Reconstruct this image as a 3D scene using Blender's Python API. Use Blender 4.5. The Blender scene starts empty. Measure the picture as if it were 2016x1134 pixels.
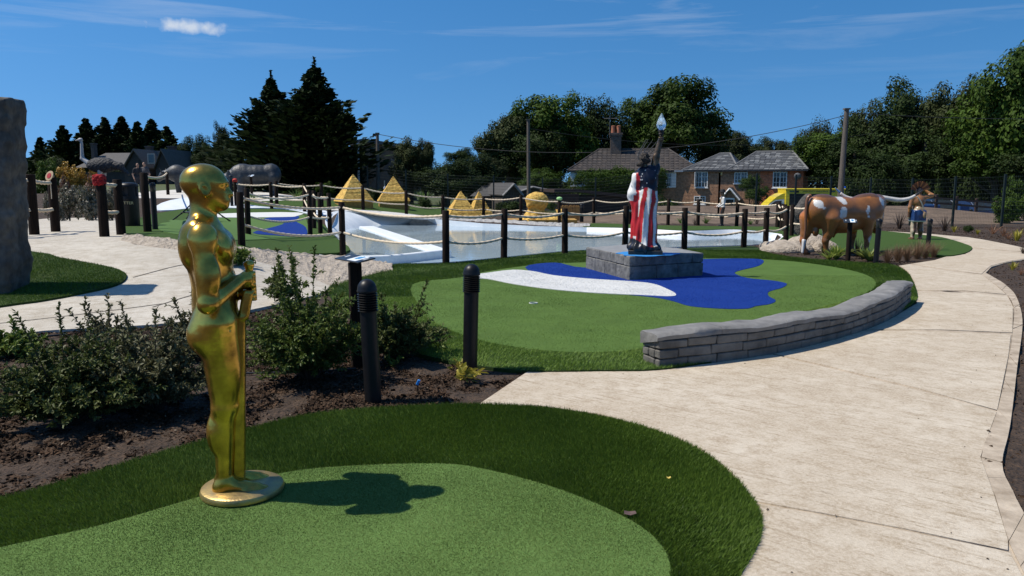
import bpy, bmesh, math, random
import numpy as np
from mathutils import Vector, Matrix, noise
from mathutils.geometry import delaunay_2d_cdt
random.seed(7); RNG = np.random.default_rng(7)
R = math.radians
SC = bpy.context.scene
COL = SC.collection

# ------------------------------------------------------------------ camera
FOC, CAMZ = 1500.0, 1.6
PITCH = math.atan(207/FOC)
cam_data = bpy.data.cameras.new('camera'); cam = bpy.data.objects.new('camera', cam_data); COL.objects.link(cam)
cam.location = (0, 0, CAMZ); cam.rotation_euler = (math.pi/2-PITCH, 0, 0)
cam_data.sensor_width = 36; cam_data.lens = 36*FOC/2016; cam_data.clip_start = .05; cam_data.clip_end = 3000
SC.camera = cam

# ------------------------------------------------------------------ sky, sun, exposure
SUN_EL = R(57)
SUN_DIR = Vector((-math.cos(SUN_EL), -0.025*math.cos(SUN_EL), math.sin(SUN_EL))).normalized()   # towards the sun
world = bpy.data.worlds.new('World'); SC.world = world; world.use_nodes = True
nt = world.node_tree; nt.nodes.clear()
def wn(t, **k):
    n = nt.nodes.new(t)
    for a, b in k.items(): setattr(n, a, b)
    return n
sky = wn('ShaderNodeTexSky', sky_type='NISHITA', sun_disc=False)
sky.sun_elevation = SUN_EL; sky.sun_rotation = math.atan2(SUN_DIR.x, SUN_DIR.y) % (2*math.pi)
sky.altitude = 0; sky.air_density = 1.0; sky.dust_density = 0.3; sky.ozone_density = 2.0
tc = wn('ShaderNodeTexCoord'); hsv = wn('ShaderNodeHueSaturation'); hsv.inputs['Saturation'].default_value = 1.38; hsv.inputs['Value'].default_value = 1.50
gam = wn('ShaderNodeGamma'); gam.inputs['Gamma'].default_value = 1.0
# a deep clear summer sky: the whole dome is read a little higher up than the haze at the horizon
sm_ = wn('ShaderNodeMapping'); sm_.inputs['Location'].default_value = (0, 0, .205); sm_.inputs['Scale'].default_value = (1, 1, .85)
nrm_ = wn('ShaderNodeVectorMath', operation='NORMALIZE'); nt.links.new(tc.outputs['Generated'], sm_.inputs[0]); nt.links.new(sm_.outputs[0], nrm_.inputs[0]); nt.links.new(nrm_.outputs[0], sky.inputs[0])
nt.links.new(sky.outputs[0], hsv.inputs['Color']); nt.links.new(hsv.outputs[0], gam.inputs['Color'])
# thin cirrus wisps, by direction on the sky
mp = wn('ShaderNodeMapping'); mp.inputs['Scale'].default_value = (1.2, 1.2, 16); mp.inputs['Rotation'].default_value = (0, R(4), 0)
nz = wn('ShaderNodeTexNoise'); nz.inputs['Scale'].default_value = 2.3; nz.inputs['Detail'].default_value = 9; nz.inputs['Roughness'].default_value = .62; nz.inputs['Distortion'].default_value = .6
rp = wn('ShaderNodeMapRange'); rp.inputs[1].default_value = .52; rp.inputs[2].default_value = .85; rp.inputs[3].default_value = 0; rp.inputs[4].default_value = .55
sx = wn('ShaderNodeSeparateXYZ'); hi = wn('ShaderNodeMapRange'); hi.inputs[1].default_value = .10; hi.inputs[2].default_value = .24
nt.links.new(tc.outputs['Generated'], mp.inputs[0]); nt.links.new(mp.outputs[0], nz.inputs['Vector']); nt.links.new(nz.outputs['Fac'], rp.inputs[0])
nt.links.new(tc.outputs['Generated'], sx.inputs[0]); nt.links.new(sx.outputs['Z'], hi.inputs[0])
mu = wn('ShaderNodeMath', operation='MULTIPLY'); nt.links.new(rp.outputs[0], mu.inputs[0]); nt.links.new(hi.outputs[0], mu.inputs[1])
mx = wn('ShaderNodeMix', data_type='RGBA'); mx.inputs['B'].default_value = (7.5, 8.2, 9.2, 1)
# one small white cloud, low in the sky ahead on the left
cd_ = Vector((-.424, 1.038, .0)); cel = .2075
cmap = wn('ShaderNodeVectorMath', operation='SUBTRACT'); cv = Vector(((372-1008)/FOC, math.cos(PITCH)+(567-52)/FOC*math.sin(PITCH), -math.sin(PITCH)+(567-52)/FOC*math.cos(PITCH))).normalized(); cmap.inputs[1].default_value = cv
cm2 = wn('ShaderNodeMapping'); cm2.vector_type = 'POINT'; cm2.inputs['Rotation'].default_value = (0, R(13), 0); cm2.inputs['Scale'].default_value = (1/.042, 1/.05, 1/.011)
cn = wn('ShaderNodeTexNoise'); cn.inputs['Scale'].default_value = 60; cn.inputs['Detail'].default_value = 6
cl = wn('ShaderNodeVectorMath', operation='LENGTH'); cs = wn('ShaderNodeMath', operation='MULTIPLY_ADD'); cs.inputs[1].default_value = 1.7; 
cr0 = wn('ShaderNodeMapRange'); cr0.inputs[1].default_value = 1.75; cr0.inputs[2].default_value = 1.05; cr0.inputs[3].default_value = 0; cr0.inputs[4].default_value = .85
nt.links.new(tc.outputs['Generated'], cmap.inputs[0]); nt.links.new(cmap.outputs[0], cm2.inputs[0]); nt.links.new(cm2.outputs[0], cl.inputs[0]); nt.links.new(tc.outputs['Generated'], cn.inputs['Vector'])
nt.links.new(cn.outputs['Fac'], cs.inputs[0]); nt.links.new(cl.outputs['Value'], cs.inputs[2]); nt.links.new(cs.outputs[0], cr0.inputs[0])
cmx = wn('ShaderNodeMath', operation='MAXIMUM'); nt.links.new(mu.outputs[0], cmx.inputs[0]); nt.links.new(cr0.outputs[0], cmx.inputs[1])
nt.links.new(cmx.outputs[0], mx.inputs['Factor']); nt.links.new(gam.outputs[0], mx.inputs['A'])
bg = wn('ShaderNodeBackground'); bg.inputs['Strength'].default_value = 0.085
CLOUD = True
wo = wn('ShaderNodeOutputWorld'); nt.links.new(mx.outputs['Result'], bg.inputs['Color']); nt.links.new(bg.outputs[0], wo.inputs[0])
sun_data = bpy.data.lights.new('sun', 'SUN'); sun_data.energy = 5.0; sun_data.angle = R(.53); sun_data.color = (1, .935, .83)
sun = bpy.data.objects.new('sun', sun_data); COL.objects.link(sun); sun.rotation_euler = SUN_DIR.to_track_quat('Z', 'Y').to_euler()
SC.view_settings.view_transform = 'Standard'; SC.view_settings.look = 'None'; SC.view_settings.exposure = 0.08; SC.view_settings.gamma = 1
SC.cycles.max_bounces = 8; SC.cycles.transparent_max_bounces = 12

# ------------------------------------------------------------------ lay of the land
def sm(a, b, t):
    t = (t-a)/(b-a); t = 0 if t < 0 else 1 if t > 1 else t
    return t*t*(3-2*t)
def T(x, y):
    if y < 6: return 0.0
    u = x/y
    a = .63*sm(-.22, -.46, u)*sm(8, 13.5, y)
    b = sm(22, 38, y)*sm(-.02, -.34, u)*1.05
    s = sm(18, 32, y)
    z = a*(1-s)+b*s
    z -= .2*sm(26, 33, y)*sm(-.04, .1, u)
    z += .62*math.exp(-((y-39.5)/3.4)**2)*sm(.08, .2, u)*(1-.8*sm(.5, .68, u))
    z -= 2.6*sm(42, 52, y)*sm(-.04, .12, u)
    z += .5*sm(45, 60, y)*sm(-.1, -.3, u)
    return z
def ray(px, py):
    u, v = (px-1008)/FOC, (567-py)/FOC
    return u, math.cos(PITCH)+v*math.sin(PITCH), -math.sin(PITCH)+v*math.cos(PITCH)
def at(px, py, Y):
    a, b, c = ray(px, py); t = Y/b
    return Vector((a*t, Y, CAMZ+c*t))
def onz(px, py, z):
    a, b, c = ray(px, py); t = (z-CAMZ)/c
    return Vector((a*t, b*t, z))
def gnd(px, py):
    a, b, c = ray(px, py); lo = 1.0; t = 1.5
    while t < 140:
        if CAMZ+c*t < T(a*t, b*t): break
        lo = t; t += .25
    hi_ = t
    for _ in range(24):
        m = (lo+hi_)/2
        if CAMZ+c*m < T(a*m, b*m): hi_ = m
        else: lo = m
    t = hi_
    return Vector((a*t, b*t, T(a*t, b*t)))
def topz(px, py, Y): return at(px, py, Y).z

# ------------------------------------------------------------------ materials
MATS = {}
def mat(name, col, rough=.65, var=.0, scale=6, col2=None, bump=0, bscale=60, metal=0, stretch=None, detail=5, coat=0, spec=None, attr=None, dist=.02, rotz=0, var2=None):
    if name in MATS: return MATS[name]
    m = bpy.data.materials.new(name); m.use_nodes = True; t = m.node_tree; p = t.nodes['Principled BSDF']
    p.inputs['Roughness'].default_value = rough; p.inputs['Metallic'].default_value = metal
    if spec is not None: p.inputs['Specular IOR Level'].default_value = spec
    if coat: p.inputs['Coat Weight'].default_value = coat; p.inputs['Coat Roughness'].default_value = .12
    tcn = t.nodes.new('ShaderNodeTexCoord'); mpn = t.nodes.new('ShaderNodeMapping'); t.links.new(tcn.outputs['Object'], mpn.inputs[0])
    if rotz:
        mpr = t.nodes.new('ShaderNodeMapping'); mpr.inputs['Rotation'].default_value = (0, 0, rotz); t.links.new(tcn.outputs['Object'], mpr.inputs[0]); t.links.new(mpr.outputs[0], mpn.inputs[0])
    if stretch: mpn.inputs['Scale'].default_value = stretch
    src = None
    if attr:
        an = t.nodes.new('ShaderNodeAttribute'); an.attribute_name = attr; src = an.outputs['Color']
    if var or col2:
        n = t.nodes.new('ShaderNodeTexNoise'); n.inputs['Scale'].default_value = scale; n.inputs['Detail'].default_value = detail; n.inputs['Roughness'].default_value = .6
        t.links.new(mpn.outputs[0], n.inputs['Vector'])
        r = t.nodes.new('ShaderNodeMapRange'); r.inputs[1].default_value = .32; r.inputs[2].default_value = .68; t.links.new(n.outputs['Fac'], r.inputs[0])
        mxn = t.nodes.new('ShaderNodeMix'); mxn.data_type = 'RGBA'; t.links.new(r.outputs[0], mxn.inputs['Factor'])
        if attr:
            mxn.blend_type = 'MULTIPLY'; t.links.new(src, mxn.inputs['A']); mxn.inputs['B'].default_value = (1-var, 1-var, 1-var, 1)
        else:
            c2 = col2 if col2 else tuple(c*(1-var) for c in col)
            c1 = col if col2 else tuple(min(1, c*(1+var*.6)) for c in col)
            mxn.inputs['A'].default_value = (*c1, 1); mxn.inputs['B'].default_value = (*c2, 1)
        src = mxn.outputs['Result']
        if var2:       # a second, broader or finer variation: (scale, amount)
            n2 = t.nodes.new('ShaderNodeTexNoise'); n2.inputs['Scale'].default_value = var2[0]; n2.inputs['Detail'].default_value = 4
            t.links.new(tcn.outputs['Object'], n2.inputs['Vector'])
            r2 = t.nodes.new('ShaderNodeMapRange'); r2.inputs[1].default_value = .35; r2.inputs[2].default_value = .65; r2.inputs[3].default_value = 1-var2[1]; r2.inputs[4].default_value = 1+var2[1]*.5
            t.links.new(n2.outputs['Fac'], r2.inputs[0])
            vm = t.nodes.new('ShaderNodeVectorMath'); vm.operation = 'SCALE'; t.links.new(src, vm.inputs[0]); t.links.new(r2.outputs[0], vm.inputs['Scale']); src = vm.outputs[0]
    if src is not None: t.links.new(src, p.inputs['Base Color'])
    else: p.inputs['Base Color'].default_value = (*col, 1)
    if bump:
        n = t.nodes.new('ShaderNodeTexNoise'); n.inputs['Scale'].default_value = bscale; n.inputs['Detail'].default_value = 4
        t.links.new(mpn.outputs[0], n.inputs['Vector'])
        b = t.nodes.new('ShaderNodeBump'); b.inputs['Strength'].default_value = bump; b.inputs['Distance'].default_value = dist
        t.links.new(n.outputs['Fac'], b.inputs['Height']); t.links.new(b.outputs[0], p.inputs['Normal'])
    MATS[name] = m
    return m
def leafmat(name, c1, c2, trans=.25, rough=.5, scale=1.2, spec=.4):
    if name in MATS: return MATS[name]
    m = bpy.data.materials.new(name); m.use_nodes = True; t = m.node_tree; p = t.nodes['Principled BSDF']; out = t.nodes['Material Output']
    tcn = t.nodes.new('ShaderNodeTexCoord'); n = t.nodes.new('ShaderNodeTexNoise'); n.inputs['Scale'].default_value = scale; n.inputs['Detail'].default_value = 3
    oi = t.nodes.new('ShaderNodeObjectInfo'); g = t.nodes.new('ShaderNodeNewGeometry')
    t.links.new(tcn.outputs['Object'], n.inputs['Vector'])
    ad = t.nodes.new('ShaderNodeMath'); ad.operation = 'MULTIPLY_ADD'; t.links.new(g.outputs['Random Per Island'], ad.inputs[0]); ad.inputs[1].default_value = .55; t.links.new(n.outputs['Fac'], ad.inputs[2])
    r = t.nodes.new('ShaderNodeMapRange'); r.inputs[1].default_value = .45; r.inputs[2].default_value = 1.1; t.links.new(ad.outputs[0], r.inputs[0])
    mxn = t.nodes.new('ShaderNodeMix'); mxn.data_type = 'RGBA'; t.links.new(r.outputs[0], mxn.inputs['Factor'])
    mxn.inputs['A'].default_value = (*c1, 1); mxn.inputs['B'].default_value = (*c2, 1)
    hs = t.nodes.new('ShaderNodeHueSaturation'); t.links.new(mxn.outputs['Result'], hs.inputs['Color'])
    r3 = t.nodes.new('ShaderNodeMapRange'); r3.inputs[3].default_value = .8; r3.inputs[4].default_value = 1.2; t.links.new(oi.outputs['Random'], r3.inputs[0]); t.links.new(r3.outputs[0], hs.inputs['Value'])
    t.links.new(hs.outputs[0], p.inputs['Base Color']); p.inputs['Roughness'].default_value = rough; p.inputs['Specular IOR Level'].default_value = spec
    if trans:
        tr = t.nodes.new('ShaderNodeBsdfTranslucent'); t.links.new(hs.outputs[0], tr.inputs['Color'])
        ms = t.nodes.new('ShaderNodeMixShader'); ms.inputs[0].default_value = trans
        t.links.new(p.outputs[0], ms.inputs[1]); t.links.new(tr.outputs[0], ms.inputs[2]); t.links.new(ms.outputs[0], out.inputs[0])
    MATS[name] = m
    return m

# ------------------------------------------------------------------ object helpers
def tag(o, label=None, cat=None, group=None, kind=None):
    if label: o['label'] = label
    if cat: o['category'] = cat
    if group: o['group'] = group
    if kind: o['kind'] = kind
    return o
def thing(name, label, cat, loc=(0, 0, 0), rz=0, group=None):
    o = bpy.data.objects.new(name, None); COL.objects.link(o); o.empty_display_size = .1
    o.location = loc; o.rotation_euler = (0, 0, rz)
    return tag(o, label, cat, group)
def link(name, me, parent=None, loc=None):
    o = bpy.data.objects.new(name, me); COL.objects.link(o)
    if parent is not None: o.parent = parent
    if loc is not None: o.location = loc
    return o
def mesh(name, V, F, m=None, smooth=False, fm=None, col=None):
    me = bpy.data.meshes.new(name)
    V = np.asarray(V, np.float32)
    if isinstance(F, np.ndarray):
        k = F.shape[1]; n = len(F)
        me.vertices.add(len(V)); me.vertices.foreach_set('co', V.ravel())
        me.loops.add(n*k); me.loops.foreach_set('vertex_index', F.ravel().astype(np.int32))
        me.polygons.add(n); me.polygons.foreach_set('loop_start', np.arange(0, n*k, k, dtype=np.int32))
        me.polygons.foreach_set('loop_total', np.full(n, k, np.int32))
        me.update(calc_edges=True)
    else:
        me.from_pydata([tuple(v) for v in V.tolist()], [], F); me.update()
    if smooth: me.polygons.foreach_set('use_smooth', np.ones(len(me.polygons), bool))
    ms = m if isinstance(m, (list, tuple)) else [m]
    for q in ms:
        if q is not None: me.materials.append(q)
    if fm is not None: me.polygons.foreach_set('material_index', np.asarray(fm, np.int32))
    if col is not None:
        a = me.color_attributes.new('Col', 'FLOAT_COLOR', 'POINT')
        c = np.ones((len(V), 4), np.float32); c[:, :3] = col; a.data.foreach_set('color', c.ravel())
    return me
class MB:
    """Collects simple solids into one mesh."""
    def __init__(s): s.v = []; s.f = []; s.m = []; s.cur = 0
    def add(s, V, F):
        b = len(s.v); s.v += [tuple(v) for v in V]; s.f += [[i+b for i in f] for f in F]; s.m += [s.cur]*len(F); return s
    def box(s, c, d, rz=0, M=None, taper=1, jit=0):
        hx, hy, hz = d[0]/2, d[1]/2, d[2]/2
        V = []
        for z, k in ((-hz, 1), (hz, taper)):
            for x, y in ((-hx, -hy), (hx, -hy), (hx, hy), (-hx, hy)):
                V.append(Vector((x*k+random.uniform(-jit, jit), y*k+random.uniform(-jit, jit), z+random.uniform(-jit, jit))))
        Q = M if M is not None else Matrix.Rotation(rz, 3, 'Z')
        V = [Q @ v + Vector(c) for v in V]
        return s.add(V, [[3, 2, 1, 0], [4, 5, 6, 7], [0, 1, 5, 4], [1, 2, 6, 5], [2, 3, 7, 6], [3, 0, 4, 7]])
    def bbox(s, c, d, b=.01, rz=0, M=None, jit=0):
        """box with chamfered edges"""
        bm = bmesh.new(); bmesh.ops.create_cube(bm, size=1)
        for v in bm.verts: v.co = Vector((v.co.x*d[0]+random.uniform(-jit, jit), v.co.y*d[1]+random.uniform(-jit, jit), v.co.z*d[2]+random.uniform(-jit, jit)))
        bmesh.ops.bevel(bm, geom=list(bm.edges), offset=b, segments=1, affect='EDGES')
        Q = M if M is not None else Matrix.Rotation(rz, 3, 'Z')
        bm.verts.ensure_lookup_table(); bm.verts.index_update()
        s.add([Q @ v.co + Vector(c) for v in bm.verts], [[v.index for v in f.verts] for f in bm.faces]); bm.free(); return s
    def tube(s, pts, r, n=8, cap=True, up=None):
        pts = [Vector(p) for p in pts]; rs = r if isinstance(r, (list, tuple)) else [r]*len(pts)
        V = []; F = []; prev = None
        for i, p in enumerate(pts):
            d = (pts[min(i+1, len(pts)-1)]-pts[max(i-1, 0)]).normalized()
            if prev is None:
                a = Vector((0, 0, 1)) if abs(d.z) < .9 else Vector((1, 0, 0))
                e = d.cross(a).normalized()
            else: e = (prev-d*prev.dot(d)).normalized()
            prev = e; g = d.cross(e)
            for k in range(n):
                t = 2*math.pi*k/n; V.append(p+(e*math.cos(t)+g*math.sin(t))*rs[i])
        for i in range(len(pts)-1):
            for k in range(n):
                F.append([i*n+k, i*n+(k+1) % n, (i+1)*n+(k+1) % n, (i+1)*n+k])
        if cap: F.append(list(range(n))[::-1]); F.append([(len(pts)-1)*n+k for k in range(n)])
        return s.add(V, F)
    def lathe(s, prof, n=16, c=(0, 0, 0), M=None):
        V = []; F = []
        for r, z in prof:
            for k in range(n):
                t = 2*math.pi*k/n; v = Vector((r*math.cos(t), r*math.sin(t), z))
                V.append((M @ v if M is not None else v)+Vector(c))
        for i in range(len(prof)-1):
            for k in range(n): F.append([i*n+k, i*n+(k+1) % n, (i+1)*n+(k+1) % n, (i+1)*n+k])
        F.append(list(range(n))[::-1]); F.append([(len(prof)-1)*n+k for k in range(n)])
        return s.add(V, F)
    def prism(s, poly, z0, z1):
        n = len(poly); V = [(p[0], p[1], z0) for p in poly]+[(p[0], p[1], z1) for p in poly]
        F = [list(range(n))[::-1], list(range(n, 2*n))]+[[i, (i+1) % n, n+(i+1) % n, n+i] for i in range(n)]
        return s.add(V, F)
    def mesh(s, name, m, smooth=False): return mesh(name, np.array(s.v, np.float32).reshape(-1, 3), s.f, m, smooth, s.m)
    def build(s, name, m, parent=None, smooth=False, loc=None):
        o = link(name, s.mesh(name, m, smooth), parent, loc)
        return o
def autosmooth(o, ang=40):
    o.data.polygons.foreach_set('use_smooth', np.ones(len(o.data.polygons), bool))
    o.data.set_sharp_from_angle(angle=R(ang))
    return o

# ------------------------------------------------------------------ sculpting: signed distances and surface nets
class Sculpt:
    def __init__(s, k=.03): s.p = []; s.k = k
    def cone(s, a, b, ra, rb=None, k=None, sub=False):
        rb = ra if rb is None else rb
        a = np.array(a, np.float32); b = np.array(b, np.float32); R_ = max(ra, rb)
        ab = b-a; L = float(ab @ ab)+1e-9
        def f(P):
            q = P-a; t = np.clip((q @ ab)/L, 0, 1)
            return np.linalg.norm(q-t[..., None]*ab, axis=-1)-(ra+(rb-ra)*t)
        s.p.append((f, np.minimum(a, b)-R_, np.maximum(a, b)+R_, s.k if k is None else k, sub)); return s
    def ell(s, c, r, rot=None, k=None, sub=False):
        c = np.array(c, np.float32); r = np.array(r, np.float32); Q = None
        if rot is not None:
            from mathutils import Euler
            Q = np.array(Euler([R(x) for x in rot]).to_matrix(), np.float32)
        R_ = float(r.max())
        def f(P):
            q = P-c
            if Q is not None: q = q @ Q
            k0 = np.linalg.norm(q/r, axis=-1); k1 = np.linalg.norm(q/(r*r), axis=-1)+1e-9
            return k0*(k0-1)/k1
        s.p.append((f, c-R_, c+R_, s.k if k is None else k, sub)); return s
    def box(s, c, h, rot=None, rd=.01, k=None, sub=False):
        c = np.array(c, np.float32); h = np.array(h, np.float32)-rd; Q = None
        if rot is not None:
            from mathutils import Euler
            Q = np.array(Euler([R(x) for x in rot]).to_matrix(), np.float32)
        R_ = float(np.linalg.norm(h)+rd)
        def f(P):
            q = P-c
            if Q is not None: q = q @ Q
            q = np.abs(q)-h
            return np.linalg.norm(np.maximum(q, 0), axis=-1)+np.minimum(q.max(-1), 0)-rd
        s.p.append((f, c-R_, c+R_, s.k if k is None else k, sub)); return s
    def mesh(s, h, disp=None):
        lo = np.min([p[1] for p in s.p if not p[4]], 0)-.06; hi_ = np.max([p[2] for p in s.p if not p[4]], 0)+.06
        n = np.ceil((hi_-lo)/h).astype(int)+1
        ax = [lo[i]+h*np.arange(n[i], dtype=np.float32) for i in range(3)]
        D = np.full(n, .5, np.float32)
        for f, a, b, k, sub in s.p:
            pad = k+3*h
            i0 = np.maximum(np.floor((a-pad-lo)/h).astype(int), 0); i1 = np.minimum(np.ceil((b+pad-lo)/h).astype(int)+1, n)
            if np.any(i1 <= i0): continue
            sl = tuple(slice(i0[j], i1[j]) for j in range(3))
            P = np.stack(np.meshgrid(*[ax[j][sl[j]] for j in range(3)], indexing='ij'), -1)
            d = f(P); A = D[sl]
            if sub:
                w = np.clip(.5-.5*(A+d)/k, 0, 1); D[sl] = A*(1-w)-d*w+k*w*(1-w)
            else:
                w = np.clip(.5+.5*(d-A)/k, 0, 1); D[sl] = d*(1-w)+A*w-k*w*(1-w)
        if disp is not None:
            P = np.stack(np.meshgrid(*ax, indexing='ij'), -1); D = D+disp(P)
        return nets(D, lo, h)
def nets(D, lo, h):
    S = D < 0; nx, ny, nz_ = D.shape
    cnt = np.zeros((nx-1, ny-1, nz_-1), np.int32); acc = np.zeros((nx-1, ny-1, nz_-1, 3), np.float32)
    offs = [(i, j, k) for i in (0, 1) for j in (0, 1) for k in (0, 1)]
    def sub(A, o): return A[o[0]:nx-1+o[0], o[1]:ny-1+o[1], o[2]:nz_-1+o[2]]
    for a in offs:
        for d in range(3):
            if a[d]: continue
            b = list(a); b[d] = 1
            da, db = sub(D, a), sub(D, b); cr = (da < 0) != (db < 0)
            t = np.where(cr, da/np.where(cr, da-db, 1), 0)
            cnt += cr
            for e in range(3):
                acc[..., e] += np.where(cr, a[e]+(t if e == d else 0), 0)
    act = cnt > 0; idx = np.full(cnt.shape, -1, np.int64); idx[act] = np.arange(act.sum())
    ii = np.argwhere(act); V = (ii+acc[act]/cnt[act][:, None])*h+np.asarray(lo)
    Fs = []
    for d in range(3):
        e, g = (d+1) % 3, (d+2) % 3
        sl0 = [slice(None)]*3; sl1 = [slice(None)]*3; sl0[d] = slice(0, -1); sl1[d] = slice(1, None)
        s0, s1 = S[tuple(sl0)], S[tuple(sl1)]
        c = np.argwhere(s0 != s1)
        c = c[(c[:, e] > 0) & (c[:, g] > 0) & (c[:, e] < D.shape[e]-1) & (c[:, g] < D.shape[g]-1)]
        def at_(de, dg):
            q = c.copy(); q[:, e] += de; q[:, g] += dg; return idx[q[:, 0], q[:, 1], q[:, 2]]
        Q = np.stack([at_(-1, -1), at_(0, -1), at_(0, 0), at_(-1, 0)], 1)
        flip = ~s0[c[:, 0], c[:, 1], c[:, 2]]
        Q[flip] = Q[flip][:, ::-1]
        Fs.append(Q)
    F = np.concatenate(Fs); F = F[(F >= 0).all(1)]
    return V.astype(np.float32), F.astype(np.int32)
# ================================================================== GROUND
def crom(P, n=6, closed=True):
    P = [Vector(p) for p in P]; N = len(P); out = []
    for i in range(N if closed else N-1):
        g = (lambda j: P[j % N]) if closed else (lambda j: P[max(0, min(N-1, j))])
        a, b, c, d = g(i-1), g(i), g(i+1), g(i+2)
        for k in range(n):
            t = k/n
            out.append(.5*((2*b)+(c-a)*t+(2*a-5*b+4*c-d)*t*t+(3*b-a-3*c+d)*t**3))
    if not closed: out.append(P[-1])
    return out
def poly_px(pts, n=5, smooth=True, z=None):
    """picture outline -> outline on the ground (x, y)"""
    q = [gnd(*p) if z is None else onz(p[0], p[1], z) for p in pts]
    q = [Vector((v.x, v.y)) for v in q]
    return crom(q, n) if smooth else q
def inside(poly, X, Y):
    P = np.array([(p[0], p[1]) for p in poly]); r = np.zeros(X.shape, bool); n = len(P)
    for i in range(n):
        x0, y0 = P[i]; x1, y1 = P[(i+1) % n]
        if y0 == y1: continue
        c = ((y0 > Y) != (y1 > Y)) & (X < (x1-x0)*(Y-y0)/(y1-y0)+x0)
        r ^= c
    return r
def dist_poly(poly, X, Y, closed=True):
    P = np.array([(p[0], p[1]) for p in poly]); n = len(P); d = np.full(X.shape, 1e9)
    for i in range(n if closed else n-1):
        a = P[i]; b = P[(i+1) % n]; ab = b-a; L = ab @ ab+1e-12
        t = np.clip(((X-a[0])*ab[0]+(Y-a[1])*ab[1])/L, 0, 1)
        d = np.minimum(d, np.hypot(X-a[0]-t*ab[0], Y-a[1]-t*ab[1]))
    return d
def tri_fill(poly, sp, holes=(), extra=None):
    P = np.array([(p[0], p[1]) for p in poly]); lo, hi_ = P.min(0), P.max(0)
    if extra is None:
        X, Y = np.meshgrid(np.arange(lo[0]+sp/2, hi_[0], sp), np.arange(lo[1]+sp/2, hi_[1], sp))
        X = X.ravel()+RNG.uniform(-.1, .1, X.size)*sp; Y = Y.ravel()+RNG.uniform(-.1, .1, Y.size)*sp
    else: X, Y = extra
    k = inside(poly, X, Y) & (dist_poly(poly, X, Y) > sp*.35)
    for h in holes: k &= ~inside(h, X, Y) & (dist_poly(h, X, Y) > sp*.35)
    vs = [Vector((float(a), float(b))) for a, b in P]; faces = [list(range(len(P)))]
    for h in holes:
        b = len(vs); vs += [Vector((p[0], p[1])) for p in h]; faces.append(list(range(b, b+len(h))))
    vs += [Vector((float(a), float(b))) for a, b in zip(X[k], Y[k])]
    ov, oe, of, *_ = delaunay_2d_cdt(vs, [], faces if len(holes) == 0 else faces, 1 if not holes else 1, 1e-5)
    V = np.array([(v.x, v.y) for v in ov]); F = np.array([f for f in of if len(f) == 3], np.int32)
    if holes:
        c = V[F].mean(1)
        for h in holes: F = F[~inside(h, c[:, 0], c[:, 1])] if len(F) == len(c) else F; c = V[F].mean(1)
    a, b, c = V[F[:, 0]], V[F[:, 1]], V[F[:, 2]]
    fl = ((b-a)[:, 0]*(c-a)[:, 1]-(b-a)[:, 1]*(c-a)[:, 0]) < 0
    F[fl] = F[fl][:, ::-1]
    return V, F
def sheet(name, poly, off, m, sp=.4, skirt=.05, parent=None, kind='structure', zf=None, holes=()):
    V, F = tri_fill(poly, sp, holes)
    zf = zf or (lambda x, y: T(x, y)+off)
    Z = np.array([zf(x, y) for x, y in V])
    n = len(V); b = len(poly)
    L = [(p[0], p[1]) for p in poly]
    if sum(L[i][0]*L[(i+1) % b][1]-L[(i+1) % b][0]*L[i][1] for i in range(b)) < 0: L = L[::-1]
    top = [(x, y, zf(x, y)) for x, y in L]; bot = [(x, y, z-skirt) for x, y, z in top]
    VV = np.concatenate([np.column_stack([V, Z]), np.array(top), np.array(bot)])
    S = []
    for i in range(b):
        j = (i+1) % b; S += [(n+i, n+b+i, n+b+j), (n+i, n+b+j, n+j)]
    FF = np.concatenate([F, np.array(S, np.int32)])
    o = link(name, mesh(name, VV, FF, m), parent)
    if parent is None: tag(o, kind=kind)
    return o
def wpoly(pts): return [(p.x, p.y) for p in pts]

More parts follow.
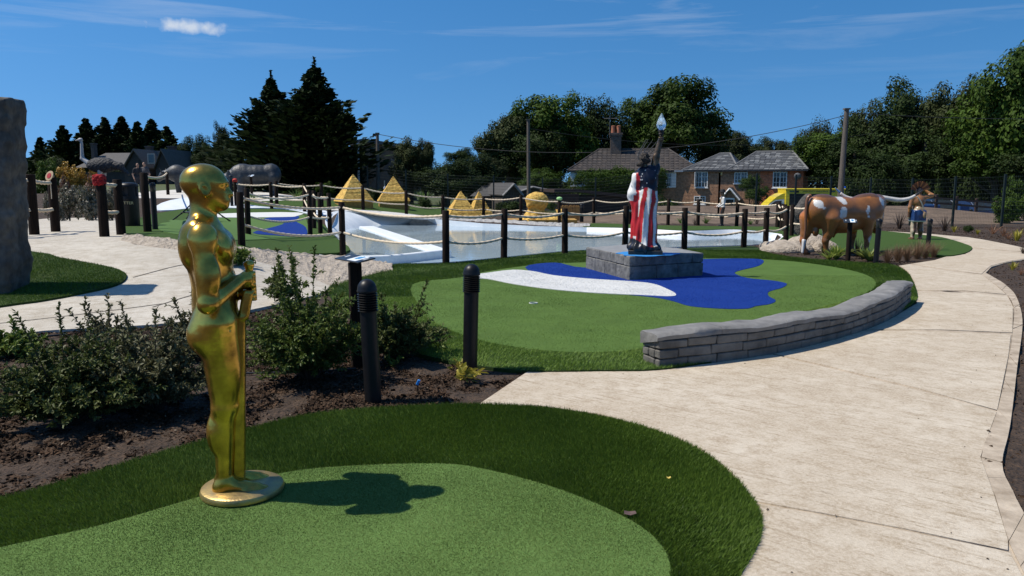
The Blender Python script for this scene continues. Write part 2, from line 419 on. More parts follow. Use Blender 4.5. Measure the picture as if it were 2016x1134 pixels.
M_soil = mat('soil', (.082, .050, .029), .95, scale=9, col2=(.030, .018, .010), bump=1.0, bscale=30, dist=.05, detail=9, var2=(60, .45))
M_bank = mat('bank_earth', (.17, .12, .082), .95, scale=2.0, col2=(.10, .070, .048), bump=.8, bscale=14, dist=.05, detail=8)
def concrete(name, c1, c2, rotz, stain=.5):
    m = bpy.data.materials.new(name); m.use_nodes = True; t = m.node_tree; p = t.nodes['Principled BSDF']; p.inputs['Roughness'].default_value = .85; p.inputs['Specular IOR Level'].default_value = .25
    tcn = t.nodes.new('ShaderNodeTexCoord')
    def nz_(scale, detail=6, stretch=None, rough=.6):
        n = t.nodes.new('ShaderNodeTexNoise'); n.inputs['Scale'].default_value = scale; n.inputs['Detail'].default_value = detail; n.inputs['Roughness'].default_value = rough
        if stretch:
            q0 = t.nodes.new('ShaderNodeMapping'); q0.inputs['Rotation'].default_value = (0, 0, rotz); t.links.new(tcn.outputs['Object'], q0.inputs[0]); q = t.nodes.new('ShaderNodeMapping'); q.inputs['Scale'].default_value = stretch; t.links.new(q0.outputs[0], q.inputs[0]); t.links.new(q.outputs[0], n.inputs['Vector'])
        else: t.links.new(tcn.outputs['Object'], n.inputs['Vector'])
        return n.outputs['Fac']
    def rng_(x, a, b, c=0, d=1):
        r = t.nodes.new('ShaderNodeMapRange'); r.inputs[1].default_value = a; r.inputs[2].default_value = b; r.inputs[3].default_value = c; r.inputs[4].default_value = d; t.links.new(x, r.inputs[0]); return r.outputs[0]
    def mixc(f, A, B, mode='MIX'):
        q = t.nodes.new('ShaderNodeMix'); q.data_type = 'RGBA'; q.blend_type = mode
        for k, v in (('A', A), ('B', B)):
            if isinstance(v, tuple): q.inputs[k].default_value = (*v, 1)
            else: t.links.new(v, q.inputs[k])
        t.links.new(f, q.inputs['Factor']); return q.outputs['Result']
    c = mixc(rng_(nz_(1.1, 9, None, .7), .38, .60), c1, c2)
    c = mixc(rng_(nz_(6, 9, None, .75), .44, .62, 0, .8), c, tuple(x*y for x, y in zip(c2, (.78, .73, .66))))
    c = mixc(rng_(nz_(4.5, 6, (.5, 7, 1)), .54, .66, 0, .75), c, tuple(x*y for x, y in zip(c2, (.60, .54, .45))))
    c = mixc(rng_(nz_(9, 3, (.45, 4.5, 1)), .66, .70, 0, stain), c, (.17, .13, .09))
    c = mixc(rng_(nz_(70, 5), .40, .62, 0, .45), c, tuple(min(1, x*1.18) for x in c1))
    c = mixc(rng_(nz_(45, 5, None, .8), .56, .68, 0, .55), c, tuple(x*y for x, y in zip(c2, (.66, .60, .52))))
    t.links.new(c, p.inputs['Base Color'])
    b1 = t.nodes.new('ShaderNodeBump'); b1.inputs['Strength'].default_value = .5; b1.inputs['Distance'].default_value = .006; t.links.new(nz_(30, 5, (.35, 5, 1), .7), b1.inputs['Height'])
    b2 = t.nodes.new('ShaderNodeBump'); b2.inputs['Strength'].default_value = .45; b2.inputs['Distance'].default_value = .006; t.links.new(nz_(120, 4), b2.inputs['Height']); t.links.new(b1.outputs[0], b2.inputs['Normal']); t.links.new(b2.outputs[0], p.inputs['Normal'])
    MATS[name] = m; return m
M_conc = concrete('concrete', (.53, .465, .37), (.42, .35, .262), R(40), .75)
M_conc2 = mat('concrete_edge', (.50, .42, .32), .85, scale=6, col2=(.28, .22, .155), bump=.5, bscale=40, dist=.01, detail=8)
M_ramp = concrete('concrete_ramp', (.52, .48, .41), (.42, .385, .325), R(-20), .2)
M_putt = mat('putting_turf', (.135, .225, .060), .9, scale=260, col2=(.080, .150, .034), bump=.6, bscale=330, dist=.006, spec=.2, var2=(3, .10))
M_frin = mat('fringe_turf', (.040, .082, .012), .85, scale=160, col2=(.020, .045, .006), bump=1, bscale=190, dist=.02, spec=.25, var2=(2.2, .2))
M_blue = mat('blue_turf', (.004, .036, .245), .9, scale=240, col2=(.003, .022, .15), bump=.6, bscale=320, dist=.006, spec=.2)
M_whit = mat('white_turf', (.66, .66, .64), .9, scale=90, col2=(.52, .52, .50), bump=.5, bscale=300, dist=.006, spec=.2)
M_pool = mat('pool_paint', (.70, .73, .75), .6, scale=2.5, col2=(.58, .63, .66), bump=.25, bscale=30, dist=.01)
M_rock = mat('pale_rock', (.50, .43, .345), .9, scale=9, col2=(.27, .225, .175), bump=1, bscale=24, dist=.06, detail=8)
M_greyrk = mat('grey_rendered_rock', (.46, .445, .42), .9, scale=8, col2=(.31, .30, .285), bump=1, bscale=26, dist=.04, detail=8)

# --- outlines measured on the ground (picture points of each edge)
ZW = -.13
_near = [(560, 497), (640, 506), (705, 511), (770, 520), (830, 519), (900, 516), (1000, 506), (1100, 496), (1160, 492), (1300, 488), (1400, 485), (1480, 483), (1524, 475)]
_far = [(1532, 464), (1450, 456), (1350, 460), (1250, 454), (1160, 452), (1050, 450), (950, 447), (860, 443), (806, 440), (730, 437), (668, 443)]
_left = [(652, 450), (661, 472), (688, 492), (640, 499)]
POND = [Vector((p.x, p.y)) for p in [onz(*q, 0) for q in _near]+[onz(*q, ZW) for q in _far]+[gnd(*q) for q in _left]]
FRONT = poly_px([(-420, 1080), (0, 985), (120, 955), (250, 915), (370, 880), (500, 845), (620, 818), (800, 803), (940, 799), (1060, 804), (1180, 821), (1290, 851), (1380, 891), (1440, 938), (1480, 985),
                 (1499, 1025), (1496, 1065), (1475, 1108), (1420, 1200), (1250, 1500), (600, 1900), (-500, 1500)], 4)
FRONT_IN = poly_px([(-420, 1190), (0, 1085), (200, 1040), (390, 985), (560, 936), (700, 922), (870, 918), (960, 930), (1080, 962), (1180, 1000), (1260, 1042), (1305, 1085), (1320, 1134), (1300, 1220), (1150, 1480), (500, 1700), (-400, 1420)], 4)
LOWER = poly_px([(776, 523), (720, 545), (650, 566), (662, 600), (720, 650), (800, 692), (870, 711), (960, 727), (1045, 734), (1180, 733), (1292, 731), (1400, 716), (1520, 692), (1650, 660), (1740, 628), (1800, 598),
                 (1804, 572), (1786, 538), (1755, 523), (1700, 519), (1600, 512), (1540, 505), (1500, 496), (1482, 486), (1400, 488), (1300, 491), (1160, 495), (1100, 499), (1000, 509), (900, 519), (830, 522)], 4)
LOWER_IN = poly_px([(812, 563), (900, 550), (960, 537), (1060, 523), (1150, 519), (1300, 513), (1400, 511), (1480, 512), (1560, 517), (1640, 528), (1700, 542), (1725, 560), (1700, 583), (1600, 612), (1450, 640),
                    (1330, 655), (1285, 687), (1150, 699), (1000, 686), (900, 660), (838, 622)], 4)
BLUE = poly_px([(1034, 529), (1093, 520), (1150, 530), (1240, 520), (1385, 513), (1470, 512), (1502, 515), (1494, 526), (1455, 536), (1447, 542), (1472, 551), (1520, 556), (1548, 562), (1540, 570), (1514, 578), (1513, 587), (1527, 596),
                (1515, 603), (1488, 607), (1470, 612), (1420, 612), (1360, 607), (1325, 597), (1285, 589), (1200, 580), (1100, 560)], 4)
WHITE = poly_px([(912, 549), (960, 541), (1010, 535), (1050, 538), (1090, 546), (1160, 553), (1240, 558), (1285, 563), (1312, 573), (1330, 583), (1322, 588), (1270, 586), (1170, 581), (1080, 573), (1010, 563), (960, 553)], 4)
FARGREEN = poly_px([(1157, 441), (1300, 445), (1450, 447), (1560, 448), (1640, 453), (1733, 456), (1795, 462), (1843, 467), (1871, 473), (1902, 483), (1914, 490), (1900, 500), (1859, 506), (1800, 500), (1700, 497), (1600, 492), (1560, 486),
                    (1532, 478), (1538, 462), (1450, 452.5), (1350, 455), (1250, 450), (1160, 448)], 3)
LEFTGREEN = poly_px([(244, 460), (252, 442), (275, 431), (330, 418), (400, 410), (470, 412), (560, 414), (606, 424), (640, 446), (664, 472), (690, 494), (640, 501), (560, 499), (480, 492), (420, 485), (365, 480), (300, 472)], 3)
LEFTGREEN_IN = poly_px([(315, 444), (380, 427), (440, 423), (580, 421), (604, 438), (602, 467), (540, 473), (430, 475), (340, 464)], 3)
LG_WHITE = poly_px([(380, 428), (440, 423), (588, 421), (584, 428), (560, 430), (440, 431)], 3)
LG_BLUE = poly_px([(530, 431), (588, 428), (582, 438), (602, 450), (600, 468), (545, 467), (498, 462), (530, 452), (560, 441), (522, 436)], 3)
MONO = poly_px([(-300, 650), (0, 608), (80, 597), (160, 582), (230, 565), (250, 548), (235, 536), (200, 527), (120, 512), (60, 500), (-200, 485), (-500, 560)], 4)
PATHL = poly_px([(-300, 735), (0, 669), (60, 656), (150, 649), (300, 641), (420, 626), (520, 606), (600, 588), (655, 567), (610, 548), (545, 526), (470, 509), (400, 498), (330, 491), (242, 474), (252, 452), (245, 433), (120, 430), (60, 434), (-200, 440), (-600, 560)], 3)
PYRGREEN = poly_px([(440, 401), (560, 396), (660, 396), (800, 402), (890, 411), (960, 424), (880, 429), (800, 421), (700, 413), (590, 411), (500, 408)], 3)
FARPATH = poly_px([(255, 386), (300, 377), (420, 372), (500, 377), (640, 405), (740, 413), (830, 424), (870, 430), (830, 431), (730, 420), (640, 414), (560, 411), (480, 408), (430, 392), (330, 391)], 3)
WHITEPOOL = poly_px([(303, 414), (318, 401), (360, 391), (420, 388), (470, 402), (560, 412), (640, 416), (652, 425), (600, 421), (560, 412), (470, 411), (400, 409), (340, 415)], 2)

# --- the ground sheet, cut open at the pond, running out to the horizon
xs = np.concatenate([-np.geomspace(1400, 26, 16), np.arange(-24, 28, .5), np.geomspace(28, 1400, 16)])
ys = np.concatenate([[-40, -20, -10, -5, -2], np.arange(0, 14, .4), np.arange(14, 44, .6), np.arange(44, 66, 1.2), np.geomspace(68, 2200, 18)])
GX, GY = np.meshgrid(xs, ys)
gp = [(-1500, -60), (1500, -60), (1500, 2300), (-1500, 2300)]
GV, GF = tri_fill(gp, .3, [POND], (GX.ravel(), GY.ravel()))
def soil_z(x, y):
    z = T(x, y)
    if 2 < y < 30 and abs(x) < 25:
        z += .030*noise.noise((x*2.1, y*2.1, 0))+.022*noise.noise((x*5.2, y*5.2, 3))
        z -= .02
    return z
GZ = np.array([soil_z(x, y) for x, y in GV])
gc = GV[GF].mean(1); gfm = np.zeros(len(GF), int)
gu = gc[:, 0]/np.maximum(gc[:, 1], 1)
gfm[(gc[:, 1] > 33.5) & (gu > .06)] = 1
gfm[(gc[:, 1] > 43)] = 2
M_rough = mat('rough_grass', (.05, .085, .022), .95, scale=.8, col2=(.075, .075, .03), bump=.6, bscale=6, dist=.1)
tag(link('ground', mesh('ground', np.column_stack([GV, GZ]), GF, [M_soil, M_bank, M_rough], True, gfm)), kind='structure')

# --- concrete path on the right: bed, slabs, edging pieces
PATHR_PTS = [(936, 800), (1045, 727), (1180, 726), (1292, 727), (1400, 715), (1520, 697), (1650, 665), (1745, 632), (1805, 597), (1802, 565), (1788, 536), (1770, 523), (1840, 512), (1862, 505), (1900, 500), (1914, 490), (1902, 483), (1871, 473), (1843, 467), (1795, 462), (1733, 456), (1680, 453),
             (1755, 456.5), (1827, 461), (1859, 464), (1906, 468), (1938, 473), (1979, 481), (2012, 487), (2045, 497), (2040, 508), (1984, 516), (1952, 525), (1936, 542), (1960, 561), (1984, 582), (1996, 606), (1994, 648), (1987, 702), (1964, 806), (1932, 902), (1959, 977), (1986, 1068), (2040, 1180), (2150, 1500), (1700, 2300), (1000, 1900), (1350, 1150), (1496, 1065), (1440, 938), (1290, 851), (1060, 804)]
path = sheet('concrete_path', poly_px(PATHR_PTS, 1, False), .0, M_conc2, .5, .05)
def seg(pts): return poly_px(pts, 1, False)
SL = [
    [(1492, 994), (1600, 1014), (1780, 1048), (1960, 1084), (1988, 1092), (2040, 1190), (2150, 1500), (1700, 2300), (1000, 1900), (1350, 1150), (1470, 1110), (1499, 1045), (1502, 1010)],
    [(940, 800), (1045, 729), (1180, 727), (1292, 729), (1400, 717), (1520, 699), (1630, 726), (1800, 768), (1962, 813), (1946, 855), (1930, 902), (1957, 977), (1984, 1066), (1984, 1086), (1780, 1043), (1600, 1009), (1482, 988), (1440, 930), (1380, 885), (1290, 847), (1180, 817), (1060, 800)],
    [(1524, 698), (1650, 667), (1700, 652), (1850, 654), (1990, 660), (1985, 702), (1975, 750), (1963, 809), (1800, 764), (1630, 722)],
    [(1705, 650), (1745, 634), (1805, 600), (1804, 575), (1900, 577), (1982, 583), (1994, 606), (1993, 656), (1850, 650)],
    [(1803, 572), (1800, 556), (1789, 536), (1772, 524), (1790, 521), (1860, 533), (1934, 543), (1958, 562), (1980, 580), (1900, 573)],
    [(1795, 520), (1840, 513), (1862, 506), (1900, 501), (1916, 490), (1980, 496), (2044, 500), (2040, 507), (1984, 515), (1950, 524), (1932, 540), (1860, 530)],
    [(1914, 488), (1902, 482), (1871, 472), (1843, 466), (1795, 461), (1733, 455.5), (1680, 453), (1755, 456), (1827, 460.5), (1859, 463.5), (1906, 467.5), (1938, 472.5), (1979, 480.5), (2010, 487), (2044, 498), (1980, 493)],
]
for q in SL: sheet('slab', seg(q), .008, M_conc, .35, .02, path)
inn = [(1936, 542), (1960, 561), (1984, 582), (1996, 606), (1994, 648), (1987, 702), (1964, 806), (1932, 902), (1959, 977), (1986, 1068), (2040, 1180), (2140, 1450)]
out = [(1940, 537), (1968, 553), (1993, 573), (2007, 600), (2013, 640), (2003, 720), (1989, 836), (1973, 912), (1993, 966), (2016, 1014), (2090, 1140), (2230, 1400)]
A = crom([gnd(*p) for p in inn], 4, False); B = crom([gnd(*p) for p in out], 4, False)
for i in range(0, len(A)-2, 2):
    q = [A[i].lerp(A[i+1], .02), A[i+1], A[i+2].lerp(A[i+1], .02), B[i+2].lerp(B[i+1], .02), B[i+1], B[i].lerp(B[i+1], .02)]
    z0 = .006+random.uniform(-.004, .004)
    mb = MB(); mb.prism([(p.x, p.y) for p in q[::-1]], -.05, z0); mb.build('edging', M_conc2, path)
# --- left path with its ramp, bridge deck
pathl = sheet('stepped_path', PATHL, .012, M_ramp, .35, .04)
for a, b in (((-20, 641), (320, 600)), ((262, 548), (372, 521)), ((300, 607), (480, 562))):
    pa, pb = gnd(*a), gnd(*b); d = (pb-pa); n = Vector((-d.y, d.x, 0)).normalized()*.012
    V = []; N = 14
    for i in range(N+1):
        p = pa+d*i/N
        for s_ in (-1, 1): V.append((p.x+n.x*s_, p.y+n.y*s_, T(p.x, p.y)+.0165))
    link('joint', mesh('joint', V, [[2*i, 2*i+1, 2*i+3, 2*i+2] for i in range(N)], mat('joint_dark', (.12, .10, .08), .9)), pathl)
tag(sheet('far_path', FARPATH, .02, mat('concrete_far', (.60, .57, .51), .8, scale=3, col2=(.52, .49, .44)), .5), kind='structure')
sheet('painted_pool_apron', WHITEPOOL, .035, M_pool, .5)
# --- turf
sheet('turf_fringe', FRONT, .012, M_frin, .3, .05)
sheet('putting_green', FRONT_IN, .017, M_putt, .3, .02)
sheet('turf_fringe', LOWER, .020, M_frin, .35, .05)
sheet('putting_green', LOWER_IN, .026, mat('putting_turf_olive', (.098, .165, .036), .9, scale=200, col2=(.060, .112, .022), bump=.6, bscale=260, dist=.006, spec=.15, var2=(2.5, .12)), .35, .02)
sheet('blue_felt_pond', BLUE, .032, M_blue, .35, .01)
sheet('white_felt_bunker', WHITE, .038, M_whit, .3, .01)
sheet('turf_lawn', FARGREEN, .030, mat('fringe_far', (.052, .098, .016), .9, scale=30, col2=(.030, .062, .010), bump=.6, bscale=60, spec=.2), .4, .06)
sheet('turf_lawn', LEFTGREEN, .030, MATS['fringe_far'], .4, .06)
sheet('putting_green', LEFTGREEN_IN, .042, mat('putting_far', (.10, .17, .045), .9, scale=120, col2=(.06, .13, .03), spec=.2), .4, .02)
sheet('blue_felt_pond', LG_BLUE, .050, M_blue, .3, .01)
sheet('white_felt_bunker', LG_WHITE, .055, M_whit, .3, .01)
sheet('turf_lawn', PYRGREEN, .030, MATS['fringe_far'], .5, .05)
sheet('turf_lawn', MONO, .040, M_frin, .3, .05)

# --- the pond: floor, sides, two levels of water
def pond_side_top(x, y): return T(x, y)+.012
n = len(POND); mb = MB()
for i in range(n):
    a, b = POND[i], POND[(i+1) % n]
    mb.add([(a[0], a[1], pond_side_top(*a)), (b[0], b[1], pond_side_top(*b)), (b[0], b[1], -.45), (a[0], a[1], -.45)], [[0, 1, 2, 3]])
mb.build('pool_wall', M_pool); tag(bpy.data.objects['pool_wall'], kind='structure')
V, F = tri_fill(POND, 1.2)
tag(link('pool_floor', mesh('pool_floor', np.column_stack([V, np.full(len(V), -.42)]), F, M_pool)), kind='structure')
mw = bpy.data.materials.new('water'); mw.use_nodes = True; t = mw.node_tree; t.nodes.clear()
o_ = t.nodes.new('ShaderNodeOutputMaterial'); gl = t.nodes.new('ShaderNodeBsdfGlossy'); gl.inputs['Roughness'].default_value = .015; gl.inputs['Color'].default_value = (.95, .97, 1, 1)
tr = t.nodes.new('ShaderNodeBsdfTransparent'); tr.inputs['Color'].default_value = (.78, .86, .88, 1)
df = t.nodes.new('ShaderNodeBsdfDiffuse'); df.inputs['Color'].default_value = (.46, .575, .64, 1)
m1 = t.nodes.new('ShaderNodeMixShader'); m1.inputs[0].default_value = .7
fr = t.nodes.new('ShaderNodeFresnel'); fr.inputs['IOR'].default_value = 1.34; m2 = t.nodes.new('ShaderNodeMixShader')
tcw = t.nodes.new('ShaderNodeTexCoord'); mpw = t.nodes.new('ShaderNodeMapping'); mpw.inputs['Scale'].default_value = (.8, 2.2, 1)
nw = t.nodes.new('ShaderNodeTexNoise'); nw.inputs['Scale'].default_value = 2.6; nw.inputs['Detail'].default_value = 3
bw = t.nodes.new('ShaderNodeBump'); bw.inputs['Strength'].default_value = .05; bw.inputs['Distance'].default_value = .05
t.links.new(tcw.outputs['Object'], mpw.inputs[0]); t.links.new(mpw.outputs[0], nw.inputs['Vector']); t.links.new(nw.outputs['Fac'], bw.inputs['Height'])
t.links.new(bw.outputs[0], gl.inputs['Normal']); t.links.new(bw.outputs[0], fr.inputs['Normal'])
t.links.new(tr.outputs[0], m1.inputs[1]); t.links.new(df.outputs[0], m1.inputs[2]); t.links.new(fr.outputs[0], m2.inputs[0]); t.links.new(m1.outputs[0], m2.inputs[1]); t.links.new(gl.outputs[0], m2.inputs[2]); t.links.new(m2.outputs[0], o_.inputs[0])
MATS['water'] = mw
V, F = tri_fill(POND, .9)
tag(link('pond_water', mesh('pond_water', np.column_stack([V, np.full(len(V), ZW)]), F, mw)), kind='structure')
ZU = .02
UP = [onz(*p, ZU) for p in [(664, 462), (690, 492), (704, 503), (780, 500), (862, 494), (800, 470), (730, 448), (690, 450)]]
V, F = tri_fill([(p.x, p.y) for p in UP], .6)
tag(link('upper_basin_water', mesh('upper_basin_water', np.column_stack([V, np.full(len(V), ZU)]), F, mw)), kind='structure')
def wall_strip(name, pts, w, h, m, label, cat, zb=-.42):
    """low rendered wall along ground points, each bay its own shape in one mesh"""
    P = crom([Vector((p.x, p.y, 0)) for p in pts], 6, False); V = []; F = []
    for i, p in enumerate(P):
        d = (P[min(i+1, len(P)-1)]-P[max(i-1, 0)]).normalized(); nn = Vector((-d.y, d.x, 0))*w/2
        hh = h(i/(len(P)-1)) if callable(h) else h
        V += [p-nn+Vector((0, 0, zb)), p-nn+Vector((0, 0, hh-.015)), p-nn*.8+Vector((0, 0, hh)), p+nn*.8+Vector((0, 0, hh)), p+nn+Vector((0, 0, hh-.015)), p+nn+Vector((0, 0, zb))]
    k = 6
    for i in range(len(P)-1):
        for j in range(k-1): F.append([i*k+j, i*k+j+1, (i+1)*k+j+1, (i+1)*k+j][::-1])
    F += [list(range(k))[::-1], [(len(P)-1)*k+j for j in range(k)]]
    o = link(name, mesh(name, V, F, m)); tag(o, label, cat); return o
M_wdiv = mat('divider_paint', (.70, .73, .75), .7, scale=5, col2=(.60, .63, .65), bump=.4, bscale=60, dist=.006)
wall_strip('weir_wall', [onz(700, 505, .05), onz(780, 502, .05), onz(864, 493, .05)], .16, .06, M_wdiv, 'low pale blue grey weir wall at the near corner of the pond', 'wall')
wall_strip('pool_divider', [onz(866, 493, .05), onz(800, 471, .06), onz(745, 452, .08), onz(722, 444, .1)], .55, lambda t: .05+.03*t, M_wdiv, 'white sloping divider running back across the pond between two basins', 'wall')
# sloping painted apron at the left end of the pond
ap0 = [gnd(645, 452), gnd(640, 436), gnd(650, 420), gnd(690, 415), gnd(740, 417), gnd(800, 423), gnd(834, 428)]
ap1 = [onz(676, 478, -.1), onz(672, 466, -.1), onz(680, 455, -.1), onz(700, 448, -.1), onz(730, 443, -.1), onz(772, 441, -.1), onz(806, 439, -.1)]
V = []; F = []
A0, A1 = crom(ap0, 5, False), crom(ap1, 5, False)
for a, b in zip(A0, A1):
    for k in range(7):
        q = a.lerp(b, k/6); V.append((q.x, q.y, (T(a.x, a.y)+.03)*(1-k/6)+(-.16)*k/6+.02*math.sin(k/6*math.pi)))
for i in range(len(A0)-1):
    for k in range(6): F.append([i*7+k, i*7+k+1, (i+1)*7+k+1, (i+1)*7+k])
# white beach along the far right rim
bo = crom([gnd(*p) for p in [(1155, 449), (1250, 451), (1350, 456), (1450, 453.5), (1539, 463), (1533, 477), (1500, 484)]], 6, False); bi = crom([onz(*p, ZW-.03) for p in [(1155, 458), (1250, 462.5), (1350, 466), (1450, 463), (1512, 468), (1510, 475), (1488, 481)]], 6, False)
Vb = []; Fb = []
for a, b in zip(bo, bi):
    for k in range(4): q = a.lerp(b, k/3); Vb.append((q.x, q.y, (T(a.x, a.y)+.028)*(1-k/3)+(ZW-.03)*k/3))
for i in range(len(bo)-1):
    for k in range(3): Fb.append([i*4+k, (i+1)*4+k, (i+1)*4+k+1, i*4+k+1])
tag(link('pool_beach', mesh('pool_beach', Vb, Fb, mat('white_beach', (.72, .73, .73), .7, scale=4, col2=(.64, .65, .66)), True)), kind='structure')
tag(link('pool_apron', mesh('pool_apron', V, F, M_pool, True)), kind='structure')

def rock_band(name, lo, hi_, zlo, zhi, m, label, amp=.05, n=10, rows=6, bulge=.08, seed=0, kind=None, freq=4.5):
    """rough rock edging between two ground lines"""
    A, B = crom(lo, n, False), crom(hi_, n, False); V = []; F = []
    for i, (a, b) in enumerate(zip(A, B)):
        for k in range(rows+1):
            f = k/rows; q = a.lerp(b, f)
            za = zlo(a) if callable(zlo) else zlo; zb_ = zhi(b) if callable(zhi) else zhi
            z = za*(1-f)+zb_*f+bulge*math.sin(f*math.pi)
            nn = noise.noise((q.x*freq+seed, q.y*freq, 1))+.6*noise.noise((q.x*freq*2.7+seed, q.y*freq*2.7, 4))
            e = math.sin(min(1, f*1.3+.12)*math.pi/2)
            V.append((q.x+amp*.5*nn, q.y+amp*.4*nn, z+amp*nn*e))
    for i in range(len(A)-1):
        for k in range(rows): F.append([i*(rows+1)+k, (i+1)*(rows+1)+k, (i+1)*(rows+1)+k+1, i*(rows+1)+k+1])
    o = link(name, mesh(name, V, F, m))
    return tag(o, label, 'rock edging')
rock_band('rock_edging', [onz(p[0], p[1], ZW) for p in [(800, 441), (860, 444), (950, 448), (1050, 451), (1110, 453), (1160, 455)]],
          [gnd(*p) for p in [(822, 428), (870, 430), (955, 433), (1050, 438), (1110, 440.5), (1162, 442)]], -.3, lambda p: T(p.x, p.y)+.04, M_greyrk,
          'rough grey white rendered rock edge along the far side of the pond', .05, 24, 8, .12, 1)
rock_band('rock_edging', [gnd(*p) for p in [(238, 476), (330, 492), (400, 500), (470, 511), (545, 529), (610, 551), (655, 570), (720, 550), (772, 536)]],
          [gnd(*p) for p in [(246, 467), (320, 474), (380, 482), (440, 488), (520, 495), (600, 503), (680, 508), (735, 516), (772, 524)]], lambda p: T(p.x, p.y), lambda p: T(p.x, p.y)+.05, M_rock,
          'pale rocky edging curving between the left path and the pond corner', .034, 26, 9, .05, 9)
# ================================================================== GOLD STATUE
M_gold = mat('gold_leaf_paint', (.95, .60, .11), .25, scale=3.2, col2=(.27, .155, .04), bump=.35, bscale=28, dist=.004, metal=.93, detail=9, var2=(11, .35))
gz = .019; gp_ = onz(473, 962, gz+.02)
gs = thing('gold_statue', 'tall gold painted statue of a standing man with arms bent at the chest', 'statue', (gp_.x-.035, gp_.y, gz), R(16))
s = Sculpt(.03)
ox = -.03
def P(f, y, z): return (f+ox, y, z-gz)
# head and neck
s.ell(P(-.035, 0, 1.605), (.108, .083, .088)); s.ell(P(.0, 0, 1.55), (.078, .068, .085), k=.02); s.cone(P(.035, 0, 1.505), P(.045, 0, 1.50), .036, k=.03)
s.ell(P(.05, 0, 1.60), (.03, .06, .02), k=.02)                      # brow
s.cone(P(.066, 0, 1.585), P(.086, 0, 1.545), .010, .016, k=.012)    # nose
s.ell(P(.073, 0, 1.515), (.012, .025, .008), k=.008)                # lips
for q in (-1, 1):
    s.ell(P(.078, q*.031, 1.577), (.024, .020, .015), k=.008, sub=True)
    s.ell(P(.060, q*.030, 1.577), (.014, .014, .010), k=.006)
    s.ell(P(-.022, q*.082, 1.565), (.026, .014, .040), (0, -12, 0), k=.006); s.ell(P(-.018, q*.092, 1.568), (.012, .006, .022), (0, -12, 0), k=.006, sub=True)
s.cone(P(-.045, 0, 1.52), P(-.045, 0, 1.38), .055, .066)
# trunk
s.ell(P(-.03, 0, 1.27), (.115, .165, .15), k=.05); s.cone(P(-.06, -.1, 1.375), P(-.06, .1, 1.375), .058, k=.05)
s.ell(P(-.015, 0, 1.10), (.100, .135, .15), k=.06); s.ell(P(-.015, 0, .965), (.10, .14, .12), k=.06)
for q in (-1, 1):
    s.ell(P(.050, q*.072, 1.295), (.046, .088, .075), (0, -14, 0), k=.03)       # chest
    s.ell(P(-.11, q*.075, 1.30), (.045, .07, .10), k=.035)          # shoulder blade
    s.ell(P(-.03, q*.125, 1.19), (.05, .045, .12), k=.03)
    s.ell(P(-.058, q*.068, .865), (.085, .078, .10), k=.04)         # seat
    s.ell(P(-.03, q*.195, 1.345), (.068, .058, .075), k=.03)        # shoulder
    # legs
    s.cone(P(.0, q*.075, .92), P(.015, q*.065, .50), .098, .062, k=.04); s.ell(P(.045, q*.07, .70), (.05, .06, .16), k=.04)
    s.ell(P(.035, q*.062, .495), (.042, .042, .05), k=.02)
    s.cone(P(.01, q*.062, .48), P(-.005, q*.058, .12), .056, .038, k=.03); s.ell(P(-.035, q*.06, .36), (.044, .048, .10), k=.03)
    s.cone(P(-.02, q*.055, .085), P(.0, q*.055, .10), .042, k=.02); s.cone(P(.0, q*.058, .085), P(.15, q*.075, .062), .040, .026, k=.03); s.ell(P(.135, q*.075, .056), (.075, .042, .020), k=.015)
    s.ell(P(-.03, q*.055, .065), (.035, .032, .03), k=.02)
for z_ in (1.14, 1.07, 1.0):
    for q in (-1, 1): s.ell(P(.065, q*.035, z_), (.025, .033, .033), k=.015)
s.cone(P(-.03, -.21, 1.33), P(-.02, -.232, 1.05), .052, .044, k=.03); s.cone(P(-.02, -.232, 1.035), P(.115, -.055, 1.125), .045, .030, k=.022)
s.ell(P(.0, -.232, 1.17), (.045, .042, .08), k=.03)
s.cone(P(-.03, .21, 1.33), P(-.0, .235, 1.04), .052, .044, k=.03); s.cone(P(.0, .235, 1.03), P(.118, .04, 1.045), .045, .030, k=.022)
# hands, fingers closed round the staff
for q, zc in ((-1, 1.125), (1, 1.05)):
    s.ell(P(.140, q*.032, zc), (.035, .028, .042), k=.015)
    for j in range(4):
        zz = zc+.030-.020*j
        s.cone(P(.153, q*.036, zz), P(.180, q*.012, zz), .0105, k=.004); s.cone(P(.180, q*.012, zz), P(.168, -q*.012, zz), .0095, k=.004)
    s.cone(P(.133, q*.02, zc+.03), P(.163, -q*.008, zc+.048), .0115, k=.005)
for q in (-1, 1):       # grooves: hip line, spine, inner arm
    s.cone(P(-.11, q*.10, .80), P(.06, q*.135, .90), .006, k=.010, sub=True)
s.cone(P(-.158, 0, 1.34), P(-.115, 0, 1.02), .008, k=.02, sub=True); s.cone(P(-.150, 0, .93), P(-.150, 0, .80), .012, k=.03, sub=True)
V, F = s.mesh(.0080)
link('body', mesh('body', V, F, M_gold, True), gs)
s = Sculpt(.01)
s.cone(P(.158, 0, 1.155), P(.158, 0, 1.19), .016, .022, k=.01); s.ell(P(.158, 0, 1.20), (.026, .026, .02), k=.01)
s.box(P(.135, 0, 1.0), (.026, .05, .075), (0, 12, 0), .012, k=.02)
s.box(P(.080, 0, .50), (.030, .05, .445), (0, 2.6, 0), .008, k=.015)
V, F = s.mesh(.0085)
link('staff', mesh('staff', V, F, M_gold, True), gs)
M_goldb = mat('gold_worn', (.66, .46, .16), .42, scale=9, col2=(.33, .25, .14), bump=.5, bscale=60, dist=.004, metal=.85, detail=8)
mb = MB(); mb.lathe([(.19, 0), (.205, .006), (.208, .018), (.202, .034), (.188, .042), (.05, .045)], 48, (.035+.01, 0, .0))
autosmooth(mb.build('base', M_goldb, gs), 35)

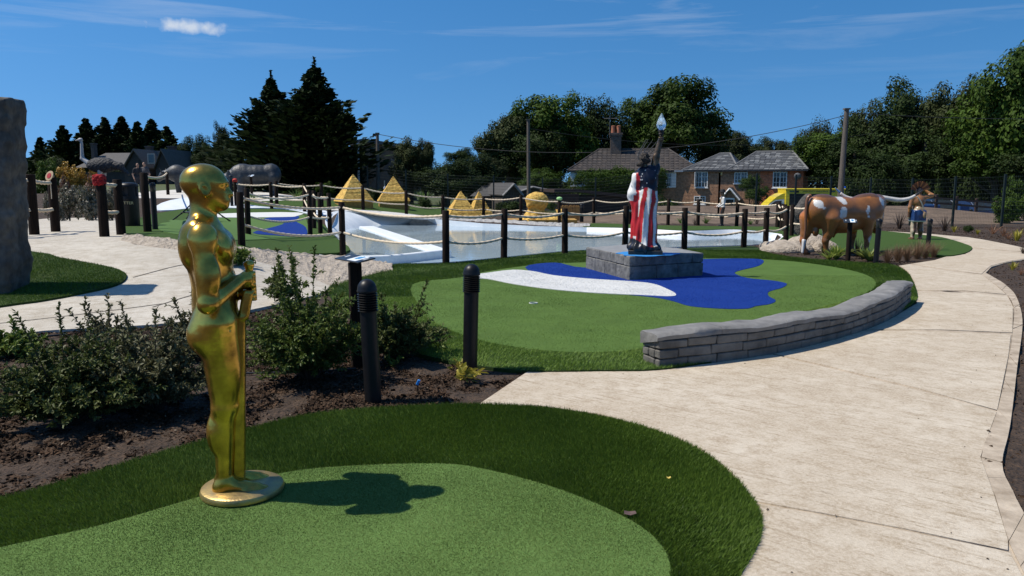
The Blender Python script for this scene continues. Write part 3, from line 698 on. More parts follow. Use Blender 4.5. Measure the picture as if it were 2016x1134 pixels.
# ================================================================== FLAG DRAPED STATUE ON ITS PLINTH
pc = gnd(1238, 555); pr = gnd(1384, 546); pl = gnd(1153, 531); hp = .37
pr.z = pl.z = pc.z = 0
pr = pc+(pr-pc)*1.0
bk = [pl+(pr-pc)*.55+Vector((0.05, .25, 0)), pr+(pl-pc)*.55+Vector((.15, 0, 0))]
corners = [pc, pr, pr+(pl-pc)*.52+Vector((.05, .1, 0)), pl+(pr-pc)*.62+Vector((0, .3, 0)), pl]
pln = thing('stone_plinth', 'grey carved block plinth with sky blue painted top on the blue felt', 'plinth', (0, 0, .05))
M_plin = mat('plinth_stone', (.20, .197, .187), .85, scale=9, col2=(.085, .084, .080), bump=.8, bscale=18, dist=.02, detail=8, var2=(2.2, .2))
M_dark = mat('joint_shadow_grey', (.05, .05, .05), .95)
cen = sum(corners, Vector())/len(corners)
mb = MB(); ins = [cen+(c-cen)*.965 for c in corners]; mb.prism([(c.x, c.y) for c in ins], -.1, hp-.02); mb.build('core', M_dark, pln)
def stone(a, b, z0, z1, nrm, m, parent, dep=.09, bev=.012, jit=.006, name='stone'):
    """one dressed block standing on edge a-b"""
    d = b-a; L = d.length-.008; ang = math.atan2(d.y, d.x); c = (a+b)/2-nrm*(dep/2)
    mb = MB(); mb.bbox((c.x, c.y, (z0+z1)/2), (L, dep, z1-z0-.008), bev, ang, jit=jit); return mb.build(name, m, parent)
for e, (a, b) in enumerate(zip(corners, corners[1:]+corners[:1])):
    d = (b-a); nrm = Vector((d.y, -d.x, 0)).normalized()
    for z0, z1, off in ((0.0, .205, 0), (.205, hp, .5)):
        n_ = max(2, round(d.length/.52)); cuts = [0]+[min(1, max(0, (i+off*.9+random.uniform(-.12, .12))/n_)) for i in range(1, n_)]+[1]
        for i in range(len(cuts)-1):
            if cuts[i+1]-cuts[i] > .03: stone(a+d*cuts[i], a+d*cuts[i+1], z0-.04*(z0 == 0), z1, nrm, M_plin, pln, .12)
mb = MB(); ins = [cen+(c-cen)*.955 for c in corners]; mb.prism([(c.x, c.y) for c in ins], hp-.04, hp-.001); mb.build('top_slab', mat('plinth_top', (.26, .265, .265), .85, scale=6, col2=(.18, .185, .19), bump=.6, bscale=20), pln)
sc_ = at(1270, 492, 12.75); sx_, sy_ = sc_.x, sc_.y
ins = []
for k in range(26):
    t = 2*math.pi*k/26; r_ = 1+.14*math.sin(3*t+1)+.08*math.sin(7*t); ins.append((sx_+.02+.50*r_*math.cos(t), sy_-.02+.40*r_*math.sin(t)))
mb = MB(); mb.prism(ins, hp-.001, hp+.003); mb.build('blue_paint', mat('sky_blue_paint', (.03, .25, .62), .6, scale=8, col2=(.03, .2, .5)), pln)
SB = hp+.05+.003
fs = thing('flag_statue', 'statue of a robed woman draped in stars and stripes raising a torch', 'statue', (sx_, sy_, SB), R(0))
mb = MB(); mb.bbox((0, 0, .035), (.56, .44, .07), .008, R(-8)); mb.build('base', mat('bronze_dark', (.045, .042, .038), .5, scale=12, col2=(.02, .02, .02), bump=.4, bscale=40, metal=.3), fs)
SH = 1.56-.07  # height of the shoulder
s = Sculpt(.05)
# dress: a standing column, hips shifted left, folds cut in afterwards
s.cone((-.03, 0, .10), (-.03, 0, .45), .225, .20); s.cone((-.03, 0, .40), (-.01, 0, .85), .20, .19); s.ell((.0, 0, .92), (.19, .165, .26))
s.ell((.02, 0, 1.20), (.165, .14, .24)); s.cone((-.07, 0, 1.36), (.12, .02, 1.37), .085, .09)
s.ell((-.03, -.02, .12), (.27, .22, .09)); s.ell((-.12, -.15, .105), (.10, .09, .05)); s.ell((.13, -.14, .10), (.12, .09, .045))
s.cone((-.17, .0, 1.28), (-.235, -.02, .98), .075, .07, k=.06); s.cone((-.235, -.02, .98), (-.15, -.05, .62), .085, .05, k=.06); s.cone((-.16, -.06, .62), (-.17, -.05, .34), .05, .03, k=.05)
s.cone((.10, .02, 1.36), (.155, .04, 1.46), .085, .07, k=.05)
def folds(P):
    a = np.arctan2(P[..., 1], P[..., 0]+.02); z = P[..., 2]; r = np.hypot(P[..., 0]+.02, P[..., 1])
    w = np.clip((r-.05)/.12, 0, 1)
    lo_ = np.clip((1.02-z)/.3, 0, 1)
    return w*(lo_*(.011*np.sin(9*a+2.2*z*2)+.007*np.sin(17*a-5*z+1))+(1-lo_)*.007*np.sin(30*z+3*a+2*np.sin(4*a)))
V, F = s.mesh(.0135, folds)
x, y, z = V.T; ang = np.arctan2(y, x+.02)
navy = np.array((.004, .007, .022)); red = np.array((.46, .018, .022)); white = np.array((.74, .73, .70)); goldl = np.array((.45, .33, .09)); black = np.array((.018, .018, .02))
C = np.zeros((len(V), 3))
ph = (ang+1.35-.55*(z-.6)-.06*np.sin(7*z))/.46
band = np.floor(ph).astype(int) % 2; fr_ = ph-np.floor(ph)
C[:] = np.where(band[:, None] == 0, red, white)
C[(fr_ < .045)] = goldl
top_edge = 1.07+.03*np.sin(3*ang)+np.where(x < -.13, .25, 0)
up_ = z > top_edge
C[up_] = navy
left = (x < -.135-.25*np.clip(z-1.1, 0, 1)*.3) & (z > .9) & (z < 1.34)
C[left] = white; C[left & (x > -.185)] = red
C[(x < -.15) & (z > .30) & (z <= .98)] = red; C[(x < -.225) & (z > .88) & (z < 1.1)] = white
hem = z < .20+.07*np.sin(2.0*ang+.8)
C[hem] = black; C[hem & (np.sin(ang*9+z*6) > .86) & (z > .1)] = navy*2.2
M_flagp = mat('painted_flag_cloth', (1, 1, 1), .42, var=.22, scale=14, attr='Col', coat=.12, spec=.3)
rb = link('robe', mesh('robe', V, F, M_flagp, True, col=C), fs)
# stars on the navy bodice
star = MB()
for k in range(15):
    zz = random.uniform(1.04, 1.42); aa = random.uniform(-2.9, .3); rr = None
    d2 = (np.abs(z-zz) < .03) & (np.abs(ang-aa) < .12)
    if not d2.any(): continue
    i = np.argmax(np.where(d2, np.hypot(x, y), -1)); c = Vector(V[i].tolist()); nrm = Vector((math.cos(aa), math.sin(aa), .1)).normalized(); c += nrm*.006
    e = nrm.cross(Vector((0, 0, 1))).normalized(); g = e.cross(nrm)
    star.add([c+(e*math.cos(math.pi/2+j*math.pi/5)+g*math.sin(math.pi/2+j*math.pi/5))*(.017 if j % 2 == 0 else .007) for j in range(10)], [list(range(10))])
tag(star.build('star', mat('star_white', (.42, .43, .44), .5), rb), kind='stuff')
M_brz = mat('bronze_skin', (.16, .105, .06), .34, scale=10, col2=(.05, .036, .025), bump=.3, bscale=30, metal=.55)
M_hair = mat('bronze_hair', (.055, .043, .033), .42, scale=22, col2=(.02, .017, .015), bump=1, bscale=55, metal=.4, dist=.02, stretch=(1, 1, 3))
hz = 1.52
s = Sculpt(.025)
s.cone((-.035, .0, 1.36), (-.05, .01, 1.50), .058, .05); s.ell((-.045, .03, hz+.05), (.080, .088, .105)); s.ell((-.02, .10, hz+.03), (.05, .03, .07)); s.cone((-.01, .125, hz+.05), (-.005, .145, hz+.015), .012, .015, k=.01)
# raised arm, hand with fingers round the torch
s.cone((.12, .02, 1.40), (.15, .03, 1.60), .070, .060); s.cone((.15, .03, 1.60), (.205, .03, 1.84), .058, .042); s.ell((.212, .028, 1.885), (.036, .034, .045), k=.02)
for j in range(4): s.cone((.185, .0, 1.865+.017*j), (.245, -.012, 1.865+.017*j), .011, k=.004); s.cone((.245, -.012, 1.865+.017*j), (.258, .02, 1.865+.017*j), .010, k=.004)
s.cone((.19, .045, 1.87), (.235, .055, 1.915), .012, k=.006)
V, F = s.mesh(.011); sk = link('skin', mesh('skin', V, F, M_brz, True), fs)
s = Sculpt(.025)
s.ell((-.062, .0, hz+.072), (.090, .088, .095)); s.ell((-.115, -.045, hz-.03), (.062, .058, .052)); s.ell((-.02, -.01, hz+.02), (.075, .07, .06)); s.ell((-.165, -.05, hz-.05), (.028, .028, .03))
V, F = s.mesh(.011, lambda P: .005*np.sin(60*P[..., 2]+18*P[..., 0])); hr = link('hair', mesh('hair', V, F, M_hair, True), fs)
cr = MB()
cr.tube([(-.05+.098*math.cos(t), .03+.10*math.sin(t), hz+.11+.035*math.sin(t)) for t in np.linspace(-.6, math.pi+.3, 16)], .014, 6)
for k in range(5):
    t = .25+.62*k; a = Vector((-.05+.098*math.cos(t), .03+.1*math.sin(t), hz+.12+.035*math.sin(t)))
    d = Vector((.16*math.cos(t)+.62, .25*math.sin(t)+.2, .80)).normalized()
    cr.tube([a, a+d*.30], [.010, .003], 5)
cr.build('crown', mat('bronze_crown', (.10, .09, .075), .45, metal=.5), fs)
tx, ty = .223, .022
mb = MB(); mb.lathe([(.014, 1.80), (.02, 1.82), (.020, 1.90), (.024, 2.0), (.04, 2.025), (.045, 2.04), (.036, 2.055), (.05, 2.075), (.052, 2.09), (.03, 2.10)], 16, (tx, ty, -.06))
tor = autosmooth(mb.build('torch', M_hair, fs), 40)
mg = bpy.data.materials.new('cut_glass'); mg.use_nodes = True; pb = mg.node_tree.nodes['Principled BSDF']; pb.inputs['Transmission Weight'].default_value = .75; pb.inputs['Roughness'].default_value = .05; pb.inputs['Base Color'].default_value = (.72, .88, 1, 1); pb.inputs['IOR'].default_value = 1.5; MATS['cut_glass'] = mg
mb = MB(); mb.lathe([(.03, 2.095), (.066, 2.13), (.082, 2.18), (.072, 2.23), (.045, 2.29), (.022, 2.335), (.004, 2.37)], 8, (tx, ty, -.06)); fl = mb.build('flame', mg, fs)
fl.parent = tor
# ================================================================== CURVED BLOCK WALL
M_wall = mat('wall_stone', (.185, .172, .15), .85, scale=7, col2=(.095, .088, .077), bump=.7, bscale=20, dist=.015, detail=8, var2=(2, .25))
M_cap = mat('coping_stone', (.25, .24, .225), .8, scale=5, col2=(.145, .14, .132), bump=.7, bscale=12, dist=.02, detail=8, var2=(1.5, .2))
wl = crom([gnd(*p) for p in [(1296, 727), (1400, 716), (1520, 699), (1640, 671), (1720, 645), (1765, 622), (1793, 597)]], 24, False)
for p in wl: p.z = 0
acc = [0]
for a, b in zip(wl, wl[1:]): acc.append(acc[-1]+(b-a).length)
def along(s_):
    s_ = max(0, min(acc[-1], s_)); i = max(0, min(len(wl)-2, next((k for k in range(len(acc)-1) if acc[k+1] >= s_), len(wl)-2)))
    t = (s_-acc[i])/(acc[i+1]-acc[i]+1e-9); p = wl[i].lerp(wl[i+1], t); d = (wl[min(i+2, len(wl)-1)]-wl[max(i-1, 0)]).normalized()
    return p, d, Vector((-d.y, d.x, 0))     # point, direction, towards the green
bw_ = thing('block_wall', 'low curved grey stone block wall between green and path', 'wall', (0, 0, 0))
WH, WD = .30, .27
def wh(s_): return WH+.02*math.sin(s_*1.7)+.012*math.sin(s_*4.1)
mb = MB(); V = []; F = []; N = 60
for i in range(N+1):
    p, d, n_ = along(.05+(acc[-1]-.1)*i/N)
    h = wh(acc[-1]*i/N)-.05; a = p+n_*.02; b = p+n_*(WD-.02); V += [(a.x, a.y, -.05), (a.x, a.y, h), (b.x, b.y, h), (b.x, b.y, -.05)]
for i in range(N):
    for j in range(3): F.append([i*4+j, (i+1)*4+j, (i+1)*4+j+1, i*4+j+1][::-1])
F += [[0, 1, 2, 3], [N*4+3, N*4+2, N*4+1, N*4]]
link('core', mesh('core', V, F, M_dark), bw_)
for c, (f0, f1) in enumerate(((-.03, .27), (.27, .54), (.54, .80))):
    s_ = 0; ln = (.30, .17, .34)[c]
    while s_ < acc[-1]-.02:
        e = min(acc[-1], s_+ln*random.uniform(.8, 1.25))
        if acc[-1]-e < .12: e = acc[-1]
        a, d, n_ = along(s_); b, d2, n2 = along(e); mid, dm, nm = along((s_+e)/2)
        hm = wh((s_+e)/2)
        stone(a, b, f0*hm, f1*hm, -nm*-1*-1, M_wall, bw_, .07, .008, .005)
        s_ = e; ln = .32
# end faces
for s_, sg in ((0, -1), (acc[-1], 1)):
    p, d, n_ = along(s_); h = wh(s_)
    for f0, f1 in ((-.03, .27), (.27, .54), (.54, .80)):
        for w0, w1 in (((.07, .27),) if f0 != .27 else ((.07, .17), (.17, .27))):
            a, b = (p+n_*w1, p+n_*w0) if sg < 0 else (p+n_*w0, p+n_*w1)
            stone(a, b, f0*h, f1*h, d*sg, M_wall, bw_, .07, .008, .005)
# coping, one hand-formed run of lumpy stones
cp = [0]
while cp[-1] < acc[-1]-.01: cp.append(min(acc[-1], cp[-1]+random.uniform(.55, .9)) if acc[-1]-cp[-1] > 1.1 else acc[-1])
for s0, s1 in zip(cp, cp[1:]):
    V = []; F = []; n_s = 8; n_w = 6
    for i in range(n_s+1):
        ss = s0+.003+(s1-s0-.006)*i/n_s
        if s0 == 0 and i == 0: ss -= .02
        if s1 == acc[-1] and i == n_s: ss += .0
        p, d, n_ = along(ss); h = wh(ss)
        if s0 == 0 and i == 0: p = p-d*.02
        if s1 == acc[-1] and i == n_s: p = p+d*.02
        for k, (w, zz) in enumerate(((-.006, .81*h), (-.012, .93*h), (.015, h), (.09, h+.006), (.18, h+.004), (.25, h), (.275, .92*h), (.275, .6*h))):
            j = noise.noise((p.x*5+k, p.y*5, k*.7))*.012
            q = p+n_*(w+j); V.append((q.x, q.y, zz+(j if k > 1 else j*.9)))
    for i in range(n_s):
        for k in range(7): F.append([i*8+k, (i+1)*8+k, (i+1)*8+k+1, i*8+k+1])
    F += [list(range(8)), [n_s*8+k for k in range(8)][::-1]]
    autosmooth(link('coping', mesh('coping', V, F, M_cap), bw_), 50)

# ================================================================== LAMP BOLLARDS, SIGN POSTS
M_blk = mat('black_powder_coat', (.008, .008, .009), .42, var=.3, scale=30, bump=.1, bscale=200, dist=.002, spec=.3)
M_post = mat('dark_stained_timber', (.026, .015, .009), .8, scale=10, col2=(.007, .005, .004), bump=.6, bscale=24, dist=.01, stretch=(6, 6, .6), detail=8, spec=.15)
M_rope = mat('pale_rope', (.74, .62, .46), .9, scale=60, col2=(.56, .45, .31), bump=.6, bscale=160, dist=.006)
def bollard(px, py, ptop, r, label, lean=(0, 0), louvred=True, cap=M_blk):
    g = gnd(px, py); h = topz(px, ptop, g.y)-g.z
    t = thing('lamp_bollard', label, 'bollard', g-Vector((0, 0, .03))); t.rotation_euler = (lean[1], lean[0], 0); h += .03
    hh = .24 if louvred else .19
    mb = MB(); mb.lathe([(r*.9, -.15), (r*.9, h-hh)], 24); autosmooth(mb.build('column', M_blk, t))
    if louvred:
        mb = MB(); mb.lathe([(r*.78, h-hh), (r*.78, h-.095)], 20); mb.build('lamp_core', mat('lamp_core', (.02, .02, .02), .3), t)
        for k in range(8):
            z = h-hh+.004+k*.0175; mb = MB(); mb.lathe([(r*.80, z+.008), (r*1.06, z), (r*1.08, z+.004), (r*.84, z+.013)], 28); autosmooth(mb.build('louvre', M_blk, t))
        z0 = h-.095
    else:
        mb = MB(); mb.lathe([(r*.92, h-hh), (r*.97, h-hh+.004), (r*.97, h-.07)], 20); autosmooth(mb.build('lens', mat('smoked_lens', (.03, .032, .035), .15), t)); z0 = h-.07
    mb = MB(); mb.lathe([(r*1.05, z0), (r*1.07, z0+.012), (r*1.02, z0+.02)]+[(r*1.02*math.cos(a), z0+.02+(h-z0-.02)*math.sin(a)) for a in np.linspace(.15, 1.53, 8)], 28); autosmooth(mb.build('dome_cap', M_blk, t))
    return t
bollard(735, 786, 549, .069, 'black louvred lamp bollard in the bark bed, nearest to the gold statue', (-.03, 0))
bollard(925, 732, 519, .069, 'black louvred lamp bollard at the edge of the putting green beside the path', (.025, .01))
bollard(1724, 518, 430, .058, 'black lamp bollard in front of the bull, beside its shoulder', (.02, 0), False)
bollard(1826, 493, 430, .058, 'black lamp bollard among brown grasses in front of the headdress statue', (.02, 0), False)
bollard(306, 454, 359, .06, 'black lamp bollard beside a timber post on the far left green', (0, 0), False)
bollard(457, 407, 345, .07, 'black lamp bollard standing before the rhinoceros head', (0, 0), False)
bollard(1145, 437, 401, .10, 'slim black lamp bollard in front of the dark shed', (0, 0), False)
def sign_post(px, py, ptop, w, label, ang, tilt, plen=.42, pwid=.16, sq=True, plate=True):
    g = gnd(px, py); h = topz(px, ptop, g.y)-g.z
    t = thing('sign_post', label, 'sign', g)
    mb = MB()
    if sq: mb.bbox((0, 0, (h-.15)/2-.02), (w, w, h+.12), .006, R(20))
    else: mb.lathe([(w/2, -.15), (w/2*.97, h-.03)], 14)
    mb.build('post', M_post, t)
    Q = Matrix.Rotation(ang, 3, 'Z') @ Matrix.Rotation(tilt, 3, 'X')
    mb = MB(); mb.bbox(Q @ Vector((0, 0, 0))+Vector((0, 0, h)), (plen, pwid, .012), .003, M=Q); pn = mb.build('panel', mat('sign_panel', (.022, .026, .03), .35, var=.3, scale=20), t)
    mb = MB(); mb.box(Q @ Vector((plen*.17, 0, .0078))+Vector((0, 0, h)), (plen*.36, pwid*.86, .002), M=Q); lb = mb.build('label_plate', mat('sign_white', (.72, .76, .78), .4), pn)
    mb = MB()
    for k in range(5):
        mb.box(Q @ Vector((plen*(.10+.035*k), pwid*(.1-.06*(k % 2)), .0094))+Vector((0, 0, h)), (plen*.05, pwid*(.32+.1*(k % 3)), .001), M=Q)
    tag(mb.build('print', mat('sign_blue_print', (.08, .28, .5), .5), pn), kind='stuff')
    for q in (-.32, .43):
        mb = MB(); mb.box(Q @ Vector((plen*q, pwid*.05, .0078))+Vector((0, 0, h)), (plen*.08, pwid*.30, .002), M=Q); mb.build('lettering_plate', mat('sign_grey', (.40, .42, .43), .5), pn)
    return t
sign_post(704, 716, 509, .105, 'dark square timber post with tilted information panel among the shrubs', R(-52), R(10), .46, .17)
sign_post(1669, 513, 435, .10, 'brown timber post with a small white panel in front of the bull', R(-14), R(24), .26, .17, False)
sign_post(496, 388, 346, .12, 'short dark post with tilted panel in front of the rhinoceros', R(-14), R(24), .30, .22, False)

# ================================================================== ROPE FENCES
def post_mesh(r, h):
    mb = MB(); mb.lathe([(r, -.25), (r*.98, h*.5), (r*.96, h-.012), (r*.84, h)], 14); return mb
def rope_mesh(a, b, sag, r, n=None):
    """sagging rope of three twisted strands as one lobed tube"""
    L = (b-a).length; n = n or max(10, int(L/.045)); k = 9
    t = np.linspace(0, 1, n+1); P = np.array(a)[None]*(1-t)[:, None]+np.array(b)[None]*t[:, None]
    P[:, 2] -= 4*sag*t*(1-t)
    d = np.array(b)-np.array(a); d /= np.linalg.norm(d); e = np.cross(d, (0, 0, 1)); e /= np.linalg.norm(e)+1e-9; g = np.cross(d, e)
    ang = np.linspace(0, 2*np.pi, k, endpoint=False)[None]; tw = (t*L/.15*2*np.pi)[:, None]
    rr = r*(1+.20*np.cos(3*(ang-tw/3)))
    V = P[:, None]+(np.cos(ang)*rr)[..., None]*e+(np.sin(ang)*rr)[..., None]*g
    i = np.arange(n)[:, None]*k; j = np.arange(k)[None]; j2 = (j+1) % k
    F = np.stack([i+j, i+j2, i+k+j2, i+k+j], -1).reshape(-1, 4)
    return V.reshape(-1, 3), F
def rope_fence(label, posts, bays, r=.065, rr=.024, levels=(.90, .42), sag=.09, hues=None):
    G = []
    for q in posts:
        g = gnd(q[0], q[1]); h = topz(q[0], q[2], g.y)-g.z; G.append((g, h))
    base = G[0][0]
    t = thing('rope_fence', label, 'fence', base)
    for g, h in G:
        o = post_mesh(r, h).build('post', M_post, t, loc=g-base); autosmooth(o); o.rotation_euler = (random.uniform(-.012, .012), random.uniform(-.012, .012), random.uniform(0, 3))
    for i, j in bays:
        (a, ha), (b, hb) = G[i], G[j]
        d = (b-a).normalized()
        for lv in levels:
            p = a+Vector((0, 0, ha*lv))+d*r*.3-base; q = b+Vector((0, 0, hb*lv))-d*r*.3-base
            V, F = rope_mesh(p, q, sag*random.uniform(.7, 1.25)*min(1.3, (b-a).length/2.2), rr)
            link('rope', mesh('rope', V, F, M_rope, True), t)
    return t
chain = lambda n, o=0: [(i+o, i+o+1) for i in range(n-1)]
rope_fence('rope and post fence along the near side of the pond', [(476, 486, 378), (675, 500, 398), (878, 520, 414), (992, 510, 411), (1112, 501, 410), (1230, 495, 405), (1347, 492, 409), (1464, 488, 411), (1507, 484, 409), (1547, 475, 405)], chain(10), .072, .026)
rope_fence('rope and post fence between the left green and the pond apron', [(489, 464, 371), (611, 466, 374), (631, 461, 379), (650, 463, 380), (619, 451, 375), (600, 418, 361), (535, 411, 358), (465, 406, 357)], [(0, 1), (1, 3), (3, 2), (2, 4), (4, 5), (5, 6), (6, 7)], .070, .026)
rope_fence('rope and post fence along the far side of the pond before the pyramids', [(545, 406, 356), (634, 408, 360), (715, 414, 365), (800, 422, 375), (872, 427, 384), (952, 430, 387), (1025, 435, 384), (1101, 441, 392), (1169, 439, 389), (1240, 441, 391), (1315, 443, 391), (1374, 444, 392), (1450, 446, 395), (1530, 448, 398)], chain(14), .075, .026)
rope_fence('short rope fence of close posts turning the corner behind the bull rump', [(1531, 449, 399), (1538, 453, 401), (1543, 456, 402), (1558, 466, 403), (1590, 468, 403)], chain(5), .065, .026)
rope_fence('timber bridge rail with rope, beside the standing stone', [(-6, 470, 338), (68, 463, 343), (110, 457, 349)], chain(3), .088, .034, sag=.05)
rope_fence('timber bridge rail with rope, next to the litter bin', [(206, 467, 350), (239, 463, 353)], chain(2), .085, .034, sag=.05)
rope_fence('far left rope rail of two dark posts behind the lamp bollard', [(291, 459, 340), (331, 384, 338)], [(0, 1)], .075, .028, levels=(.94,))
# things on the posts
g = gnd(206, 467); o = Sculpt(.02)
pz = topz(206, 350, g.y)
mb_ = Sculpt(.02); mb_.box((0, 0, .02), (.095, .09, .10), None, .045)
V, F = mb_.mesh(.016, lambda P: .014*np.sin(70*P[..., 0])*np.sin(70*P[..., 2]+P[..., 1]*30))
ro = link('post_cover', mesh('post_cover', V, F, mat('red_yarn', (.42, .012, .016), .95, scale=40, col2=(.24, .006, .01), bump=1, bscale=60), True), None, Vector((g.x-.02, g.y-.0, pz-.06))); tag(ro, 'bright red shaggy cover pulled over the top of a bridge post', 'post cover')
g = gnd(110, 457); pz = topz(110, 349, g.y)
hat = thing('hat', 'pale straw hat with red lining hung on a bridge post', 'hat', (g.x, g.y, pz))
Q = Matrix.Rotation(R(-112), 3, 'X') @ Matrix.Rotation(R(20), 3, 'Y')
mb = MB(); mb.lathe([(.10, .0), (.105, .008), (.06, .02), (.055, .065), (.04, .08)], 20, (0, -.07, .03), Q); autosmooth(mb.build('crown', mat('straw', (.50, .37, .23), .9, scale=30, col2=(.36, .26, .16)), hat))
mb = MB(); mb.lathe([(.054, -.006), (.057, -.002)], 20, (0, -.072, .03), Q); mb.build('lining', mat('red_lining', (.36, .02, .03), .8), hat)
mb = MB(); mb.tube([(.03, -.10, -.05), (.035, -.10, -.28), (.03, -.10, -.42)], .008, 6); mb.build('cord', M_rope, hat)
g = gnd(465, 406); pz = topz(465, 357, g.y)
s = Sculpt(.02); s.ell((0, 0, .05), (.10, .10, .09)); V, F = s.mesh(.02); tag(link('red_pompom', mesh('red_pompom', V, F, mat('orange_red', (.55, .03, .015), .7), True), None, Vector((g.x, g.y, pz-.02))), 'round orange red pompom on a far rope post near the rhinoceros', 'pompom')
g = gnd(1101, 441); pz = topz(1101, 392, g.y)
s = Sculpt(.02); s.ell((0, 0, .04), (.13, .11, .08)); V, F = s.mesh(.02); tag(link('green_cloth', mesh('green_cloth', V, F, mat('pale_green_cloth', (.30, .55, .22), .8), True), None, Vector((g.x, g.y, pz-.02))), 'pale green cloth bundled on a far post in front of the dark shed', 'cloth')

# ================================================================== LITTER BIN
g = gnd(258, 447); h = topz(258, 357, g.y)-g.z; rb_ = .135*g.y/14.4*.9
rb_ = (275-241)/2/FOC*g.y*1.02
lb_ = thing('litter_bin', 'round black litter bin with gold lettering beside the bridge post', 'bin', g-Vector((0, 0, .02)))
mb = MB(); mb.lathe([(rb_*.93, 0), (rb_*.97, .03), (rb_, h*.62), (rb_*1.02, h*.64), (rb_, h*.66), (rb_, h*.70)], 28); autosmooth(mb.build('body', M_blk, lb_))
mb = MB(); mb.lathe([(rb_*.6, h*.70), (rb_*.6, h*.9)], 20); mb.build('liner', M_dark, lb_)
for k in range(4):
    a0 = R(-90+28+k*90-8); mb = MB(); V = []; 
    for i in range(7):
        a = a0+R(50)*i/6+R(0)
        for r_ in (rb_, rb_*.95):
            for z in (h*.70, h*.90): V.append((r_*math.cos(a), r_*math.sin(a), z))
    F = []
    for i in range(6):
        b = i*4; F += [[b, b+4, b+5, b+1], [b+2, b+3, b+7, b+6]]
    F += [[0, 1, 3, 2], [24, 26, 27, 25]]
    mb.add(V, F); mb.build('pillar', M_blk, lb_)
mb = MB(); mb.lathe([(rb_*1.0, h*.90), (rb_*1.06, h*.905), (rb_*1.06, h*.93), (rb_*.92, h*.97), (rb_*.5, h*.995), (.01, h)], 28); autosmooth(mb.build('lid', M_blk, lb_))
def text(name, body, size, m, parent, loc, rot, depth=.002, align='CENTER'):
    cu = bpy.data.curves.new(name, 'FONT'); cu.body = body; cu.size = size; cu.extrude = depth; cu.align_x = align; cu.align_y = 'CENTER'
    tmp = bpy.data.objects.new(name+'_tmp', cu); COL.objects.link(tmp); bpy.context.view_layer.update()
    me = bpy.data.meshes.new_from_object(tmp.evaluated_get(bpy.context.evaluated_depsgraph_get())); COL.objects.unlink(tmp); bpy.data.objects.remove(tmp)
    me.materials.clear(); me.materials.append(m)
    o = link(name, me, parent, loc); o.rotation_euler = rot; return o
mt = mat('gold_letter', (.62, .52, .28), .5)
tx_ = text('lettering', 'LITTER', .085, mt, lb_, (0, 0, h*.55), (0, 0, 0), .001)
for v in tx_.data.vertices:      # wrap the word round the drum
    a = R(-78)+v.co.x/rb_; v.co = Vector(((rb_+.004+v.co.z)*math.cos(a), (rb_+.004+v.co.z)*math.sin(a), v.co.y))

# ================================================================== STANDING STONE, PYRAMIDS, SPHINX
g0 = at(-30, 560, 9.9); g0.z = T(g0.x, g0.y)
xr = at(56, 400, 10.15).x; zt = topz(40, 181, 9.9)
st = Sculpt(.12); wx = 1.9; cx_ = xr-wx/2
st.box((0, 0, (zt-g0.z)/2-.1), (wx/2, .25, (zt-g0.z)/2+.1), (0, 4.2, 3), .04)
def rk(P):
    o = np.zeros(P.shape[:3], np.float32)
    for f, a in ((2.3, .018), (5.1, .018), (11, .014), (23, .012)):
        o += a*np.sin(f*P[..., 0]+1.7*np.sin(f*.8*P[..., 2])+f)*np.sin(f*1.1*P[..., 2]+1.3*np.sin(f*.9*P[..., 0]+P[..., 1]*f))
    return o
V, F = st.mesh(.035, rk)
M_stone = mat('standing_stone', (.135, .122, .10), .9, scale=2.6, col2=(.05, .046, .04), bump=1, bscale=9, dist=.05, detail=10, stretch=(1, 1, .55), var2=(9, .35))
tag(link('standing_stone', mesh('standing_stone', V, F, M_stone, True), None, Vector((cx_, 9.9, g0.z))), 'tall rough dark grey standing stone at the left edge', 'stone')

M_pyr = bpy.data.materials.new('yellow_stone_courses'); M_pyr.use_nodes = True; t = M_pyr.node_tree; p_ = t.nodes['Principled BSDF']; p_.inputs['Roughness'].default_value = .85
tcn = t.nodes.new('ShaderNodeTexCoord'); n1 = t.nodes.new('ShaderNodeTexNoise'); n1.inputs['Scale'].default_value = 9; n1.inputs['Detail'].default_value = 7
mxn = t.nodes.new('ShaderNodeMix'); mxn.data_type = 'RGBA'; mxn.inputs['A'].default_value = (.42, .24, .045, 1); mxn.inputs['B'].default_value = (.72, .47, .11, 1)
rgn = t.nodes.new('ShaderNodeMapRange'); rgn.inputs[1].default_value = .35; rgn.inputs[2].default_value = .65; t.links.new(n1.outputs['Fac'], rgn.inputs[0]); t.links.new(rgn.outputs[0], mxn.inputs['Factor'])
t.links.new(tcn.outputs['Object'], n1.inputs['Vector']); t.links.new(mxn.outputs['Result'], p_.inputs['Base Color'])
bn = t.nodes.new('ShaderNodeBump'); bn.inputs['Strength'].default_value = .8; bn.inputs['Distance'].default_value = .04; n2 = t.nodes.new('ShaderNodeTexNoise'); n2.inputs['Scale'].default_value = 16; n2.inputs['Detail'].default_value = 5
t.links.new(tcn.outputs['Object'], n2.inputs['Vector']); t.links.new(n2.outputs['Fac'], bn.inputs['Height']); t.links.new(bn.outputs[0], p_.inputs['Normal'])
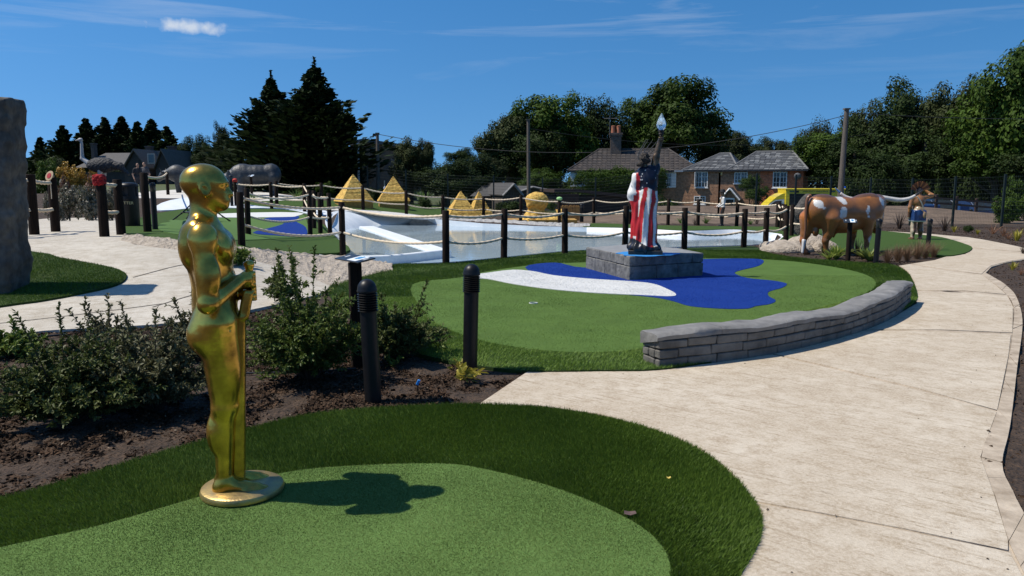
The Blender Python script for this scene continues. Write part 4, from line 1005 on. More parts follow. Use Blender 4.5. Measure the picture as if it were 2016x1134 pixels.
def pyramid(pxl, pxr, pbase, papex, pxa, pskirt, rz, label):
    g = gnd((pxl+pxr)/2, pskirt); Y = g.y+.9; a = at(pxa, papex, Y)
    zb = topz(pxa, pbase, g.y+.2); w = (pxr-pxl)/FOC*Y; half = w/2/ (abs(math.cos(rz))+abs(math.sin(rz)))
    t = thing('pyramid', label, 'pyramid', (a.x, Y, g.z), rz)
    H = a.z-g.z; zb -= g.z; n = 15
    # stepped courses, each one its own ring so the joints read as ledges
    for k in range(n):
        f0, f1 = k/n, (k+1)/n; z0 = zb+(H-zb)*f0; z1 = zb+(H-zb)*f1; r0 = half*(1-f0)+.012; r1 = half*(1-f1)+.018
        mb = MB(); V = []
        for z, r_ in ((z0, r0), (z1, r1)):
            for x, y in ((-r_, -r_), (r_, -r_), (r_, r_), (-r_, r_)): V.append((x+random.uniform(-.012, .012), y+random.uniform(-.012, .012), z))
        mb.add(V, [[3, 2, 1, 0], [4, 5, 6, 7], [0, 1, 5, 4], [1, 2, 6, 5], [2, 3, 7, 6], [3, 0, 4, 7]]); mb.build('course', M_pyr, t)
    mb = MB(); r_ = half*.94; mb.box((0, 0, zb/2-.15), (2*r_, 2*r_, zb+.3), taper=1.0); mb.build('footing', mat('yellow_footing', (.45, .27, .07), .9, scale=10, col2=(.30, .17, .04), bump=.8, bscale=20), t)
pyramid(656, 741, 397, 343, 695, 411, R(28), 'yellow pyramid at the far left, tallest of the four')
pyramid(743, 815, 396, 347, 774, 413, R(12), 'yellow pyramid behind a rope post, second from the left')
pyramid(880, 950, 426, 376, 907, 429, R(14), 'small yellow pyramid right at the far rock edge of the pond')
pyramid(922, 976, 424, 377, 943, 428, R(20), 'small yellow pyramid half hidden behind its front neighbour')
g = gnd(1060, 436); Y = g.y+.4; sp_ = thing('sphinx_statue', 'yellow crouching stone lion figure with a rounded head by the pond', 'statue', (at(1060, 436, Y).x, Y, g.z), 0)
k_ = Y/FOC   # metres per picture point there
def S(px, py, y=0): return ((px-1060)*k_, y, topz(px, py, Y)-g.z)
s = Sculpt(.08)
s.ell(S(1059, 397), (.47, .42, .40)); s.ell(S(1056, 393, -.05), (.50, .36, .34)); s.ell(S(1042, 403, -.1), (.14, .18, .16)); s.cone(S(1058, 412), S(1054, 428), .30, .40)
s.cone(S(1046, 422), S(1040, 436), .26, .34); s.ell(S(1080, 430, .1), (.75, .40, .36)); s.cone(S(1062, 434, -.35), S(1096, 434, -.4), .18, .20); s.ell(S(1102, 427, .1), (.34, .36, .36))
s.cone(S(1036, 434, -.3), S(1042, 436, -.7), .16, .15)
V, F = s.mesh(.05, lambda P: .018*np.sin(17*P[..., 0]+3*np.sin(13*P[..., 2]))*np.sin(19*P[..., 2]+7*P[..., 1]))
link('body', mesh('body', V, F, M_pyr, True), sp_)
mb = MB(); mb.box((0, .1, -.1), (3.4, 1.6, .36)); mb.build('footing', MATS['yellow_footing'], sp_)
# ================================================================== LONGHORN BULL (faces right, head turned away)
Yb = 17.3; cb = at(1660, 500, Yb); bz = T(cb.x, Yb)
kb = 1/FOC*17.4
bull = thing('longhorn_bull_statue', 'life size brown and white longhorn bull statue in the planting bed', 'statue', (cb.x, Yb, bz), R(12))
def B(px, py, y=0): return ((px-1660)*kb*1.02, y, (499-py)*kb)
s = Sculpt(.07)
s.ell(B(1612, 416), (.40, .29, .39), k=.1); s.ell(B(1650, 417), (.55, .29, .345), k=.1); s.ell(B(1694, 418), (.42, .29, .37), k=.1); s.ell(B(1712, 418), (.26, .27, .42), k=.1)
s.ell(B(1600, 410), (.26, .27, .30)); s.ell(B(1700, 397), (.30, .18, .17)); s.ell(B(1655, 440), (.5, .24, .22))
s.cone(B(1718, 408, .05), B(1742, 402, .22), .27, .19, k=.1); s.ell(B(1728, 440, .02), (.13, .16, .24)); s.ell(B(1726, 425, .06), (.2, .2, .26))
# head turned away from the viewer
s.cone(B(1745, 398, .30), B(1756, 414, .56), .145, .085, k=.06); s.ell(B(1757, 418, .60), (.09, .10, .085)); s.ell(B(1745, 394, .26), (.13, .12, .10))
# legs: near pair at -y, far pair at +y
def leg(x0, z0, pts, y, r):
    for (a, b, ra, rb) in pts: s.cone((a[0], y, a[1]), (b[0], y, b[1]), ra, rb, k=.05)
def hind(px, y, dx):
    h = [B(px, 430), B(px-4+dx, 458), B(px-9+dx, 472), B(px-6+dx, 490), B(px-1+dx, 496)]
    q = [(p[0], y, p[2]) for p in h]
    s.cone(q[0], q[1], .22, .115, k=.07); s.cone(q[1], q[2], .105, .075, k=.04); s.cone(q[2], q[3], .07, .052, k=.03); s.cone(q[3], q[4], .056, .07, k=.02); s.cone((q[4][0]-.01, y, .045), (q[4][0]+.05, y, .03), .075, .06, k=.02)
def fore(px, y, dx):
    h = [B(px, 432), B(px+1+dx, 464), B(px+dx, 488), B(px+2+dx, 496)]
    q = [(p[0], y, p[2]) for p in h]
    s.cone(q[0], q[1], .155, .085, k=.06); s.ell(q[1], (.078, .075, .085), k=.03); s.cone(q[1], q[2], .07, .052, k=.03); s.cone(q[2], q[3], .055, .07, k=.02); s.cone((q[3][0], y, .045), (q[3][0]+.05, y, .03), .075, .06, k=.02)
hind(1618, -.17, 1); hind(1592, .16, -2); fore(1700, -.15, 0); fore(1684, .15, 2)
s.cone(B(1641, 448), B(1637, 462), .06, .035, k=.05); s.cone(B(1637, 462), B(1637, 467), .035, .015, k=.02)
s.ell(B(1598, 454), (.075, .075, .12), k=.03)
V, F = s.mesh(.024)
x, y, z = V.T
pxl = 1660+x/(kb*1.02); pyl = 499-z/kb
brn = np.array((.30, .118, .032)); dk = np.array((.10, .046, .020)); wht = np.array((.66, .65, .62))
nn = np.array([noise.noise((a*3, b*3, c*3)) for a, b, c in V]); n2 = np.array([noise.noise((a*9, b*9, c*9+5)) for a, b, c in V])
C = brn[None]*(1+.35*nn[:, None]); C = np.where((nn > .35)[:, None], C*np.array((1.35, 1.15, .8)), C)
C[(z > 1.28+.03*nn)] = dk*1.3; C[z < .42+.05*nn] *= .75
wob = 2.2*nn+1.5*n2
def patch(cx, cy, rx, ry, side=-1, rot=0):
    a = R(rot); u = (pxl-cx)*math.cos(a)+(pyl-cy)*math.sin(a); v = -(pxl-cx)*math.sin(a)+(pyl-cy)*math.cos(a)
    m = ((u/rx)**2+(v/ry)**2 < 1+.5*nn+.35*n2) & ((y*side > -.02) if side else True)
    C[m] = wht
patch(1590, 401, 7, 7.5); patch(1640, 393, 6.5, 11, rot=-30); patch(1639, 415, 7, 11, rot=12); patch(1637, 424, 9, 4); patch(1728, 395, 9, 10); patch(1691, 413, 3.6, 9, rot=14); patch(1737, 398, 3, 6); patch(1692, 426, 2.5, 2.5); patch(1733, 423, 2, 8, 0); patch(1703, 471, 4.5, 8); patch(1597, 408, 3, 2)
C[(z < .075)] = np.array((.12, .06, .03))
link('body', mesh('body', V, F, mat('painted_hide', (1, 1, 1), .38, var=.22, scale=9, attr='Col', coat=.25, bump=.25, bscale=30, dist=.01), True, col=C), bull)
hc = Vector(B(1743, 391, .30)); Ri = Matrix.Rotation(-R(12), 3, 'Z')
M_horn = mat('horn_white', (.66, .63, .57), .3, scale=6, col2=(.50, .46, .40), coat=.4)
for sg, nm in ((-1, 'near'), (1, 'far')):
    if sg < 0: w = [(0, 0, 0), (-.14, 0, .0), (-.32, -.02, -.02), (-.55, -.04, -.03), (-.72, -.02, .03), (-.86, 0, .14), (-.96, 0, .24)]
    else: w = [(0, 0, 0), (.16, 0, 0), (.36, 0, -.03), (.58, 0, -.05), (.78, 0, -.01), (.94, .0, .08), (1.09, 0, .19)]
    pts = crom([hc+Ri @ Vector(p) for p in w], 5, False); n_ = len(pts)
    mb = MB(); rad = [.062*(1-.25*t) if t < .45 else .062*.8875*max(.05, (1-t)/.55)**.65 for t in np.linspace(0, 1, n_)]
    k_ = int(n_*.80)
    mb.tube(pts[:k_+1], rad[:k_+1], 12); h_ = mb.build('horn', M_horn, bull, True)
    mb = MB(); mb.tube(pts[k_:], [r_*1.01 for r_ in rad[k_:]], 10); mb.build('horn_tip', mat('horn_tip_blue', (.10, .22, .42), .35) if sg < 0 else mat('horn_tip_dark', (.03, .028, .025), .35), h_, True)
for sx in (-1, 1):
    s = Sculpt(.02); s.ell((0, 0, 0), (.12, .035, .06)); V, F = s.mesh(.015)
    o = link('ear', mesh('ear', V, F, mat('hide_brown', (.17, .07, .026), .4, coat=.2), True), bull, hc+Ri @ Vector((sx*.21, .02, -.075))); o.rotation_euler = (0, R(8)*sx, 0)
tl = crom([Vector(B(1583, 385, -.02)), Vector(B(1576, 392, -.02)), Vector(B(1574, 420, -.03)), Vector(B(1574, 450, -.04)), Vector(B(1572, 472, -.04))], 6, False)
mb = MB(); mb.tube(tl, [.042-.02*i/len(tl) for i in range(len(tl))], 10); mb.build('tail', MATS['hide_brown'], bull, True)
s = Sculpt(.03); s.cone(tuple(tl[-1]), tuple(tl[-1]+Vector((-.02, 0, -.25))), .045, .03); V, F = s.mesh(.015, lambda P: .006*np.sin(120*P[..., 0])); link('tail_tuft', mesh('tail_tuft', V, F, mat('hair_white', (.6, .59, .56), .7), True), bull)
# light blue ball on the left horn tip
a = bull.matrix_world
# ================================================================== FIGURE WITH FEATHER HEADDRESS (back to us, hand at brow)
g = gnd(1803, 473); k = g.y/FOC; hd = thing('headdress_statue', 'painted statue in blue loincloth and feather headdress shading its eyes', 'statue', g, R(0))
H = (473-364)*k; f = H/1.62
s = Sculpt(.03)
def q(x, y, z): return (x*f, y*f, z*f)
s.ell(q(.0, .0, 1.13), (.19*f, .12*f, .18*f)); s.ell(q(0, 0, .93), (.15*f, .11*f, .14*f)); s.cone(q(-.13, 0, 1.24), q(.13, 0, 1.25), .075*f); s.ell(q(0, 0, .80), (.17*f, .13*f, .12*f))
s.cone(q(.0, 0, 1.28), q(.01, .01, 1.38), .055*f); s.ell(q(.01, .03, 1.44), (.085*f, .10*f, .115*f))
s.cone(q(-.19, 0, 1.22), q(-.24, .0, .97), .062*f, .05*f); s.cone(q(-.24, .0, .97), q(-.235, .03, .74), .05*f, .036*f); s.ell(q(-.235, .04, .68), (.04*f, .045*f, .06*f))
s.cone(q(.18, 0, 1.24), q(.40, .02, 1.31), .062*f, .05*f); s.cone(q(.40, .02, 1.31), q(.15, .14, 1.50), .05*f, .035*f)
for j in range(4): s.cone(q(.15, .14+.012*j, 1.50), q(.07, .155+.012*j, 1.515), .014*f, k=.006)
for sx in (-1, 1):
    s.cone(q(sx*.085, 0, .74), q(sx*.105, 0, .40), .098*f, .068*f); s.cone(q(sx*.105, 0, .40), q(sx*.115, -.01, .08), .07*f, .05*f); s.cone(q(sx*.115, -.03, .05), q(sx*.13, .12, .035), .05*f, .04*f); s.ell(q(sx*.11, -.03, .27), (.065*f, .07*f, .1*f))
V, F = s.mesh(.017); x, y, z = V.T/f
C = np.tile(np.array((.34, .15, .055)), (len(V), 1)); C[z < .82] = (.13, .055, .025)
n1_ = np.array([noise.noise((a*7, b*7, c*7)) for a, b, c in V]); C *= (1+.4*n1_)[:, None]
C[(z < .66) & (np.abs(x) > .135)] = (.52, .43, .30); C[z > 1.36] = (.05, .03, .02); C[(z < .10)] = (.16, .075, .03); C[(x > .2) & (z > 1.1)] = (.40, .18, .06)
link('body', mesh('body', V, F, mat('painted_figure', (1, 1, 1), .42, var=.2, scale=12, attr='Col', coat=.2), True, col=C), hd)
s = Sculpt(.02); s.cone(q(0, 0, .86), q(0, 0, .76), .165*f, .185*f); s.box(q(0, -.0, .71), (.185*f, .165*f, .17*f), None, .03)
V, F = s.mesh(.018, lambda P: .006*np.sin(40*P[..., 0])); z = V[:, 2]/f; C = np.tile(np.array((.014, .045, .15)), (len(V), 1)); C[z < .575] = (.62, .62, .58); C[z > .885] = (.36, .26, .15)
lc = link('loincloth', mesh('loincloth', V, F, MATS['painted_figure'], True, col=C), hd)
s = Sculpt(.02); s.ell(q(.11, -.17, .74), (.05*f, .035*f, .10*f)); s.cone(q(.03, -.15, .88), q(.12, -.165, .80), .02*f); V, F = s.mesh(.015); link('pouch', mesh('pouch', V, F, mat('tan_leather', (.33, .22, .12), .7, scale=20, col2=(.22, .14, .08)), True), hd)
mb = MB(); mb.tube([q(-.12, -.12, 1.28), q(.0, -.14, 1.12), q(.10, -.13, .92)], .018*f, 6); mb.build('strap', mat('pale_strap', (.5, .45, .36), .7), hd)
hdp = thing('x', 'x', 'x') if False else None
for k_ in range(15):            # feathers standing round the head in an arch
    t = math.pi*(.02+.80*k_/14)+.25; c0 = Vector(q(.0, .02, 1.42)); d = Vector((math.cos(t), 0, math.sin(t)))
    e = Vector((0, 1, 0)); p0 = c0+d*.10*f; p1 = c0+d*.30*f+Vector((0, -.08*f, 0)); w = d.cross(e)*.030*f
    mb = MB(); mb.add([p0-w*.6, p0+w*.6, p0+(p1-p0)*.8+w, p1, p0+(p1-p0)*.8-w]+[v+Vector((0, .008, 0)) for v in (p0-w*.6, p0+w*.6, p0+(p1-p0)*.8+w, p1, p0+(p1-p0)*.8-w)], [[0, 1, 2, 3, 4], [9, 8, 7, 6, 5]]+[[i, (i+1) % 5+0, (i+1) % 5+5, i+5][::-1] for i in range(5)])
    mb.build('feather', mat('feather_rust', (.20, .06, .025), .7, scale=14, col2=(.09, .03, .018)) if k_ % 3 else mat('feather_orange', (.42, .15, .05), .7), hd)
mb = MB(); mb.lathe([(.30*f, -.08), (.33*f, -.03), (.28*f, .012), (.1*f, .02)], 18, (0, .03, 0)); mb.build('base', M_rock, hd)
# ================================================================== COWBOY FIGURE
g = gnd(1421, 446); k = g.y/FOC; cw = thing('cowboy_statue', 'figure in black hat, white shirt and dark trousers behind the pond fence', 'statue', g, R(180))
f = (447-374)*k/1.82
s = Sculpt(.03)
s.ell(q(0, 0, 1.22), (.12*f, .19*f, .22*f)); s.ell(q(0, 0, .98), (.12*f, .16*f, .14*f)); s.cone(q(0, -.15, 1.40), q(0, .15, 1.40), .07*f); s.cone(q(0, 0, 1.42), q(.02, 0, 1.54), .05*f); s.ell(q(.03, 0, 1.60), (.095*f, .08*f, .115*f)); s.cone(q(.12, 0, 1.60), q(.13, 0, 1.58), .015*f)
for sy in (-1, 1):
    s.cone(q(0, sy*.20, 1.36), q(.02, sy*.25, 1.10), .06*f, .05*f); s.cone(q(.02, sy*.25, 1.10), q(.26, sy*.17, .95), .05*f, .035*f); s.ell(q(.31, sy*.16, .94), (.055*f, .035*f, .04*f))
    for j in range(4): s.cone(q(.33, sy*.16+.018*(j-1.5), .95), q(.385, sy*.16+.02*(j-1.5), .93), .011*f, k=.005)
    s.cone(q(0, sy*.09, .92), q(.02+.06*sy, sy*.11, .48), .105*f, .075*f); s.cone(q(.02+.06*sy, sy*.11, .48), q(.0+.05*sy, sy*.11, .10), .075*f, .055*f); s.cone(q(-.03+.05*sy, sy*.11, .05), q(.16+.05*sy, sy*.12, .04), .05*f, .04*f)
V, F = s.mesh(.02); x, y, z = V.T/f
C = np.tile(np.array((.66, .65, .62)), (len(V), 1)); C[z < .95] = (.022, .02, .022); C[(z > 1.45)] = (.34, .17, .10); C[(z > 1.60) & (x < .03)] = (.03, .02, .015); C[(x > .27) & (z > .85)] = (.34, .17, .10)
C[(z > .98) & (z < 1.42) & (np.abs(y) < .10) & (x > .05)] = (.30, .20, .11); C[(z > .62) & (z < .93) & (np.abs(y) < .22) & (x > .0)] = (.20, .075, .03)
link('body', mesh('body', V, F, MATS['painted_figure'], True, col=C), cw)
mb = MB(); mb.lathe([(.22*f, 1.655*f), (.24*f, 1.675*f), (.12*f, 1.69*f), (.115*f, 1.78*f), (.08*f, 1.82*f), (.02*f, 1.80*f)], 20, (.02*f, 0, 0)); autosmooth(mb.build('hat', mat('black_felt', (.012, .012, .013), .8), cw))
mb = MB(); mb.box((.03, 0, .0), (.9*f, .5*f, .06)); mb.build('base', M_soil, cw)

# ================================================================== ANIMALS FAR LEFT
M_gry = mat('grey_hide', (.040, .046, .051), .5, scale=7, col2=(.015, .017, .020), bump=.7, bscale=14, dist=.02, detail=8)
def animal(name, label, px, py, rz, build, h=.045, m=None, disp=None):
    g = gnd(px, py); t = thing(name, label, 'statue', g, rz); s = Sculpt(.08); build(s); V, F = s.mesh(h, disp); link('body', mesh('body', V, F, m or M_gry, True), t); return t, g
def rhino(s):
    s.ell((0, 0, 1.14), (1.2, .60, .56), k=.2); s.ell((.75, 0, 1.18), (.55, .50, .52), k=.2); s.ell((-.75, 0, 1.18), (.55, .55, .60), k=.12); s.ell((.80, 0, 1.46), (.42, .3, .25), k=.2)
    s.cone((1.1, 0, 1.15), (1.65, 0, .85), .42, .30, k=.15); s.cone((1.6, 0, .9), (2.1, 0, .55), .30, .20, k=.12); s.ell((2.15, 0, .5), (.22, .2, .2)); s.cone((2.2, 0, .65), (2.35, 0, 1.15), .11, .02, k=.05); s.cone((1.95, 0, .85), (2.0, 0, 1.1), .09, .03, k=.05)
    for sy in (-1, 1):
        s.cone((1.55, sy*.22, 1.1), (1.5, sy*.28, 1.35), .08, .05, k=.04)
        s.cone((.85, sy*.32, .95), (.88, sy*.34, .15), .24, .17, k=.1); s.cone((-.85, sy*.34, 1.0), (-.80, sy*.36, .5), .32, .19, k=.1); s.cone((-.80, sy*.36, .5), (-.85, sy*.36, .14), .18, .17, k=.06)
        s.ell((.9, sy*.34, .1), (.2, .19, .11)); s.ell((-.82, sy*.36, .1), (.2, .19, .11))
def wr(P): return .005*np.sin(22*P[..., 0]+3*np.sin(3*P[..., 2]))*np.clip(P[..., 2]-.4, 0, 1)
animal('rhinoceros_statue', 'life size dark grey rhinoceros statue behind the far rope fence', 508, 385, R(196), rhino, disp=wr)[0].scale = (.84, .84, .84)
def bison(s):
    s.ell((0, 0, 1.1), (1.05, .48, .48), k=.2); s.ell((.65, 0, 1.25), (.6, .46, .55), k=.2); s.ell((-.8, 0, 1.08), (.42, .42, .42), k=.15); s.cone((.95, 0, 1.25), (1.45, 0, 1.15), .36, .26, k=.12); s.cone((1.45, 0, 1.15), (1.75, 0, .88), .22, .15, k=.1)
    for sy in (-1, 1):
        s.cone((.6, sy*.25, .9), (.6, sy*.25, .1), .2, .11, k=.1); s.cone((-.8, sy*.26, .9), (-.85, sy*.26, .45), .24, .12, k=.1); s.cone((-.85, sy*.26, .45), (-.8, sy*.26, .1), .12, .10, k=.05)
        s.cone((1.45, sy*.18, 1.3), (1.42, sy*.55, 1.28), .07, .065, k=.04); s.cone((1.42, sy*.55, 1.28), (1.5, sy*.72, 1.55), .06, .03, k=.04)
animal('buffalo_statue', 'dark grey horned buffalo statue partly behind the gold head', 372, 380, R(190), bison)[0].scale = (.85, .85, .85)
# ostrich: dark body, pale neck
g = gnd(205, 386); os_ = thing('ostrich_statue', 'ostrich statue with long pale neck and black feathered body', 'statue', g, R(176)); ko = g.y/FOC
s = Sculpt(.06); s.ell((0, 0, 1.42), (.72, .36, .36)); s.ell((-.7, 0, 1.38), (.38, .18, .2)); s.cone((-.9, 0, 1.3), (-1.25, 0, 1.0), .12, .06)
V, F = s.mesh(.04, lambda P: .02*np.sin(30*P[..., 0]+9*P[..., 2])*np.sin(26*P[..., 2])); link('body', mesh('body', V, F, mat('black_feather', (.035, .035, .037), .7, scale=12, col2=(.012, .012, .013), bump=1, bscale=16, dist=.05), True), os_)
s = Sculpt(.05); s.cone((.55, 0, 1.45), (.92, 0, 1.72), .14, .09); s.cone((.92, 0, 1.72), (.90, 0, 2.45), .085, .06); s.ell((.95, 0, 2.58), (.12, .085, .085)); s.cone((1.02, 0, 2.58), (1.2, 0, 2.54), .045, .02, k=.03)
V, F = s.mesh(.03); link('neck', mesh('neck', V, F, mat('pale_grey_skin', (.42, .41, .39), .6, scale=8, col2=(.32, .31, .30)), True), os_)
for sy in (-1, 1):
    s = Sculpt(.04); s.cone((0, sy*.16, 1.25), (.05, sy*.16, .75), .13, .06); s.cone((.05, sy*.16, .75), (-.02, sy*.16, .08), .05, .04); s.cone((-.02, sy*.16, .05), (.22, sy*.18, .03), .045, .03)
    V, F = s.mesh(.03); link('leg', mesh('leg', V, F, MATS['pale_grey_skin'], True), os_)
# two people far off on the left
def person(px, py, ptop, label, shirt, rz):
    g = gnd(px, py); f = (topz(px, ptop, g.y)-g.z)/1.74; t = thing('person', label, 'person', g, rz)
    q = lambda x, y, z: (x*f, y*f, z*f)
    s = Sculpt(.03)
    s.ell(q(0, 0, 1.22), (.12*f, .19*f, .22*f)); s.ell(q(0, 0, .96), (.12*f, .17*f, .15*f)); s.cone(q(0, -.15, 1.40), q(0, .15, 1.40), .07*f); s.cone(q(0, 0, 1.42), q(.02, 0, 1.54), .05*f); s.ell(q(.03, 0, 1.62), (.095*f, .08*f, .12*f)); s.cone(q(.12, 0, 1.61), q(.13, 0, 1.59), .015*f)
    for sy in (-1, 1):
        s.cone(q(0, sy*.20, 1.36), q(-.02, sy*.26, 1.08), .06*f, .048*f); s.cone(q(-.02, sy*.26, 1.08), q(.10, sy*.22, .86), .045*f, .035*f); s.ell(q(.13, sy*.21, .81), (.04*f, .03*f, .06*f))
        s.cone(q(0, sy*.09, .92), q(.02, sy*.10, .48), .105*f, .07*f); s.cone(q(.02, sy*.10, .48), q(0, sy*.10, .10), .07*f, .05*f); s.cone(q(-.03, sy*.10, .05), q(.15, sy*.11, .04), .045*f, .04*f)
    V, F = s.mesh(.028); x, y, z = V.T/f
    C = np.tile(np.array(shirt), (len(V), 1)).astype(float); C[z < .95] = (.03, .032, .04); C[z > 1.46] = (.40, .24, .17); C[(z > 1.62) & (x < .06)] = (.05, .035, .025); C[(np.abs(y) > .17) & (z < 1.15) & (z > .7)] = (.40, .24, .17)
    link('body', mesh('body', V, F, mat('clothed_figure', (1, 1, 1), .8, var=.2, scale=12, attr='Col'), True, col=C), t)
person(274, 381, 321, 'far person in a black top standing left of the other by the rope', (.02, .02, .022), R(-60))
person(288, 381, 319, 'far person in a dark grey top with dark hair by the rope', (.06, .06, .065), R(-100))
# black lattice tower model behind the gold statue
g = gnd(394, 437); lt = thing('lattice_tower_model', 'black metal lattice tower model on splayed legs behind the gold statue', 'model', g); ht = topz(394, 372, g.y)-g.z
w0 = 46/FOC*g.y
for sx in (-1, 1):
    for sy in (-1, 1):
        mb = MB(); pts = [Vector((sx*w0*(1-t)**1.7, sy*w0*.8*(1-t)**1.7, ht*t)) for t in np.linspace(0, .98, 9)]; mb.tube(pts, .022, 6)
        for i in range(len(pts)-1):
            d = Vector((.05*sx, 0, 0)); mb.tube([pts[i]-d, pts[i+1]], .008, 4); 
        mb.build('leg', M_blk, lt)
for t in (.3, .55):
    r_ = w0*(1-t)**1.7+.03; mb = MB(); mb.bbox((0, 0, ht*t), (2*r_, 1.7*r_, .035), .006); mb.build('platform', M_blk, lt)
# ================================================================== HOUSES
def brickmat(name, c1, c2, mortar, scale=1.0):
    m = bpy.data.materials.new(name); m.use_nodes = True; t = m.node_tree; p = t.nodes['Principled BSDF']; p.inputs['Roughness'].default_value = .9
    tc_ = t.nodes.new('ShaderNodeTexCoord'); b = t.nodes.new('ShaderNodeTexBrick'); b.inputs['Scale'].default_value = 4.4*scale; b.inputs['Color1'].default_value = (*c1, 1); b.inputs['Color2'].default_value = (*c2, 1); b.inputs['Mortar'].default_value = (*mortar, 1)
    b.inputs['Mortar Size'].default_value = .02; b.inputs['Bias'].default_value = .1
    sp = t.nodes.new('ShaderNodeSeparateXYZ'); cb_ = t.nodes.new('ShaderNodeCombineXYZ'); ad = t.nodes.new('ShaderNodeMath'); ad.operation = 'ADD'
    t.links.new(tc_.outputs['Object'], sp.inputs[0]); t.links.new(sp.outputs[0], ad.inputs[0]); t.links.new(sp.outputs[1], ad.inputs[1]); t.links.new(ad.outputs[0], cb_.inputs[0]); t.links.new(sp.outputs[2], cb_.inputs[1])
    t.links.new(cb_.outputs[0], b.inputs['Vector'])
    n = t.nodes.new('ShaderNodeTexNoise'); n.inputs['Scale'].default_value = 5; n.inputs['Detail'].default_value = 8; t.links.new(tc_.outputs['Object'], n.inputs['Vector'])
    mx_ = t.nodes.new('ShaderNodeMix'); mx_.data_type = 'RGBA'; mx_.blend_type = 'MULTIPLY'; mx_.inputs['Factor'].default_value = .9
    r = t.nodes.new('ShaderNodeMapRange'); r.inputs[1].default_value = .3; r.inputs[2].default_value = .7; r.inputs[3].default_value = .55; r.inputs[4].default_value = 1.25; t.links.new(n.outputs['Fac'], r.inputs[0])
    t.links.new(b.outputs['Color'], mx_.inputs['A']); t.links.new(r.outputs[0], mx_.inputs['B']); t.links.new(mx_.outputs['Result'], p.inputs['Base Color'])
    MATS[name] = m; return m
M_bk1 = brickmat('brown_brick', (.38, .19, .10), (.26, .125, .07), (.42, .29, .19))
M_bk2 = brickmat('red_brick', (.70, .17, .07), (.54, .115, .05), (.58, .34, .18))
M_slate = mat('slate', (.088, .090, .092), .6, var=.25, scale=9, bump=.3, bscale=30)
M_slate2 = mat('slate_light', (.175, .178, .175), .6, var=.25, scale=9)
M_tileb = mat('brown_tile', (.050, .042, .038), .8, var=.3, scale=6, bump=.4, bscale=20)
M_wht = mat('white_joinery', (.78, .78, .76), .45)
M_pane = mat('window_glass', (.025, .032, .04), .06, spec=.8)
M_lead = mat('lead_flashing', (.42, .43, .44), .5)
def window(parent, x, z, w, h, y=-.02, bars=(2, 3), open_=False):
    """casement in a wall whose face lies at local y = 0, outside towards -y"""
    f = MB(); t_ = .07
    f.box((x-w/2+t_/2, y, z), (t_, .1, h)); f.box((x+w/2-t_/2, y, z), (t_, .1, h)); f.box((x, y, z+h/2-t_/2), (w-2*t_, .1, t_)); f.box((x, y, z-h/2+t_/2), (w-2*t_, .1, t_)); f.box((x, y+.001, z), (.08, .098, h-2*t_))
    o = f.build('window', M_wht, parent)
    for c in range(2):
        xc = x+(c-.5)*(w/2)
        mb = MB(); mb.box((xc, y+.02, z), (w/2-.1, .012, h-2*t_)); mb.build('pane', M_pane, o)
    gb = MB()
    for c in range(2):
        xc = x+(c-.5)*(w/2); gb.box((xc, y, z), (.03, .03, h-2*t_))
        for k in range(1, bars[1]): gb.box((xc, y-.001, z-h/2+h*k/bars[1]), (w/2-.1, .028, .03))
    gb.build('glazing_bar', M_wht, o)
    mb = MB(); mb.box((x, y-.03, z-h/2-.04), (w+.12, .2, .07)); mb.build('sill', M_wht, o)
    if open_:
        mb = MB(); mb.box((x-w/2+.02, y-.30, z), (.05, .5, h*.95)); mb.build('sash', M_wht, o)
